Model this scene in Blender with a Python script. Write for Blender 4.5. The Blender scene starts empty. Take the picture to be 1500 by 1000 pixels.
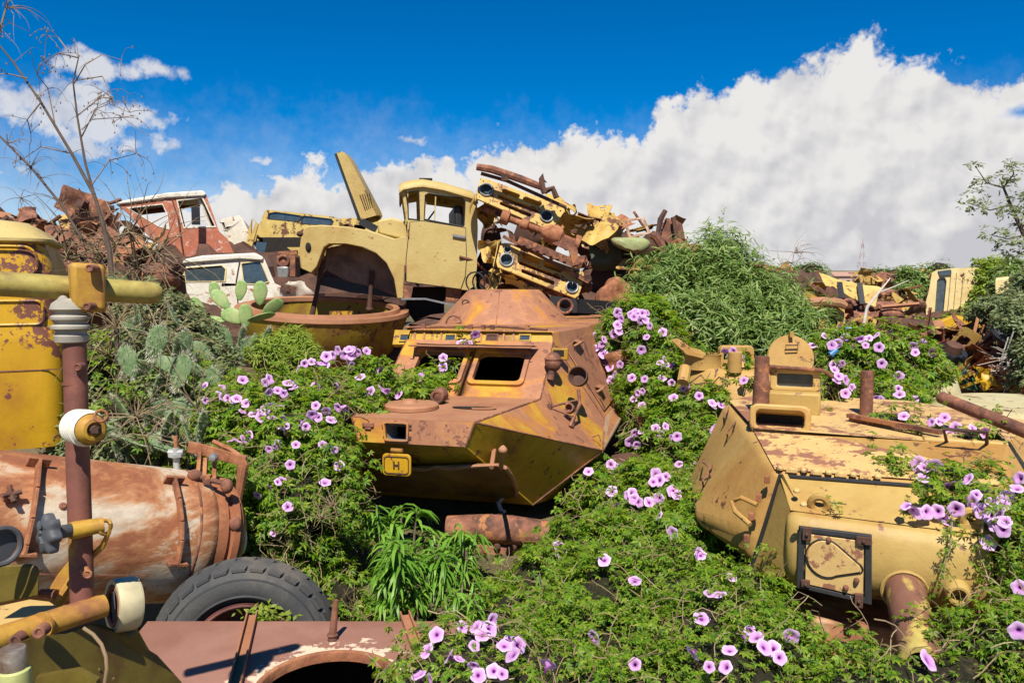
import bpy, math, random
import numpy as np
from mathutils import Matrix, Vector
from mathutils.bvhtree import BVHTree
from mathutils import noise as mnoise

# ---------------------------------------------------------------- camera, light, sky
SC = bpy.context.scene
COL = SC.collection
FPX = 1500*28/36
CAMZ = 3.4
PIT = math.atan(90/FPX)
FW = np.array([0, math.cos(PIT), -math.sin(PIT)])
UPV = np.array([0, math.sin(PIT), math.cos(PIT)])
RT = np.array([1.0, 0, 0])
CAM = np.array([0, 0, CAMZ])
cd = bpy.data.cameras.new('camera'); cam = bpy.data.objects.new('camera', cd); COL.objects.link(cam)
cam.location = CAM; cam.rotation_euler = (math.pi/2-PIT, 0, 0)
cd.lens = 28; cd.sensor_width = 36; cd.clip_end = 6000; cd.clip_start = 0.05
SC.camera = cam
SC.render.resolution_x = 1024; SC.render.resolution_y = 682
SC.view_settings.view_transform = 'Standard'; SC.view_settings.look = 'None'
SC.view_settings.exposure = 0.6; SC.view_settings.gamma = 1
SC.cycles.max_bounces = 6; SC.cycles.diffuse_bounces = 3; SC.cycles.glossy_bounces = 2
SC.cycles.transmission_bounces = 4; SC.cycles.transparent_max_bounces = 6
SC.cycles.caustics_reflective = False; SC.cycles.caustics_refractive = False
SUN = np.array([-0.04, -0.57, 0.82]); SUN = SUN/np.linalg.norm(SUN)
sd = bpy.data.lights.new('sun', 'SUN'); so = bpy.data.objects.new('sun', sd); COL.objects.link(so)
sd.energy = 4.8; sd.angle = math.radians(0.53); sd.color = (1, 0.95, 0.86)
so.rotation_euler = Vector(SUN).to_track_quat('Z', 'Y').to_euler()
so.location = (-2, -28, 42)

W = bpy.data.worlds.new('World'); SC.world = W; W.use_nodes = True
def build_sky():
    nt = W.node_tree; N = nt.nodes; L = nt.links; N.clear()
    def new(t, **k):
        n = N.new(t)
        for a, b in k.items(): setattr(n, a, b)
        return n
    def mt(op, a, b=None, c=None, clamp=False):
        n = new('ShaderNodeMath', operation=op, use_clamp=clamp)
        for i, v in enumerate((a, b, c)):
            if v is None: continue
            if isinstance(v, (int, float)): n.inputs[i].default_value = v
            else: L.new(v, n.inputs[i])
        return n.outputs[0]
    out = new('ShaderNodeOutputWorld'); bg = new('ShaderNodeBackground'); bg.inputs['Strength'].default_value = 0.08
    L.new(bg.outputs[0], out.inputs[0])
    sky = new('ShaderNodeTexSky', sky_type='NISHITA', sun_disc=False)
    sky.sun_elevation = math.asin(SUN[2]); sky.sun_rotation = math.atan2(SUN[0], SUN[1])
    sky.altitude = 2300; sky.air_density = 1.0; sky.dust_density = 0.3; sky.ozone_density = 3.0
    hs = new('ShaderNodeHueSaturation'); hs.inputs['Saturation'].default_value = 1.7; hs.inputs['Value'].default_value = 0.95
    hs.inputs['Hue'].default_value = 0.504
    L.new(sky.outputs[0], hs.inputs['Color'])
    tc = new('ShaderNodeTexCoord'); sx = new('ShaderNodeSeparateXYZ'); L.new(tc.outputs['Generated'], sx.inputs[0])
    az = mt('ARCTAN2', sx.outputs[0], sx.outputs[1]); el = mt('ARCSINE', sx.outputs[2])
    def ae(px, py):
        d = RT*(px-750)/FPX + UPV*(500-py)/FPX + FW; d /= np.linalg.norm(d)
        return math.atan2(d[0], d[1]), math.asin(d[2])
    def noise(scale, det, rough, off=(0, 0, 0), sc3=(1, 1, 1)):
        m = new('ShaderNodeMapping'); m.inputs['Location'].default_value = off; m.inputs['Scale'].default_value = sc3
        L.new(tc.outputs['Generated'], m.inputs[0])
        n = new('ShaderNodeTexNoise'); n.inputs['Scale'].default_value = scale; n.inputs['Detail'].default_value = det
        n.inputs['Roughness'].default_value = rough; L.new(m.outputs[0], n.inputs['Vector']); return n.outputs['Fac']
    # the tops of the big cumulus bank, as an outline of elevation over azimuth
    prof = [(-400, 300), (150, 330), (240, 290), (300, 275), (350, 252), (420, 248), (460, 240), (500, 252), (560, 236), (610, 226), (680, 228), (740, 205), (790, 212), (850, 195), (900, 200), (930, 203), (958, 168), (1000, 148), (1060, 142), (1100, 116), (1150, 98), (1200, 80), (1270, 64), (1330, 66), (1390, 82), (1440, 100), (1500, 96), (1700, 60), (2300, 200)]
    fc = new('ShaderNodeFloatCurve'); cv = fc.mapping.curves[0]
    A0, A1 = -1.2, 1.2; E1 = 0.6
    pts = [((ae(x, y)[0]-A0)/(A1-A0), ae(x, y)[1]/E1) for x, y in prof]
    cv.points[0].location = (0, 0.2); cv.points[1].location = (1, 0.25)
    for p in pts: cv.points.new(*p)
    for p in cv.points: p.handle_type = 'AUTO'
    fc.mapping.update()
    L.new(mt('MULTIPLY_ADD', az, 1/(A1-A0), -A0/(A1-A0), True), fc.inputs['Value'])
    top = mt('MULTIPLY', fc.outputs[0], E1)
    n1 = noise(8, 9, 0.55, (3.1, 0, 1.7)); n2 = noise(30, 9, 0.6, (0.3, 5, 2))
    n1s = noise(8, 4, 0.5, (3.1+0.02, 0.0, 1.7-0.025)); n1t = noise(8, 4, 0.5, (3.1, 0, 1.7)); n3 = noise(85, 6, 0.6, (2, 1, 4)); n2t = noise(26, 3, 0.5, (0.3, 5, 2)); n2s = noise(26, 3, 0.5, (0.306, 5, 1.99))
    nn = mt('ADD', mt('MULTIPLY', mt('SUBTRACT', n1, 0.5), 0.09), mt('ADD', mt('MULTIPLY', mt('SUBTRACT', n2, 0.5), 0.10), mt('MULTIPLY', mt('SUBTRACT', n3, 0.5), 0.035)))
    depth = mt('ADD', mt('SUBTRACT', top, el), nn)
    mr = new('ShaderNodeMapRange', interpolation_type='SMOOTHSTEP'); mr.inputs[1].default_value = -0.007; mr.inputs[2].default_value = 0.013
    L.new(depth, mr.inputs[0]); mask = mr.outputs[0]
    def ell(px, py, rx, ry):
        a, e = ae(px, py)
        da = mt('MULTIPLY', mt('SUBTRACT', az, a), FPX/rx); de = mt('MULTIPLY', mt('SUBTRACT', el, e), FPX/ry)
        return mt('SUBTRACT', 1.0, mt('SQRT', mt('ADD', mt('MULTIPLY', da, da), mt('MULTIPLY', de, de))))
    def blobs(lst):
        r = None
        for q in lst:
            b = ell(*q); r = b if r is None else mt('MAXIMUM', r, b)
        return r
    nb = mt('ADD', mt('MULTIPLY', mt('SUBTRACT', n1, 0.5), 3.2), mt('MULTIPLY', mt('SUBTRACT', n2, 0.5), 2.6))
    holes = blobs([(1500, 165, 45, 14)])
    hm = new('ShaderNodeMapRange', interpolation_type='SMOOTHSTEP'); hm.inputs[1].default_value = 0.0; hm.inputs[2].default_value = 1.1
    L.new(mt('ADD', holes, mt('MULTIPLY', nb, 0.7)), hm.inputs[0])
    mask = mt('MULTIPLY', mask, mt('SUBTRACT', 1.0, hm.outputs[0]))
    small = blobs([(70, 165, 110, 62), (10, 150, 50, 40), (145, 97, 75, 22), (235, 103, 42, 20), (600, 205, 50, 20), (205, 170, 60, 26), (235, 215, 75, 26), (375, 235, 60, 14), (30, 245, 60, 24), (105, 215, 60, 22), (-150, 150, 150, 60)])
    sm = new('ShaderNodeMapRange', interpolation_type='SMOOTHSTEP'); sm.inputs[1].default_value = 0.12; sm.inputs[2].default_value = 0.75
    L.new(mt('ADD', small, nb), sm.inputs[0])
    sm2 = mt('MULTIPLY', sm.outputs[0], 0.8)
    # thin veil low on the left
    veil = new('ShaderNodeMapRange', interpolation_type='SMOOTHSTEP'); veil.inputs[1].default_value = 0.22; veil.inputs[2].default_value = 0.0
    L.new(mt('ADD', el, mt('MULTIPLY', nn, 1.2)), veil.inputs[0])
    allm = mt('MAXIMUM', mt('MAXIMUM', mask, sm2), mt('MULTIPLY', veil.outputs[0], 0.55))
    # cloud tone: bright tops, greyer towards the base, billows lit from the sun side
    lit = mt('ADD', mt('MULTIPLY', mt('SUBTRACT', n1t, n1s), 3.2), mt('MULTIPLY', mt('SUBTRACT', n2t, n2s), 1.5))
    tone = mt('ADD', mt('ADD', 0.56, lit), mt('MULTIPLY', mt('SUBTRACT', n2, 0.5), 0.3))
    bt = new('ShaderNodeMapRange', interpolation_type='SMOOTHSTEP'); bt.inputs[1].default_value = 0.02; bt.inputs[2].default_value = 0.22; bt.inputs[3].default_value = 0.22; bt.inputs[4].default_value = -0.2
    L.new(depth, bt.inputs[0])
    tone = mt('ADD', tone, bt.outputs[0], None, True)
    cr = new('ShaderNodeValToRGB'); L.new(tone, cr.inputs[0])
    el_ = cr.color_ramp.elements; el_[0].position = 0.1; el_[0].color = (4.75, 4.75, 5.05, 1); el_[1].position = 0.85; el_[1].color = (6.9, 6.75, 6.6, 1)
    mx = new('ShaderNodeMix', data_type='RGBA'); L.new(allm, mx.inputs[0]); L.new(hs.outputs[0], mx.inputs[6]); L.new(cr.outputs[0], mx.inputs[7])
    L.new(mx.outputs[2], bg.inputs['Color'])
build_sky()

# ---------------------------------------------------------------- geometry helpers
def ray(px, py): return RT*(px-750)/FPX + UPV*(500-py)/FPX + FW
def P(px, py, d): return CAM + ray(px, py)*d
def nrm(v):
    v = np.asarray(v, float); l = np.linalg.norm(v); return v/l if l > 1e-9 else v
def rot(axis, a):
    return np.array(Matrix.Rotation(a, 3, Vector(axis)))
class Fr:
    """a thing's own frame: u to the right, v away from the camera, w up"""
    def __init__(s, o, yaw=0):
        s.o = np.array(o, float); c, n = math.cos(yaw), math.sin(yaw); s.yaw = yaw
        s.A = np.array([[c, -n, 0], [n, c, 0], [0, 0, 1.0]])
    def pick(s, px, py, ax, val):
        o = s.A@(CAM-s.o); d = s.A@ray(px, py); return o+d*((val-o[ax])/d[ax])
    def w(s, q): return s.A.T@np.asarray(q, float)+s.o
def frame_from(d, hint=(0, 0, 1)):
    d = nrm(d); h = np.array(hint, float)
    if abs(d@h) > 0.95: h = np.array([1.0, 0, 0])
    a = nrm(np.cross(h, d)); b = np.cross(d, a); return a, b
class M:
    def __init__(s): s.V = []; s.F = []
    def add(s, v, f):
        k = len(s.V); s.V += [tuple(map(float, p)) for p in v]; s.F += [tuple(i+k for i in q) for q in f]; return s
    def box(s, c, sz, R=None):
        c = np.array(c, float); h = np.array(sz, float)/2
        v = [np.array([x, y, z])*h for x in (-1, 1) for y in (-1, 1) for z in (-1, 1)]
        if R is not None: v = [R@p for p in v]
        return s.add([c+p for p in v], [(0, 1, 3, 2), (4, 6, 7, 5), (0, 4, 5, 1), (2, 3, 7, 6), (0, 2, 6, 4), (1, 5, 7, 3)])
    def bar(s, p0, p1, a, b, hint=(0, 0, 1)):
        p0 = np.array(p0, float); p1 = np.array(p1, float); d = p1-p0; L = np.linalg.norm(d)
        x, y = frame_from(d, hint); return s.box((p0+p1)/2, (a, b, L), np.stack([x, y, d/L], 1))
    def cyl(s, p0, p1, r0, r1=None, n=16, caps=True):
        if r1 is None: r1 = r0
        p0 = np.array(p0, float); p1 = np.array(p1, float)
        return s.lathe(p0, p1-p0, [(0, r0), (1, r1)], n, caps, True)
    def lathe(s, o, axis, prof, n=20, caps=False, rel=False, hint=(0, 0, 1)):
        o = np.array(o, float); ax = np.array(axis, float); L = np.linalg.norm(ax); d = ax/L
        if not rel: L = 1.0
        x, y = frame_from(d, hint); v = []; f = []
        for t, r in prof:
            for i in range(n):
                a = 2*math.pi*i/n; v.append(o+d*t*L+(x*math.cos(a)+y*math.sin(a))*r)
        for k in range(len(prof)-1):
            for i in range(n):
                j = (i+1) % n; f.append((k*n+i, k*n+j, k*n+n+j, k*n+n+i))
        if caps:
            f.append(tuple(range(n))[::-1]); f.append(tuple(range((len(prof)-1)*n, len(prof)*n)))
        return s.add(v, f)
    def tube(s, pts, r, n=8, caps=True, closed=False):
        pts = [np.array(p, float) for p in pts]; m = len(pts)
        rs = r if hasattr(r, '__len__') else [r]*m
        v = []; f = []; x = None
        for i in range(m):
            a = pts[(i-1) % m] if closed or i > 0 else pts[i]; b = pts[(i+1) % m] if closed or i < m-1 else pts[i]
            d = nrm(b-a)
            if x is None: x, y = frame_from(d)
            else: x = nrm(x-d*(x@d)); y = np.cross(d, x)
            for k in range(n):
                t = 2*math.pi*k/n; v.append(pts[i]+(x*math.cos(t)+y*math.sin(t))*rs[i])
        for i in range(m if closed else m-1):
            j = (i+1) % m
            for k in range(n):
                q = (k+1) % n; f.append((i*n+k, i*n+q, j*n+q, j*n+k))
        if caps and not closed: f.append(tuple(range(n))[::-1]); f.append(tuple(range((m-1)*n, m*n)))
        return s.add(v, f)
    def torus(s, o, axis, R, r, n=28, m=8, arc=1.0):
        x, y = frame_from(axis); o = np.array(o, float); k = n if arc >= 1 else n+1
        pts = [o+(x*math.cos(2*math.pi*arc*i/n)+y*math.sin(2*math.pi*arc*i/n))*R for i in range(k)]
        return s.tube(pts, r, m, True, arc >= 1)
    def prism(s, poly, vec):
        poly = [np.array(p, float) for p in poly]; n = len(poly); vec = np.array(vec, float)
        f = [tuple(range(n)), tuple(range(2*n-1, n-1, -1))]+[(i, i+n, (i+1) % n+n, (i+1) % n) for i in range(n)]
        return s.add(poly+[p+vec for p in poly], f)
    def ringplate(s, outer, inner, vec):
        """a plate with a hole: outer and inner loops of the same length, thickness vec"""
        n = len(outer); vec = np.array(vec, float); o = [np.array(p, float) for p in outer]; q = [np.array(p, float) for p in inner]
        v = o+q+[p+vec for p in o]+[p+vec for p in q]; f = []
        for i in range(n):
            j = (i+1) % n
            f += [(i, j, n+j, n+i), (2*n+i, 3*n+i, 3*n+j, 2*n+j), (i, 2*n+i, 2*n+j, j), (n+i, n+j, 3*n+j, 3*n+i)]
        return s.add(v, f)
    def loft(s, rings, c0=False, c1=False):
        n = len(rings[0]); v = [p for r in rings for p in r]; f = []
        for k in range(len(rings)-1):
            for i in range(n):
                j = (i+1) % n; f.append((k*n+i, k*n+j, k*n+n+j, k*n+n+i))
        if c0: f.append(tuple(range(n))[::-1])
        if c1: f.append(tuple(range((len(rings)-1)*n, len(rings)*n)))
        return s.add(v, f)
    def sheet(s, a, b, c, d, nx=8, ny=6, amp=0.02, fr=3.0, th=0.006, seed=0.0):
        """a (crumpled) sheet over the corners a b c d"""
        a, b, c, d = [np.array(p, float) for p in (a, b, c, d)]; nn = nrm(np.cross(b-a, d-a)); g = []
        for j in range(ny+1):
            for i in range(nx+1):
                u, w = i/nx, j/ny; p = (a*(1-u)+b*u)*(1-w)+(d*(1-u)+c*u)*w
                q = Vector(p*fr+seed); p = p+nn*amp*(mnoise.noise(q)*1.6)+amp*0.5*np.array(mnoise.noise_vector(q*1.7)); g.append(p)
        k = len(g); v = g+[p-nn*th for p in g]; f = []; W_ = nx+1
        for j in range(ny):
            for i in range(nx):
                q = (j*W_+i, j*W_+i+1, (j+1)*W_+i+1, (j+1)*W_+i); f.append(q); f.append(tuple(x+k for x in q[::-1]))
        edge = [i for i in range(W_)]+[j*W_+nx for j in range(1, ny+1)]+[ny*W_+i for i in range(nx-1, -1, -1)]+[j*W_ for j in range(ny-1, 0, -1)]
        for i in range(len(edge)):
            p, q = edge[i], edge[(i+1) % len(edge)]; f.append((q, p, p+k, q+k))
        return s.add(v, f)
    def ell(s, c, rad, R=None, nu=18, nv=10, amp=0, fr=2.0):
        c = np.array(c, float); rad = np.array(rad, float); v = []; f = []
        for j in range(nv+1):
            t = math.pi*j/nv
            for i in range(nu):
                a = 2*math.pi*i/nu; p = np.array([math.sin(t)*math.cos(a), math.sin(t)*math.sin(a), math.cos(t)])
                k = 1.0
                if amp: k += amp*mnoise.noise(Vector((c+p*rad)*fr))
                q = p*rad*k
                if R is not None: q = R@q
                v.append(c+q)
        for j in range(nv):
            for i in range(nu):
                k = (i+1) % nu; f.append((j*nu+i, (j+1)*nu+i, (j+1)*nu+k, j*nu+k))
        return s.add(v, f)
    def xf(s, R, o=(0, 0, 0)):
        A = np.array(s.V)@np.array(R).T+np.array(o); s.V = [tuple(p) for p in A]; return s
    def mesh(s, name, off=None):
        me = bpy.data.meshes.new(name)
        V = s.V if off is None else [tuple(np.array(p)-off) for p in s.V]
        me.from_pydata(V, [], s.F); me.validate(); return me
def smooth(me, ang=35):
    me.polygons.foreach_set('use_smooth', [True]*len(me.polygons))
    me.set_sharp_from_angle(angle=math.radians(ang))
def recalc(me):
    import bmesh
    bm = bmesh.new(); bm.from_mesh(me); bmesh.ops.remove_doubles(bm, verts=bm.verts, dist=1e-5)
    bmesh.ops.recalc_face_normals(bm, faces=bm.faces); bm.to_mesh(me); bm.free()
def tag(o, label=None, cat=None, group=None, kind=None):
    if label: o['label'] = label
    if cat: o['category'] = cat
    if group: o['group'] = group
    if kind: o['kind'] = kind
    return o
class T:
    """a thing: an Empty at its base that parents its parts. world=True: part shapes come in world coordinates"""
    def __init__(s, name, label, cat, loc=(0, 0, 0), yaw=0, group=None, world=True):
        s.o = bpy.data.objects.new(name, None); COL.objects.link(s.o); s.o.empty_display_size = 0.1
        s.loc = np.array(loc, float); s.o.location = s.loc; s.o.rotation_euler = (0, 0, yaw); s.world = world
        tag(s.o, label, cat, group)
    def part(s, name, m, mat, parent=None, bevel=0, seg=2, ang=35, label=None, kind=None, sub=0):
        me = m.mesh(name, s.loc if s.world else None); recalc(me); smooth(me, ang); me.materials.append(mat)
        o = bpy.data.objects.new(name, me); COL.objects.link(o); o.parent = parent or s.o
        if label: o['label'] = label
        if kind: o['kind'] = kind
        mods(o, bevel, seg, sub); return o
def mods(o, bevel=0, seg=2, sub=0):
    if bevel:
        b = o.modifiers.new('bevel', 'BEVEL'); b.width = bevel; b.segments = seg; b.limit_method = 'ANGLE'; b.angle_limit = math.radians(30)
        b.harden_normals = False
    if sub:
        b = o.modifiers.new('sub', 'SUBSURF'); b.levels = sub; b.render_levels = sub
def single(name, m, mat, label, cat, group=None, kind=None, bevel=0, seg=2, ang=35, loc=None, sub=0):
    """a thing that is one mesh"""
    loc = np.array(m.V).mean(0) if loc is None else np.array(loc, float)
    me = m.mesh(name, loc); recalc(me); smooth(me, ang); me.materials.append(mat)
    o = bpy.data.objects.new(name, me); o.location = loc; COL.objects.link(o); tag(o, label, cat, group, kind); mods(o, bevel, seg, sub)
    return o
def dup(root, loc=None, mw=None, label=None, group=None):
    r = root.copy(); COL.objects.link(r)
    if mw is not None: r.matrix_world = mw
    elif loc is not None: r.location = loc
    if label: r['label'] = label
    if group: r['group'] = group
    for ch in list(root.children):
        c = ch.copy(); COL.objects.link(c); c.parent = r
        for g in list(ch.children):
            d = g.copy(); COL.objects.link(d); d.parent = c
    return r
def rrect(cx, cy, w, h, r, k=4):
    """a rounded rectangle as 2D points"""
    out = []
    for sx, sy, a0 in ((1, 1, 0), (-1, 1, 90), (-1, -1, 180), (1, -1, 270)):
        for i in range(k+1):
            a = math.radians(a0+90*i/k); out.append((cx+sx*(w/2-r)+r*math.cos(a), cy+sy*(h/2-r)+r*math.sin(a)))
    return out
def quadmap(q, uv):
    """a point inside the quad q = (bl, br, tr, tl)"""
    u, w = uv; a, b, c, d = [np.array(p, float) for p in q]
    return (a*(1-u)+b*u)*(1-w)+(d*(1-u)+c*u)*w
def qnormal(q):
    a, b, c, d = [np.array(p, float) for p in q]; return nrm(np.cross(b-a, d-a))
def holed(m, q, hole, r=0.25, th=0.02, k=4):
    """a quad plate q with a rounded hole (u0,w0,u1,w1); th goes against the normal"""
    u0, w0, u1, w1 = hole; inner = rrect(0.5, 0.5, 1, 1, r, k)
    inn = [quadmap(q, (u0+(u1-u0)*a, w0+(w1-w0)*b)) for a, b in inner]
    out = []
    for a, b in inner:
        x, y = a-0.5, b-0.5; s_ = 0.5/max(abs(x), abs(y)); out.append(quadmap(q, (0.5+x*s_, 0.5+y*s_)))
    # put the true corners on the outer loop
    for c, t in ((2, (1, 1)), (k+1+2, (0, 1)), (2*k+2+2, (0, 0)), (3*k+3+2, (1, 0))): out[c] = quadmap(q, t)
    m.ringplate(out, inn, -qnormal(q)*th); return inn
def bolt(m, p, n, r, h=None):
    p = np.array(p, float); n = nrm(n); h = h or r*0.8
    m.lathe(p-n*0.004, n, [(0, r*1.05), (h*0.6, r), (h, r*0.6), (h*1.02, 0.001)], 8)

# ---------------------------------------------------------------- materials
def C4(c): return (c[0], c[1], c[2], 1)
MATS = {}
def rusty(name, stops, scale=2.0, amount=0.5, rough=0.65, bump=0.25, chips=0.0, chipcol=(0.13, 0.055, 0.03), spread=0.25, stretch=(1, 1, 1), var=0.25, metallic=0.0, detail=8.0, grain=30, bdist=0.01):
    """weathered paint over rust: stops = colours from sound paint to bare rust, mixed by noise; chips = small worn spots"""
    m = bpy.data.materials.new(name); m.use_nodes = True; nt = m.node_tree; N = nt.nodes; L = nt.links
    b = N['Principled BSDF']; b.inputs['Roughness'].default_value = rough; b.inputs['Metallic'].default_value = metallic
    b.inputs['Specular IOR Level'].default_value = 0.3
    tc = N.new('ShaderNodeTexCoord'); mp = N.new('ShaderNodeMapping'); rnd = random.Random(name)
    mp.inputs['Location'].default_value = [rnd.uniform(-9, 9) for _ in range(3)]; mp.inputs['Scale'].default_value = stretch
    L.new(tc.outputs['Object'], mp.inputs[0])
    def noise(sc, det, ro=0.6, dist=0.0):
        n = N.new('ShaderNodeTexNoise'); n.inputs['Scale'].default_value = sc; n.inputs['Detail'].default_value = det
        n.inputs['Roughness'].default_value = ro; n.inputs['Distortion'].default_value = dist; L.new(mp.outputs[0], n.inputs['Vector']); return n.outputs['Fac']
    def mix(f, a, c, bt='MIX'):
        x = N.new('ShaderNodeMix'); x.data_type = 'RGBA'; x.blend_type = bt
        if isinstance(f, (int, float)): x.inputs[0].default_value = f
        else: L.new(f, x.inputs[0])
        for i, q in ((6, a), (7, c)):
            if isinstance(q, tuple): x.inputs[i].default_value = q
            else: L.new(q, x.inputs[i])
        return x.outputs[2]
    big = noise(scale, detail, 0.62, 0.4)
    cr = N.new('ShaderNodeValToRGB'); L.new(big, cr.inputs[0]); e = cr.color_ramp.elements
    c0 = 0.5+(0.5-amount)*0.55; k = len(stops)
    while len(e) < k: e.new(0.5)
    for i, cl in enumerate(stops):
        e[i].position = min(0.99, max(0.01, c0+spread*((i/(k-1) if k > 1 else 0)-0.5))); e[i].color = C4(cl)
    col = cr.outputs[0]
    fine = noise(grain, 6, 0.7)
    vr = N.new('ShaderNodeMapRange'); vr.inputs[1].default_value = 0.3; vr.inputs[2].default_value = 0.7; vr.inputs[3].default_value = 1-var; vr.inputs[4].default_value = 1+var*0.6
    mid = noise(scale*4+1, 5)
    ad = N.new('ShaderNodeMath'); ad.operation = 'MULTIPLY_ADD'; L.new(fine, ad.inputs[0]); ad.inputs[1].default_value = 0.5
    md = N.new('ShaderNodeMath'); md.operation = 'MULTIPLY'; L.new(mid, md.inputs[0]); md.inputs[1].default_value = 0.5; L.new(md.outputs[0], ad.inputs[2])
    L.new(ad.outputs[0], vr.inputs[0])
    cb = N.new('ShaderNodeCombineColor'); [L.new(vr.outputs[0], cb.inputs[i]) for i in range(3)]
    col = mix(1.0, col, cb.outputs[0], 'MULTIPLY')
    if chips:
        ch = noise(9, 9, 0.72); lo = noise(1.7, 3); sm = N.new('ShaderNodeMath'); sm.operation = 'MULTIPLY_ADD'; L.new(lo, sm.inputs[0]); sm.inputs[1].default_value = 0.6; L.new(ch, sm.inputs[2])
        st = N.new('ShaderNodeMapRange'); st.inputs[1].default_value = 0.98-chips*0.3; st.inputs[2].default_value = 1.0-chips*0.3; L.new(sm.outputs[0], st.inputs[0])
        col = mix(st.outputs[0], col, C4(chipcol))
    L.new(col, b.inputs['Base Color'])
    rr = N.new('ShaderNodeMapRange'); rr.inputs[3].default_value = max(0.2, rough-0.15); rr.inputs[4].default_value = min(1, rough+0.2); L.new(mid, rr.inputs[0]); L.new(rr.outputs[0], b.inputs['Roughness'])
    bp = N.new('ShaderNodeBump'); bp.inputs['Strength'].default_value = bump; bp.inputs['Distance'].default_value = bdist
    hs = N.new('ShaderNodeMath'); hs.operation = 'ADD'; L.new(fine, hs.inputs[0]); L.new(big, hs.inputs[1]); L.new(hs.outputs[0], bp.inputs['Height']); L.new(bp.outputs[0], b.inputs['Normal'])
    MATS[name] = m; return m
def plain(name, c, rough=0.6, metal=0.0, spec=0.4, trans=0.0):
    m = bpy.data.materials.new(name); m.use_nodes = True; b = m.node_tree.nodes['Principled BSDF']
    N = m.node_tree.nodes; L = m.node_tree.links
    tc = N.new('ShaderNodeTexCoord'); n = N.new('ShaderNodeTexNoise'); n.inputs['Scale'].default_value = 14; n.inputs['Detail'].default_value = 6; L.new(tc.outputs['Object'], n.inputs['Vector'])
    r = N.new('ShaderNodeValToRGB'); L.new(n.outputs['Fac'], r.inputs[0]); e = r.color_ramp.elements
    e[0].position = 0.3; e[0].color = C4([x*0.72 for x in c]); e[1].position = 0.7; e[1].color = C4([min(1, x*1.15) for x in c])
    L.new(r.outputs[0], b.inputs['Base Color']); b.inputs['Roughness'].default_value = rough; b.inputs['Metallic'].default_value = metal; b.inputs['Specular IOR Level'].default_value = spec
    MATS[name] = m; return m
def leafmat(name, cols, transl=0.35, rough=0.55, attr=None):
    m = bpy.data.materials.new(name); m.use_nodes = True; nt = m.node_tree; N = nt.nodes; L = nt.links; N.clear()
    out = N.new('ShaderNodeOutputMaterial'); g = N.new('ShaderNodeNewGeometry'); cr = N.new('ShaderNodeValToRGB'); e = cr.color_ramp.elements
    while len(e) < len(cols): e.new(0.5)
    for i, c in enumerate(cols): e[i].position = i/(len(cols)-1); e[i].color = C4(c)
    L.new(g.outputs['Random Per Island'], cr.inputs[0])
    col = cr.outputs[0]
    b = N.new('ShaderNodeBsdfPrincipled'); b.inputs['Roughness'].default_value = rough; b.inputs['Specular IOR Level'].default_value = 0.35; L.new(col, b.inputs['Base Color'])
    t = N.new('ShaderNodeBsdfTranslucent'); h = N.new('ShaderNodeHueSaturation'); h.inputs['Hue'].default_value = 0.48; h.inputs['Value'].default_value = 1.5; h.inputs['Saturation'].default_value = 1.1
    L.new(col, h.inputs['Color']); L.new(h.outputs[0], t.inputs[0])
    x = N.new('ShaderNodeMixShader'); x.inputs[0].default_value = transl; L.new(b.outputs[0], x.inputs[1]); L.new(t.outputs[0], x.inputs[2]); L.new(x.outputs[0], out.inputs[0])
    MATS[name] = m; return m

YEL = (0.46, 0.27, 0.03); OCH = (0.46, 0.21, 0.05); BRN = (0.29, 0.125, 0.07); DBR = (0.15, 0.06, 0.035)
m_carrier = rusty('carrier_rust', [YEL, (0.47, 0.23, 0.03), (0.42, 0.17, 0.045), (0.39, 0.18, 0.085), (0.33, 0.145, 0.075)], 1.7, 0.61, 0.6, 0.2, spread=0.17, var=0.22, chips=0.16, chipcol=(0.17, 0.07, 0.045))
m_carrier_y = rusty('carrier_yellow', [(0.48, 0.30, 0.02), (0.42, 0.235, 0.02), (0.22, 0.09, 0.03)], 2.2, 0.38, 0.5, 0.2, chips=0.25, spread=0.3)
m_browntop = rusty('brown_steel', [(0.40, 0.195, 0.105), (0.35, 0.16, 0.08), (0.29, 0.12, 0.06)], 2.2, 0.5, 0.65, 0.15, spread=0.4, var=0.12)
m_sand = rusty('sand_paint', [(0.53, 0.35, 0.12), (0.50, 0.32, 0.10), (0.48, 0.25, 0.08)], 1.6, 0.45, 0.5, 0.12, chips=0.24, chipcol=(0.22, 0.10, 0.05), var=0.1)
m_sandworn = rusty('sand_paint_worn', [(0.56, 0.37, 0.14), (0.53, 0.33, 0.12), (0.40, 0.19, 0.09)], 2.2, 0.36, 0.55, 0.15, chips=0.5, chipcol=(0.27, 0.12, 0.07), spread=0.12, var=0.12)
m_orange = rusty('ochre_paint', [(0.44, 0.275, 0.085), (0.42, 0.245, 0.07), (0.37, 0.19, 0.05)], 1.2, 0.5, 0.55, 0.4, chips=0.22, var=0.15, grain=22)
m_olive = rusty('olive_yellow', [(0.43, 0.29, 0.09), (0.40, 0.26, 0.075), (0.36, 0.20, 0.055)], 1.3, 0.4, 0.5, 0.35, chips=0.24, grain=22, chipcol=(0.20, 0.09, 0.05), var=0.1)
m_truck = rusty('mustard_paint', [(0.50, 0.38, 0.145), (0.465, 0.335, 0.115), (0.40, 0.25, 0.08)], 1.1, 0.42, 0.5, 0.25, chips=0.08, bdist=0.03, chipcol=(0.25, 0.11, 0.05), var=0.09)
m_yellow = rusty('bright_yellow_paint', [(0.52, 0.29, 0.012), (0.47, 0.25, 0.012), (0.40, 0.18, 0.02)], 1.0, 0.35, 0.42, 0.12, chips=0.34, chipcol=(0.16, 0.06, 0.04), var=0.14)
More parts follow.
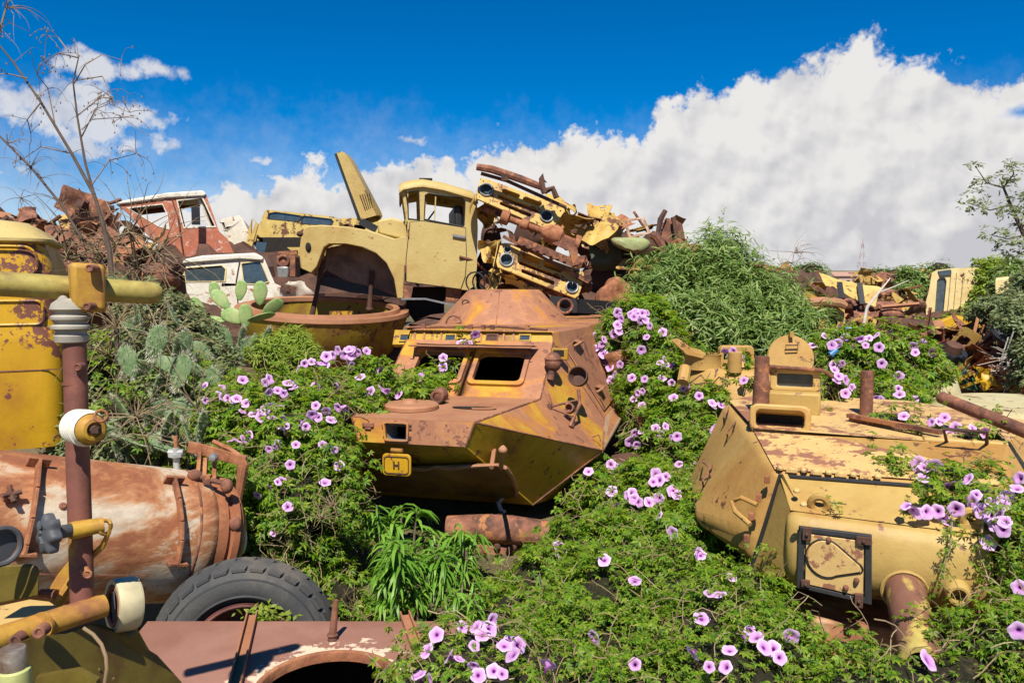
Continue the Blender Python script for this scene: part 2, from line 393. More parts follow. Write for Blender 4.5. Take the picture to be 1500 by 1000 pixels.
m_rust = rusty('bare_rust', [(0.33, 0.155, 0.09), (0.24, 0.10, 0.06), (0.16, 0.07, 0.045), (0.08, 0.045, 0.035)], 6, 0.5, 0.85, 0.5, spread=0.34, var=0.4, chips=0.35, chipcol=(0.36, 0.15, 0.06))
m_rustorange = rusty('orange_rust', [(0.42, 0.19, 0.09), (0.31, 0.12, 0.055), (0.18, 0.07, 0.04)], 6, 0.5, 0.85, 0.5, spread=0.34, var=0.4)  # brighter, more orange rust
m_rustdark = rusty('dark_rust', [(0.13, 0.06, 0.04), (0.09, 0.045, 0.03), (0.05, 0.03, 0.025)], 4, 0.5, 0.85, 0.4, spread=0.4, var=0.3)
m_black = plain('black_steel', (0.018, 0.018, 0.02), 0.5)
m_rubber = plain('black_rubber', (0.03, 0.03, 0.032), 0.7)
m_glass = plain('dark_glass', (0.05, 0.07, 0.08), 0.08, 0, 0.8)
m_dark = plain('dark_interior', (0.02, 0.016, 0.012), 0.9)
m_chrome = plain('dull_chrome', (0.5, 0.5, 0.48), 0.3, 0.9)
m_steel = plain('grey_steel', (0.32, 0.32, 0.31), 0.45, 0.6)
# ---------------------------------------------------------------- ground
def gz(x, y):
    h = np.interp(y, [-5, 2, 4, 6.5, 9, 13, 18, 40, 120, 400, 1500], [.3, .5, .75, 1.0, 1.45, 1.9, 2.1, 2.2, 2.4, 3.0, 3.2])
    return h+.12*math.sin(x*.9+y*.4)*min(1, max(0, (y-3)/8))*(1 if y < 60 else 3)
def ground():
    xs = np.concatenate([[-1500, -600, -250, -110, -60, -35], np.arange(-24, 24.1, 1.0), [35, 60, 110, 250, 600, 1500]]); ys = np.concatenate([[-30, -10], np.arange(-4, 40, 1.0), [45, 55, 70, 90, 120, 180, 260, 400, 700, 1500, 3000]])
    m = M(); nx = len(xs)
    m.add([(x, y, gz(x, y)) for y in ys for x in xs], [(j*nx+i, j*nx+i+1, (j+1)*nx+i+1, (j+1)*nx+i) for j in range(len(ys)-1) for i in range(nx-1)])
    single('ground', m, rusty('earth', [(.16, .11, .06), (.12, .10, .045), (.20, .15, .08), (.09, .10, .03)], .7, .5, .95, .8, spread=.5, var=.4, bdist=.05), 'dry earth and low weeds under the scrap yard', None, kind='structure', loc=(0, 0, 0))
ground()
# ---------------------------------------------------------------- the armoured carrier
def carrier():
    n = P(604, 634, 6.5); F = Fr((n[0], n[1], 0), math.radians(13.3)); pk = F.pick
    t = T('armoured_carrier', 'rusty yellow and brown six sided armoured carrier with a boat shaped nose facing the viewer', 'armoured vehicle', F.o, -F.yaw, world=False)
    def mir(p): return np.array([-p[0], p[1], p[2]])
    A3 = np.array
    B = A3([.53, 0, 2.265]); C = A3([.46, -.03, 2.07]); Tp = A3([.80, .97, 1.34]); R = A3([1.40, 1.33, 1.80]); Wd = A3([.80, 1.31, 2.27])
    V1 = A3([.80, 2.0, 2.76]); Lo = A3([1.30, 2.27, 1.94]); S = A3([1.42, 4.07, 1.87]); V0 = A3([.78, 2.05, 2.86])
    TR = A3([.97, 3.44, 2.85]); R2 = A3([1.30, 3.87, 1.93])
    # hull back end
    TRb = A3([.97, 6.6, 2.85]); R2b = A3([1.30, 6.6, 1.93]); Sb = A3([1.42, 6.6, 1.87]); Tpb = A3([1.0, 6.6, 1.1]); Tm = A3([1.0, 2.4, 1.1])
    h = M()
    def both(*ps):
        nonlocal h
        h.add(ps, [tuple(range(len(ps)))]); h.add([mir(p) for p in ps], [tuple(range(len(ps)))[::-1]])
    both(B, R, Lo, V1, Wd)                         # the side glacis
    both(V1, Lo, R2, TR, V0)
    both(TR, R2, R2b, TRb)
    both(R, S, R2, Lo); both(S, Sb, R2b, R2)
    both(R, Tm, Tpb, Sb, S)
    up_h = h; h = M()
    both(B, C, Tp, R)                              # the lower nose cheeks
    both(R, Tp, Tm)
    h.add([mir(C), C, Tp, mir(Tp)], [(0, 1, 2, 3)]); h.add([mir(Tp), Tp, Tm, mir(Tm)], [(0, 1, 2, 3)])
    h.add([mir(Tm), Tm, Tpb, mir(Tpb)], [(0, 1, 2, 3)])
    t.part('lower_bow', h, m_carrier_y, bevel=.008); h = up_h
    h.add([mir(TRb), TRb, R2b, Sb, Tpb, mir(Tpb), mir(Sb), mir(R2b)], [tuple(range(8))])
    h.add([mir(TRb), TRb, TR, V0, mir(V0), mir(TR)], [tuple(range(6))])   # roof
    body = t.part('hull', h, m_carrier, bevel=0.012)
    for e0, e1 in ((B, Wd), (Wd, V1), (B, R), (B, C), (C, Tp), (Tp, R), (V1, Lo), (R, Lo)):
        for f_ in ((lambda p: p), mir):
            d = M(); p0, p1 = f_(e0), f_(e1); n_ = 14; rr_ = random.Random(str(e0)); d.tube([p0+(p1-p0)*i/n_ for i in range(n_+1)], [.007+rr_.uniform(0, .005) for i in range(n_+1)], 6); t.part('weld_seam', d, m_rust if e0 is not C else m_carrier_y)
    # upper nose deck, a sheet of its own 3 mm proud
    d = M(); z = A3([0, 0, .004]); d.prism([mir(B)+z, B+z, Wd+z, mir(Wd)+z], (0, 0, -.012)); t.part('nose_deck', d, m_browntop)
    # front plate with the square winch opening
    q = [mir(C), C, B, mir(B)]; q = [p+A3([0, -.004, 0]) for p in q]; nq = qnormal(q)
    d = M(); holed(d, q, (.27, .12, .47, .86), .25, .02); t.part('nose_plate', d, m_carrier)
    d = M(); pts = rrect(.37, .49, .22, .80, .05); o_ = [quadmap(q, (a, b)) for a, b in pts]; pts = rrect(.37, .49, .185, .66, .04); i_ = [quadmap(q, (a, b)) for a, b in pts]
    d.ringplate([p-nq*.002 for p in o_], [p-nq*.002 for p in i_], nq*.028); port = t.part('winch_port', d, m_carrier, bevel=.004)
    d = M(); d.ringplate([p-nq*.05 for p in o_], [p-nq*.15 for p in [quadmap(q, (a, b)) for a, b in rrect(.37, .46, .11, .42, .02)]], -nq*.01); t.part('port_lining', d, m_steel, port)
    for u, w in ((.255, .25), (.255, .62), (.255, .72), (.49, .2), (.49, .28), (.49, .6), (.49, .75)):
        d = M(); bolt(d, quadmap(q, (u, w)), nq, .012, .014); t.part('bolt', d, m_rustdark)
    d = M(); c = quadmap(q, (.13, .72)); d.box(c+nq*.012, (.10, .018, .035)); d.box(c+nq*.012+A3([0, 0, -.03]), (.055, .018, .02)); t.part('hinge', d, m_rust, bevel=.004)
    # windscreen plate with two openings, the left one mostly under the vines
    q = [mir(Wd), Wd, V1, mir(V1)]; q = [p+A3([0, -.006, .004]) for p in q]; nq = qnormal(q)
    mid0 = quadmap(q, (.5, 0)); mid1 = quadmap(q, (.5, 1)); d = M()
    qr = [mid0, q[1], q[2], mid1]; ql = [q[0], mid0, mid1, q[3]]
    hr = holed(d, qr, (.10, .24, .70, .74), .18, .03); hl = holed(d, ql, (.30, .24, .90, .74), .18, .03)
    scr = t.part('windscreen_plate', d, m_carrier)
    for qq, u0, u1, nm in ((qr, .10, .70, 1), (ql, .30, .90, 0)):
        d = M(); cx = (u0+u1)/2; o_ = [quadmap(qq, p) for p in rrect(cx, .49, u1-u0+.12, .62, .08)]; i_ = [quadmap(qq, p) for p in rrect(cx, .49, u1-u0-.0, .5, .06)]
        d.ringplate(o_, i_, nq*.035); fr = t.part('window_frame', d, m_carrier, scr, bevel=.006)
        d = M(); a0, a1, b0, b1 = [quadmap(qq, p)+nq*.05 for p in ((u0-.12, .80), (u1+.12, .80), (u1+.10, .86), (u0-.10, .86))]
        up_ = A3([0, -.22, .035])
        d.prism([a0+up_*.9, a1+up_*.9, b1, b0], (0, 0, -.018))
        t.part('window_flap', d, m_browntop, scr, bevel=.006)
    # the vision block band under the roof edge
    q = [A3([-.98, 2.02, 2.70]), A3([.79, 2.02, 2.74]), A3([.79, 2.10, 2.87]), A3([-.98, 2.10, 2.86])]; nq = qnormal(q)
    d = M(); d.prism([q[0], q[1], q[2], q[3]], -nq*.08)
    band = t.part('roof_band', d, m_carrier_y, bevel=.008)
    for u in (.08, .37, .63, .83):
        d = M(); o_ = [quadmap(q, p) for p in rrect(u, .45, .075, .52, .004, 1)]; i_ = [quadmap(q, p) for p in rrect(u, .45, .06, .36, .004, 1)]
        d.ringplate(o_, i_, nq*.016); b = t.part('vision_block', d, m_carrier_y if u != .63 else m_rust)
        d = M(); d.prism([p+nq*.003 for p in i_], nq*.002); t.part('vision_glass', d, m_glass if u != .63 else m_rustdark, b)
    for u in (.14, .2, .31, .5, .56, .70, .76):
        d = M(); a_, b_ = quadmap(q, (u, .02)), quadmap(q, (u, .98)); d.bar(a_+nq*.006, b_+nq*.006, .02, .014); t.part('weld_rib', d, m_carrier)
    # a rod lying along the roof edge
    d = M(); d.tube([(-.85, 2.12, 2.885), (-.2, 2.13, 2.90), (.2, 2.12, 2.905), (.72, 2.1, 2.885)], .014)
    for u in (-.65, -.12, .02, .12, .5): d.box((u, 2.12, 2.9), (.04, .05, .045))
    t.part('roof_rod', d, m_rust)
    # cone turret
    d = M(); tc_ = A3([-.30, 4.35, 2.82]); d.lathe(tc_, (0, 0, 1), [(-.05, .90), (0, .90), (.03, .88), (.43, .50), (.45, .47), (.452, .001)], 40)
    tur = t.part('turret', d, m_carrier, ang=25)
    d = M(); p = tc_+A3([-.38, -.52, .27]); d.torus(p, (0.2, 1, .4), .055, .009, 12, 6, .6); t.part('lifting_ring', d, m_rustdark, tur)
    d = M(); p = tc_+A3([-.45, -.83, .03]); d.torus(p, (0, 1, 0), .1, .01, 12, 6, .5); t.part('lifting_ring', d, m_rust, tur)
    d = M(); a_ = tc_+A3([.11, -.87, .035]); b_ = tc_+A3([.06, -.49, .435]); d.bar(a_, b_, .012, .012); t.part('weld_seam', d, m_rustorange, tur)
    # round hatch lid, slot, ring and plate on the nose deck
    d = M(); c = pk(600, 593, 2, 2.31); d.lathe((c[0], c[1]+.05, 2.275), (0, 0, 1), [(0, .24), (.03, .24), (.045, .22), (.05, .001)], 28); d.lathe((c[0]-.02, c[1]+.05, 2.32), (0, 0, 1), [(0, .08), (.03, .06), (.032, .001)], 14)
    t.part('deck_hatch', d, m_browntop)
    d = M(); c = pk(694, 597, 2, 2.28); d.prism([(c[0]+x*.2, c[1]+y*.055, 2.279) for x, y in [(math.cos(a), math.sin(a)) for a in np.linspace(0, 6.28, 17)[:-1]]], (0, 0, .004)); t.part('deck_slot', d, m_dark)
    d = M(); d.torus((c[0], c[1]-.005, 2.285), (0, 0, 1), .2, .008, 20, 6, .5); d.V = [(x, c[1]+(y-c[1])*.33, z) for x, y, z in d.V]; t.part('slot_rim', d, m_browntop)
    d = M(); c = pk(643, 577, 2, 2.36); d.cyl((c[0], c[1]-.06, 2.34), (c[0]+.02, c[1]+.04, 2.36), .065, .065, 16); d.torus((c[0], c[1]-.062, 2.34), (0, 1, 0), .05, .014, 16, 6); t.part('tow_ring', d, m_rust)
    # headlamp ball, open lamp and its bracket on the right glacis
    q = [B, R, Lo, V1]; ng = nrm(np.cross(R-Wd, V1-Wd)); ng = ng if ng[2] > 0 else -ng
    def on(px, py, lift=0):
        o = F.A@(CAM-F.o); dd = F.A@ray(px, py); k = ((Wd-o)@ng)/(dd@ng); return o+dd*k+ng*lift
    c = on(803, 540, .11); d = M(); d.ell(c, (.085, .085, .1)); d.torus(c+A3([0, 0, .03]), (0, 0, 1), .083, .008, 18, 6); d.cyl(c, on(806, 556, .0), .035); hl_ = t.part('headlamp', d, m_rust); 
    c = on(836, 566, .16); dirn = nrm(A3([-.12, -1, .42])); d = M()
    d.lathe(c-dirn*.09, dirn, [(0, .001), (0, .04), (.03, .085), (.09, .1), (.13, .1), (.13, .088), (.09, .085), (.04, .06), (.03, .001)], 20)
    d.cyl(c-dirn*.05, c-dirn*.16, .05, .04, 12)
    lamp = t.part('headlamp', d, m_rustdark, label='hollow round headlamp shell without glass')
    d = M(); c2 = on(829, 604, .07); d.lathe(c2-dirn*.05, dirn, [(0, .03), (.02, .05), (.08, .05), (.08, .035), (.02, .03), (.02, .001)], 14)
    a_ = on(840, 580, .1); d.tube([a_, on(842, 600, .1), on(832, 628, .04)], .016, 6); d.tube([on(805, 598, .03), on(838, 594, .09)], .012, 6); d.tube([on(835, 628, .03), on(839, 612, .02)], .02, 6)
    d.tube([on(801, 580, .04), on(807, 595, .03)], .006, 5); d.box(on(803, 597, .02), (.04, .04, .05)); t.part('lamp_bracket', d, m_rust)
    d = M(); d.tube([on(868, 640, .0), on(873, 641, .05), on(877, 649, .04)], .007, 5); t.part('hook', d, m_rust)
    # small vision block on the right, side door with handles
    c = on(819, 520, .02); d = M(); d.box(c, (.17, .05, .12)); vb = t.part('vision_block', d, m_carrier_y, bevel=.01)
    d = M(); d.box(c+A3([-.01, -.024, .01]), (.11, .012, .06)); t.part('vision_glass', d, m_dark, vb)
    sq = [Lo, R2, TR, V1]; ns = qnormal(sq); ns = ns if ns[2] > 0 else -ns
    dq = [quadmap(sq, p)+ns*.006 for p in ((.12, .06), (.93, .06), (.88, .93), (.14, .9))]; d = M(); d.prism(dq, ns*.012); door = t.part('side_hatch', d, m_carrier, bevel=.005)
    for u, w in ((.30, .28), (.40, .86)):
        d = M(); p = quadmap(sq, (u, w)); ux = nrm(R2-Lo); wy = nrm(V1-Lo); d.tube([p+ns*.015-ux*.14, p+ns*.09-ux*.11, p+ns*.09+ux*.11, p+ns*.015+ux*.14], .014, 6)
        d.prism([p+ns*.08-ux*.12, p+ns*.08+ux*.12, p+ns*.03+ux*.12+wy*.06, p+ns*.03-ux*.12+wy*.06], ns*.006); t.part('handle', d, m_carrier, door)
    for u, w0, w1 in ((.1, .38, .62), (.16, .08, .2)):
        d = M(); d.bar(quadmap(sq, (u, w0))+ns*.02, quadmap(sq, (u+.02, w1))+ns*.02, .02, .014); t.part('hinge', d, m_rustdark, door)
    # fender lip along the sponson
    for sgn in (1, -1):
        d = M(); f_ = (lambda p: p) if sgn == 1 else mir
        d.prism([f_(R+A3([0, -.05, .0])), f_(S+A3([.02, 0, 0])), f_(S+A3([-.10, 0, .05])), f_(Lo+A3([0.01, -.02, .012]))], (0, 0, -.03)); t.part('fender_lip', d, rusty('dusty_lip', [(.40, .27, .16), (.33, .2, .12)], 3) if sgn == 1 else MATS['dusty_lip'], bevel=.01)
    # splash board folded on the lower nose, with hinges and the hanging port lid
    nl = nrm(np.cross(Tp-C, mir(C)-C)); nl = nl if nl[1] < 0 else -nl
    def onl(px, py, lift=0):
        o = F.A@(CAM-F.o); dd = F.A@ray(px, py); k = ((C-o)@nl)/(dd@nl); return o+dd*k+nl*lift
    d = M(); pts = [(530, 673), (600, 677), (640, 676), (700, 673), (738, 673), (748, 680), (757, 700), (759, 716), (748, 722), (640, 716), (540, 712)]
    d.prism([onl(x, y, .03) for x, y in pts], nl*.02); sb = t.part('splash_board', d, rusty('board_paint', [(.17, .11, .02), (.12, .075, .02), (.10, .045, .02)], 2.5, .5, .5, .2, chips=.25), bevel=.004)  # board colour made darker than the hull, shade under the nose painted in
    d = M(); d.tube([onl(x, y, .06) for x, y in ((530, 672), (570, 674), (625, 678), (640, 674), (665, 676), (690, 673), (730, 671), (742, 675), (750, 686), (758, 706), (758, 716))], .017, 6); t.part('board_rim', d, m_browntop, sb)
    d = M(); d.tube([on(724, 611, .02), on(726, 620, .07), onl(722, 671, .08)], .02, 7); d.tube([onl(740, 634, .12), onl(736, 672, .08)], .02, 7); d.ell(onl(740, 636, .13), (.035, .035, .03)); d.bar(on(714, 621, .03), on(740, 630, .02), .05, .05)
    t.part('board_hinge', d, m_browntop)
    d = M(); c = onl(738, 725, .06); d.tube([c+A3([0, 0, .05]), c+A3([-.03, -.05, 0]), c+A3([.0, -.07, -.06]), c+A3([.03, -.05, -.08])], .022, 7); t.part('tow_hook', d, m_steel)
    c = pk(582, 680, 1, -.10); d = M(); o2 = [(c[0]+x, c[1]-.02, c[2]+z) for x, z in rrect(0, 0, .245, .18, .035)]; d.prism(o2, (0, .02, 0))
    lid = t.part('port_lid', d, m_yellow, bevel=.005, label='small bright yellow lid hanging below the square port')
    d = M(); o2 = [(c[0]+x, c[1]-.026, c[2]+z) for x, z in rrect(0, -.002, .215, .145, .028)]; i2 = [(c[0]+x, c[1]-.026, c[2]+z) for x, z in rrect(0, -.0, .20, .13, .024)]; d.ringplate(o2, i2, (0, .008, 0)); t.part('lid_rim', d, m_rustdark, lid)
    d = M()
    for x in (-.02, .02): d.box((c[0]+x, c[1]-.024, c[2]), (.012, .008, .06))
    d.box((c[0], c[1]-.0235, c[2]), (.03, .008, .012)); t.part('letter_mark', d, m_rustdark, lid)
    d = M(); d.cyl((c[0]-.05, c[1], c[2]+.115), (c[0]+.05, c[1], c[2]+.115), .018, .018, 10); d.box((c[0], c[1]+.005, c[2]+.1), (.05, .02, .05)); t.part('lid_hinge', d, m_carrier_y, lid)
    return t
carrier()

# ---------------------------------------------------------------- the big turret on the right
def big_turret():
    a = P(1152, 745, 4.85); F = Fr((a[0], a[1], 0), math.radians(21)); pk = F.pick; A3 = np.array
    t = T('tank_turret', 'large sand yellow tank turret with a wide gun mantlet and short barrel', 'tank turret', F.o, -F.yaw, world=False)
    P3 = pk(1130, 690, 2, 2.15); P4 = pk(1097, 820, 1, .33); P5 = pk(1027, 772, 1, .85); P1 = pk(1006, 742, 1, 1.15); PL = pk(1060, 592, 2, 2.29)
    top = [P3, A3([-.30, 1.05, 2.27]), PL, A3([-.35, 2.75, 2.3]), A3([.9, 2.75, 2.3]), A3([1.75, 2.1, 2.28]), A3([1.36, .97, 2.27]), A3([1.22, .38, 2.16])]
    mid = [A3([P4[0], .33, 1.72]), P1+A3([0.1, -.35, .03]), A3([P1[0]-.1, 1.9, 1.66]), A3([-.55, 3.0, 1.7]), A3([1.0, 3.0, 1.7]), A3([2.1, 2.1, 1.72]), A3([1.82, 1.0, 1.72]), A3([1.45, .33, 1.72])]
    bot = [P4, P5, A3([-.6, 1.9, 1.40]), A3([-.4, 2.8, 1.42]), A3([.9, 2.8, 1.42]), A3([1.85, 2.0, 1.45]), A3([1.6, 1.0, 1.5]), A3([1.38, .33, 1.5])]
    low = [p*A3([.85, 1, 1])+A3([.06, .12, -.10]) for p in bot]
    h = M(); h.loft([top, mid, bot, low], False, True); h.add(top, [tuple(range(8))])
    t.part('shell', h, m_orange, bevel=.09, seg=5)
    d = M(); d.add([p+A3([0, 0, .012]) for p in (P3+A3([.02, .02, 0]), top[7]+A3([-.03, .02, 0]), top[6]+A3([-.03, 0, 0]), top[1]+A3([.03, 0, 0]))], [(0, 1, 2, 3)]); d.add([p+A3([0, 0, .035]) for p in (top[1]+A3([.03, 0, 0]), top[6]+A3([-.03, 0, 0]), top[5]+A3([-.05, -.03, 0]), top[4], top[3], top[2]+A3([.05, 0, 0]))], [tuple(range(6))])
    t.part('roof', d, m_sandworn)
    # gun shield behind the mantlet
    g0 = pk(1142, 697, 2, 2.13); g1 = A3([1.2, g0[1]+.05, 2.13]); k0 = A3([.02, .05, 1.99]); k1 = A3([1.12, .05, 1.955])
    lo0 = pk(1100, 838, 1, .28); lo1 = A3([1.36, .30, 1.5])
    d = M(); d.prism([g0, g1, k1, k0], (0, .1, -.02)); t.part('shield_top', d, m_olive, bevel=.006)
    d = M(); e0 = A3([0.0, .03, 1.57]); d.add([g0+A3([.01, 0, -.01]), k0, e0, lo0+A3([.06, -.02, -.03]), lo0], [(0, 1, 2, 3, 4)])
    d.add([g1, k1, A3([1.15, .05, 1.5]), lo1], [(0, 1, 2, 3)]); d.add([lo0+A3([.06, -.02, -.03]), e0, A3([1.15, .05, 1.48]), lo1, A3([1.3, .5, 1.45]), A3([-.1, .5, 1.45])], [tuple(range(6))])
    t.part('shield_cheek', d, m_olive, bevel=.01)
    d = M(); d.tube([lo0+A3([.02, -.03, -.05]), lo0+A3([0, -.012, .03]), (lo0+g0)/2+A3([0, -.015, 0]), g0+A3([0, -.01, .005]), g0*.6+g1*.4+A3([0, -.01, .006]), g1+A3([0, -.01, .005])], .014, 8); t.part('gap_seal', d, m_black)
    # mantlet: a rounded block
    fr = [A3([.0, 0, 1.985]), A3([1.1, 0, 1.945]), A3([1.13, .06, 1.455]), A3([-.0, .06, 1.465])]
    n_ = 14; rings = []
    for k in range(n_+1):
        u = k/n_; s_ = 1-max(0, abs(u-.5)*2-.88)**1.5*9*.25
        x0 = fr[0]*(1-u)+fr[1]*u; x1 = fr[3]*(1-u)+fr[2]*u
        prof = [(.62, .0), (.30, 0), (.07, -.01), (.015, .02), (-.02, .08), (-.05, .35), (-.045, .6), (.0, .78), (.07, .93), (.2, 1.02), (.5, 1.05)]
        rings.append([(x0*(1-w)+x1*w)*A3([1, 0, 1])+A3([0, .0, 0])+A3([0, v+.30*(1-s_) if v < .3 else v, 0]) for v, w in prof])
    d = M(); nn = len(rings[0]); vv = [p for r in rings for p in r]; ff = []
    for k in range(n_):
        for i in range(nn-1): ff.append((k*nn+i, k*nn+i+1, (k+1)*nn+i+1, (k+1)*nn+i))
    ff.append(tuple(range(nn))); ff.append(tuple(range(n_*nn, n_*nn+nn))[::-1]); d.add(vv, ff)
    man = t.part('mantlet', d, m_olive, bevel=.05, seg=4, ang=60)
    # the framed sight door on the mantlet
    def mf(px, py, lift=.0): return pk(px, py, 1, -.06-lift)
    cor = [mf(1167, 860), mf(1277, 886), mf(1277, 783), mf(1170, 770)]; cor = [c+A3([0, .0 if i < 2 else -.015, 0]) for i, c in enumerate(cor)]
    nq = qnormal(cor); d = M(); holed(d, cor, (.09, .07, .91, .92), .06, .03); fr_ = t.part('sight_frame', d, m_rubber, bevel=.004)
    inn = [quadmap(cor, p) for p in ((.11, .09), (.89, .09), (.89, .9), (.11, .9))]; d = M(); d.prism(inn, -nq*.012); pan = t.part('sight_door', d, m_sandworn, bevel=.004)
    d = M(); ctr = (.42, .56); tear = []
    for i in range(17):
        a_ = math.radians(52+i*256/16); tear.append((ctr[0]-.04+.25*math.cos(a_), ctr[1]+.28*math.sin(a_)))
    for i in range(6):
        a_ = math.radians(-55+i*110/5); tear.append((.80+.05*math.cos(a_), .50+.06*math.sin(a_)))
    d.prism([quadmap(cor, p)-nq*.004 for p in tear], nq*.018); cov = t.part('pivot_cover', d, m_sandworn, pan, bevel=.004)
    d = M(); big = [(ctr[0]+(x-ctr[0])*1.07, ctr[1]+(y-ctr[1])*1.07) for x, y in tear]; d.tube([quadmap(cor, p)+nq*.004 for p in big], .0045, 5, False, True); t.part('cover_groove', d, m_black, pan)
    for p in ((.42, .86), (.8, .32), (.66, .18)):
        d = M(); bolt(d, quadmap(cor, p), nq, .016, .03); t.part('bolt', d, m_rust, pan)
    for (x, y), (sx, sy) in (((1182, 781), (.05, .075)), ((1265, 791), (.08, .045)), ((1258, 879), (.045, .08)), ((1180, 854), (.05, .04))):
        d = M(); c = mf(x, y, .02); d.box(c, (sx, .03, sy)); d.cyl(c+A3([0, -.01, 0]), c+A3([0, -.03, 0]), .01, .01, 8); t.part('clamp', d, m_rustdark, pan, bevel=.003)
    # gun
    b0 = pk(1325, 862, 1, .0); e0 = P(1345, 952, 4.05); e0 = F.A@(e0-F.o); dr = nrm(e0-b0)
    d = M(); d.lathe(b0-dr*.2, dr, [(0, .112), (.2, .112), (.3, .11), (.98, .100), (.98, .07), (.7, .065), (.7, .001)], 28)
    gun = t.part('gun_barrel', d, rusty('gun_paint', [(.46, .36, .10), (.42, .30, .08), (.2, .09, .06)], 4.0, .56, .55, .15, spread=.08, stretch=(1, .5, .5)))
    d = M(); d.torus(b0+dr*.03, dr, .122, .012, 28, 6); d.lathe(b0-dr*.04, dr, [(0, .135), (.06, .13), (.065, .12), (.065, .1)], 28); t.part('gun_collar', d, m_olive)
    c = mf(1403, 872, .02); d = M(); d.lathe(c+A3([0, .14, .02]), (0, -1, -.06), [(0, .075), (.12, .07), (.17, .062), (.18, .055), (.18, .042), (.05, .04), (.05, .001)], 22); t.part('machine_gun_port', d, m_olive)
    d = M(); d.lathe(c+A3([0, .09, .02]), (0, -1, -.06), [(0, .043), (.02, .043), (.021, .001)], 18); t.part('port_bore', d, m_dark)
    # lifting eyes, cheek loops, bolts
    for x, y, v in ((1200, 741, .12), (1422, 762, .12)):
        c = pk(x, y, 1, v)+A3([0, -.02, .02]); d = M(); d.torus(c+A3([0, 0, .0]), (0, 1, .25), .048, .024, 20, 8); d.box(c+A3([0, 0, -.05]), (.12, .045, .03)); t.part('lifting_eye', d, m_olive)
    nc = nrm(np.cross(PL-P3, P1-P3)); nc = nc if nc[0] < 0 else -nc
    def onc(px, py, lift=0):
        o = F.A@(CAM-F.o); dd = F.A@ray(px, py); k = ((P3-o)@nc)/(dd@nc); return o+dd*k+nc*lift
    d = M(); d.tube([onc(1109, 739, .0), onc(1100, 739, .08), onc(1090, 748, .1), onc(1092, 760, .08), onc(1099, 768, .0)], .016, 8); t.part('lifting_hook', d, m_orange)
    for l in ([(1067, 597), (1076, 606), (1070, 618), (1061, 622)], [(1078, 617), (1086, 628), (1075, 642), (1066, 640)], [(1043, 682), (1052, 690), (1040, 712), (1030, 712)], [(1031, 672), (1040, 684), (1047, 689), (1043, 700)]):
        d = M(); d.tube([onc(*l[0], 0)]+[onc(*p, .07) for p in l[1:-1]]+[onc(*l[-1], 0)], .008, 6); t.part('stowage_loop', d, m_rust)
    for x, y in ((1126, 703), (1114, 730), (1103, 757), (1096, 790)):
        d = M(); c = onc(x, y, .012); d.box(c, (.035, .035, .05)); t.part('clip', d, m_rustorange, bevel=.004)
    for i, x in enumerate(range(1142, 1292, 18)):
        d = M(); y = 687+(x-1142)*.085; c = pk(x, y, 2, 2.165)
        if i % 2: d.box(c, (.07, .05, .02))
        bolt(d, c+A3([0, 0, .005]), (0, -.2, 1), .022, .022); t.part('roof_bolt', d, m_sandworn)
    for x, y in ((1167, 719), (1177, 739), (1153, 700)): d = M(); bolt(d, pk(x, y, 2, 2.1), (0, -.3, 1), .02, .02); t.part('roof_bolt', d, m_sandworn)
    d = M(); d.bar(g0+A3([.03, -.02, .012]), pk(1172, 742, 2, 2.0), .03, .03); t.part('shield_rib', d, m_olive)
    # periscope guards on the roof
    def guard(x0, x1, yb, yt, v, w0, hh, depth, nm, mat):
        L0 = pk(x0, yb, 2, w0); R0 = pk(x1, yb, 2, w0); L0 = A3([L0[0], v, w0]); R0 = A3([R0[0], v, w0]); d = M()
        W_ = R0[0]-L0[0]; c = L0[0]+W_/2
        o = rrect(c, w0+hh*.42, W_, hh*1.16, .06); i = rrect(c, w0+hh*.42, W_-.09, hh*.72, .04)
        d.ringplate([(x, v, z) for x, z in o], [(x, v, z) for x, z in i], (0, .05, 0)); return d, c, W_
    d, c, w_ = guard(1100, 1188, 622, 580, 1.1, 2.29, .19, .1, 'g', 0); g1_ = t.part('periscope_guard', d, m_sand, bevel=.012)
    d = M(); d.prism([(c-w_/2, 1.15, 2.46), (c+w_/2, 1.15, 2.46), (c+w_/2, 1.55, 2.34), (c-w_/2, 1.55, 2.34)], (0, 0, -.04)); t.part('guard_roof', d, m_sand, g1_, bevel=.01)
    d = M(); d.box((c, 1.3, 2.34), (w_-.12, .02, .1)); t.part('periscope_glass', d, m_dark, g1_)
    v = 1.85; L0 = pk(1127, 595, 1, v); R0 = pk(1200, 595, 1, v); c = (L0[0]+R0[0])/2; w_ = R0[0]-L0[0]
    zt = pk(1160, 540, 1, v)[2]; z1 = pk(1160, 572, 1, v)[2]
    d = M(); o = rrect(c, (zt+z1)/2, w_, zt-z1, .03); i = rrect(c, (zt+z1)/2-.005, w_*.72, (zt-z1)*.62, .02); d.ringplate([(x, v, z) for x, z in o], [(x, v, z) for x, z in i], (0, .08, 0)); g2_ = t.part('periscope_guard', d, m_sand, bevel=.008, label='tall periscope box with a dark glass slot')
    d = M(); d.box((c, v+.06, (zt+z1)/2), (w_*.8, .02, (zt-z1)*.7)); t.part('periscope_glass', d, m_glass, g2_)
    d = M(); d.box((c, v+.03, (2.29+z1)/2), (w_*1.05, .3, z1-2.29)); t.part('periscope_base', d, m_olive, g2_, bevel=.02)
    d = M(); d.tube([(c-w_*.55, v-.02, zt-.03), (c-w_*.5, v-.03, zt+.015), (c+w_*.55, v-.03, zt+.0), (c+w_*.75, v, zt-.05)], .017, 7); t.part('guard_bar', d, m_rust, g2_)
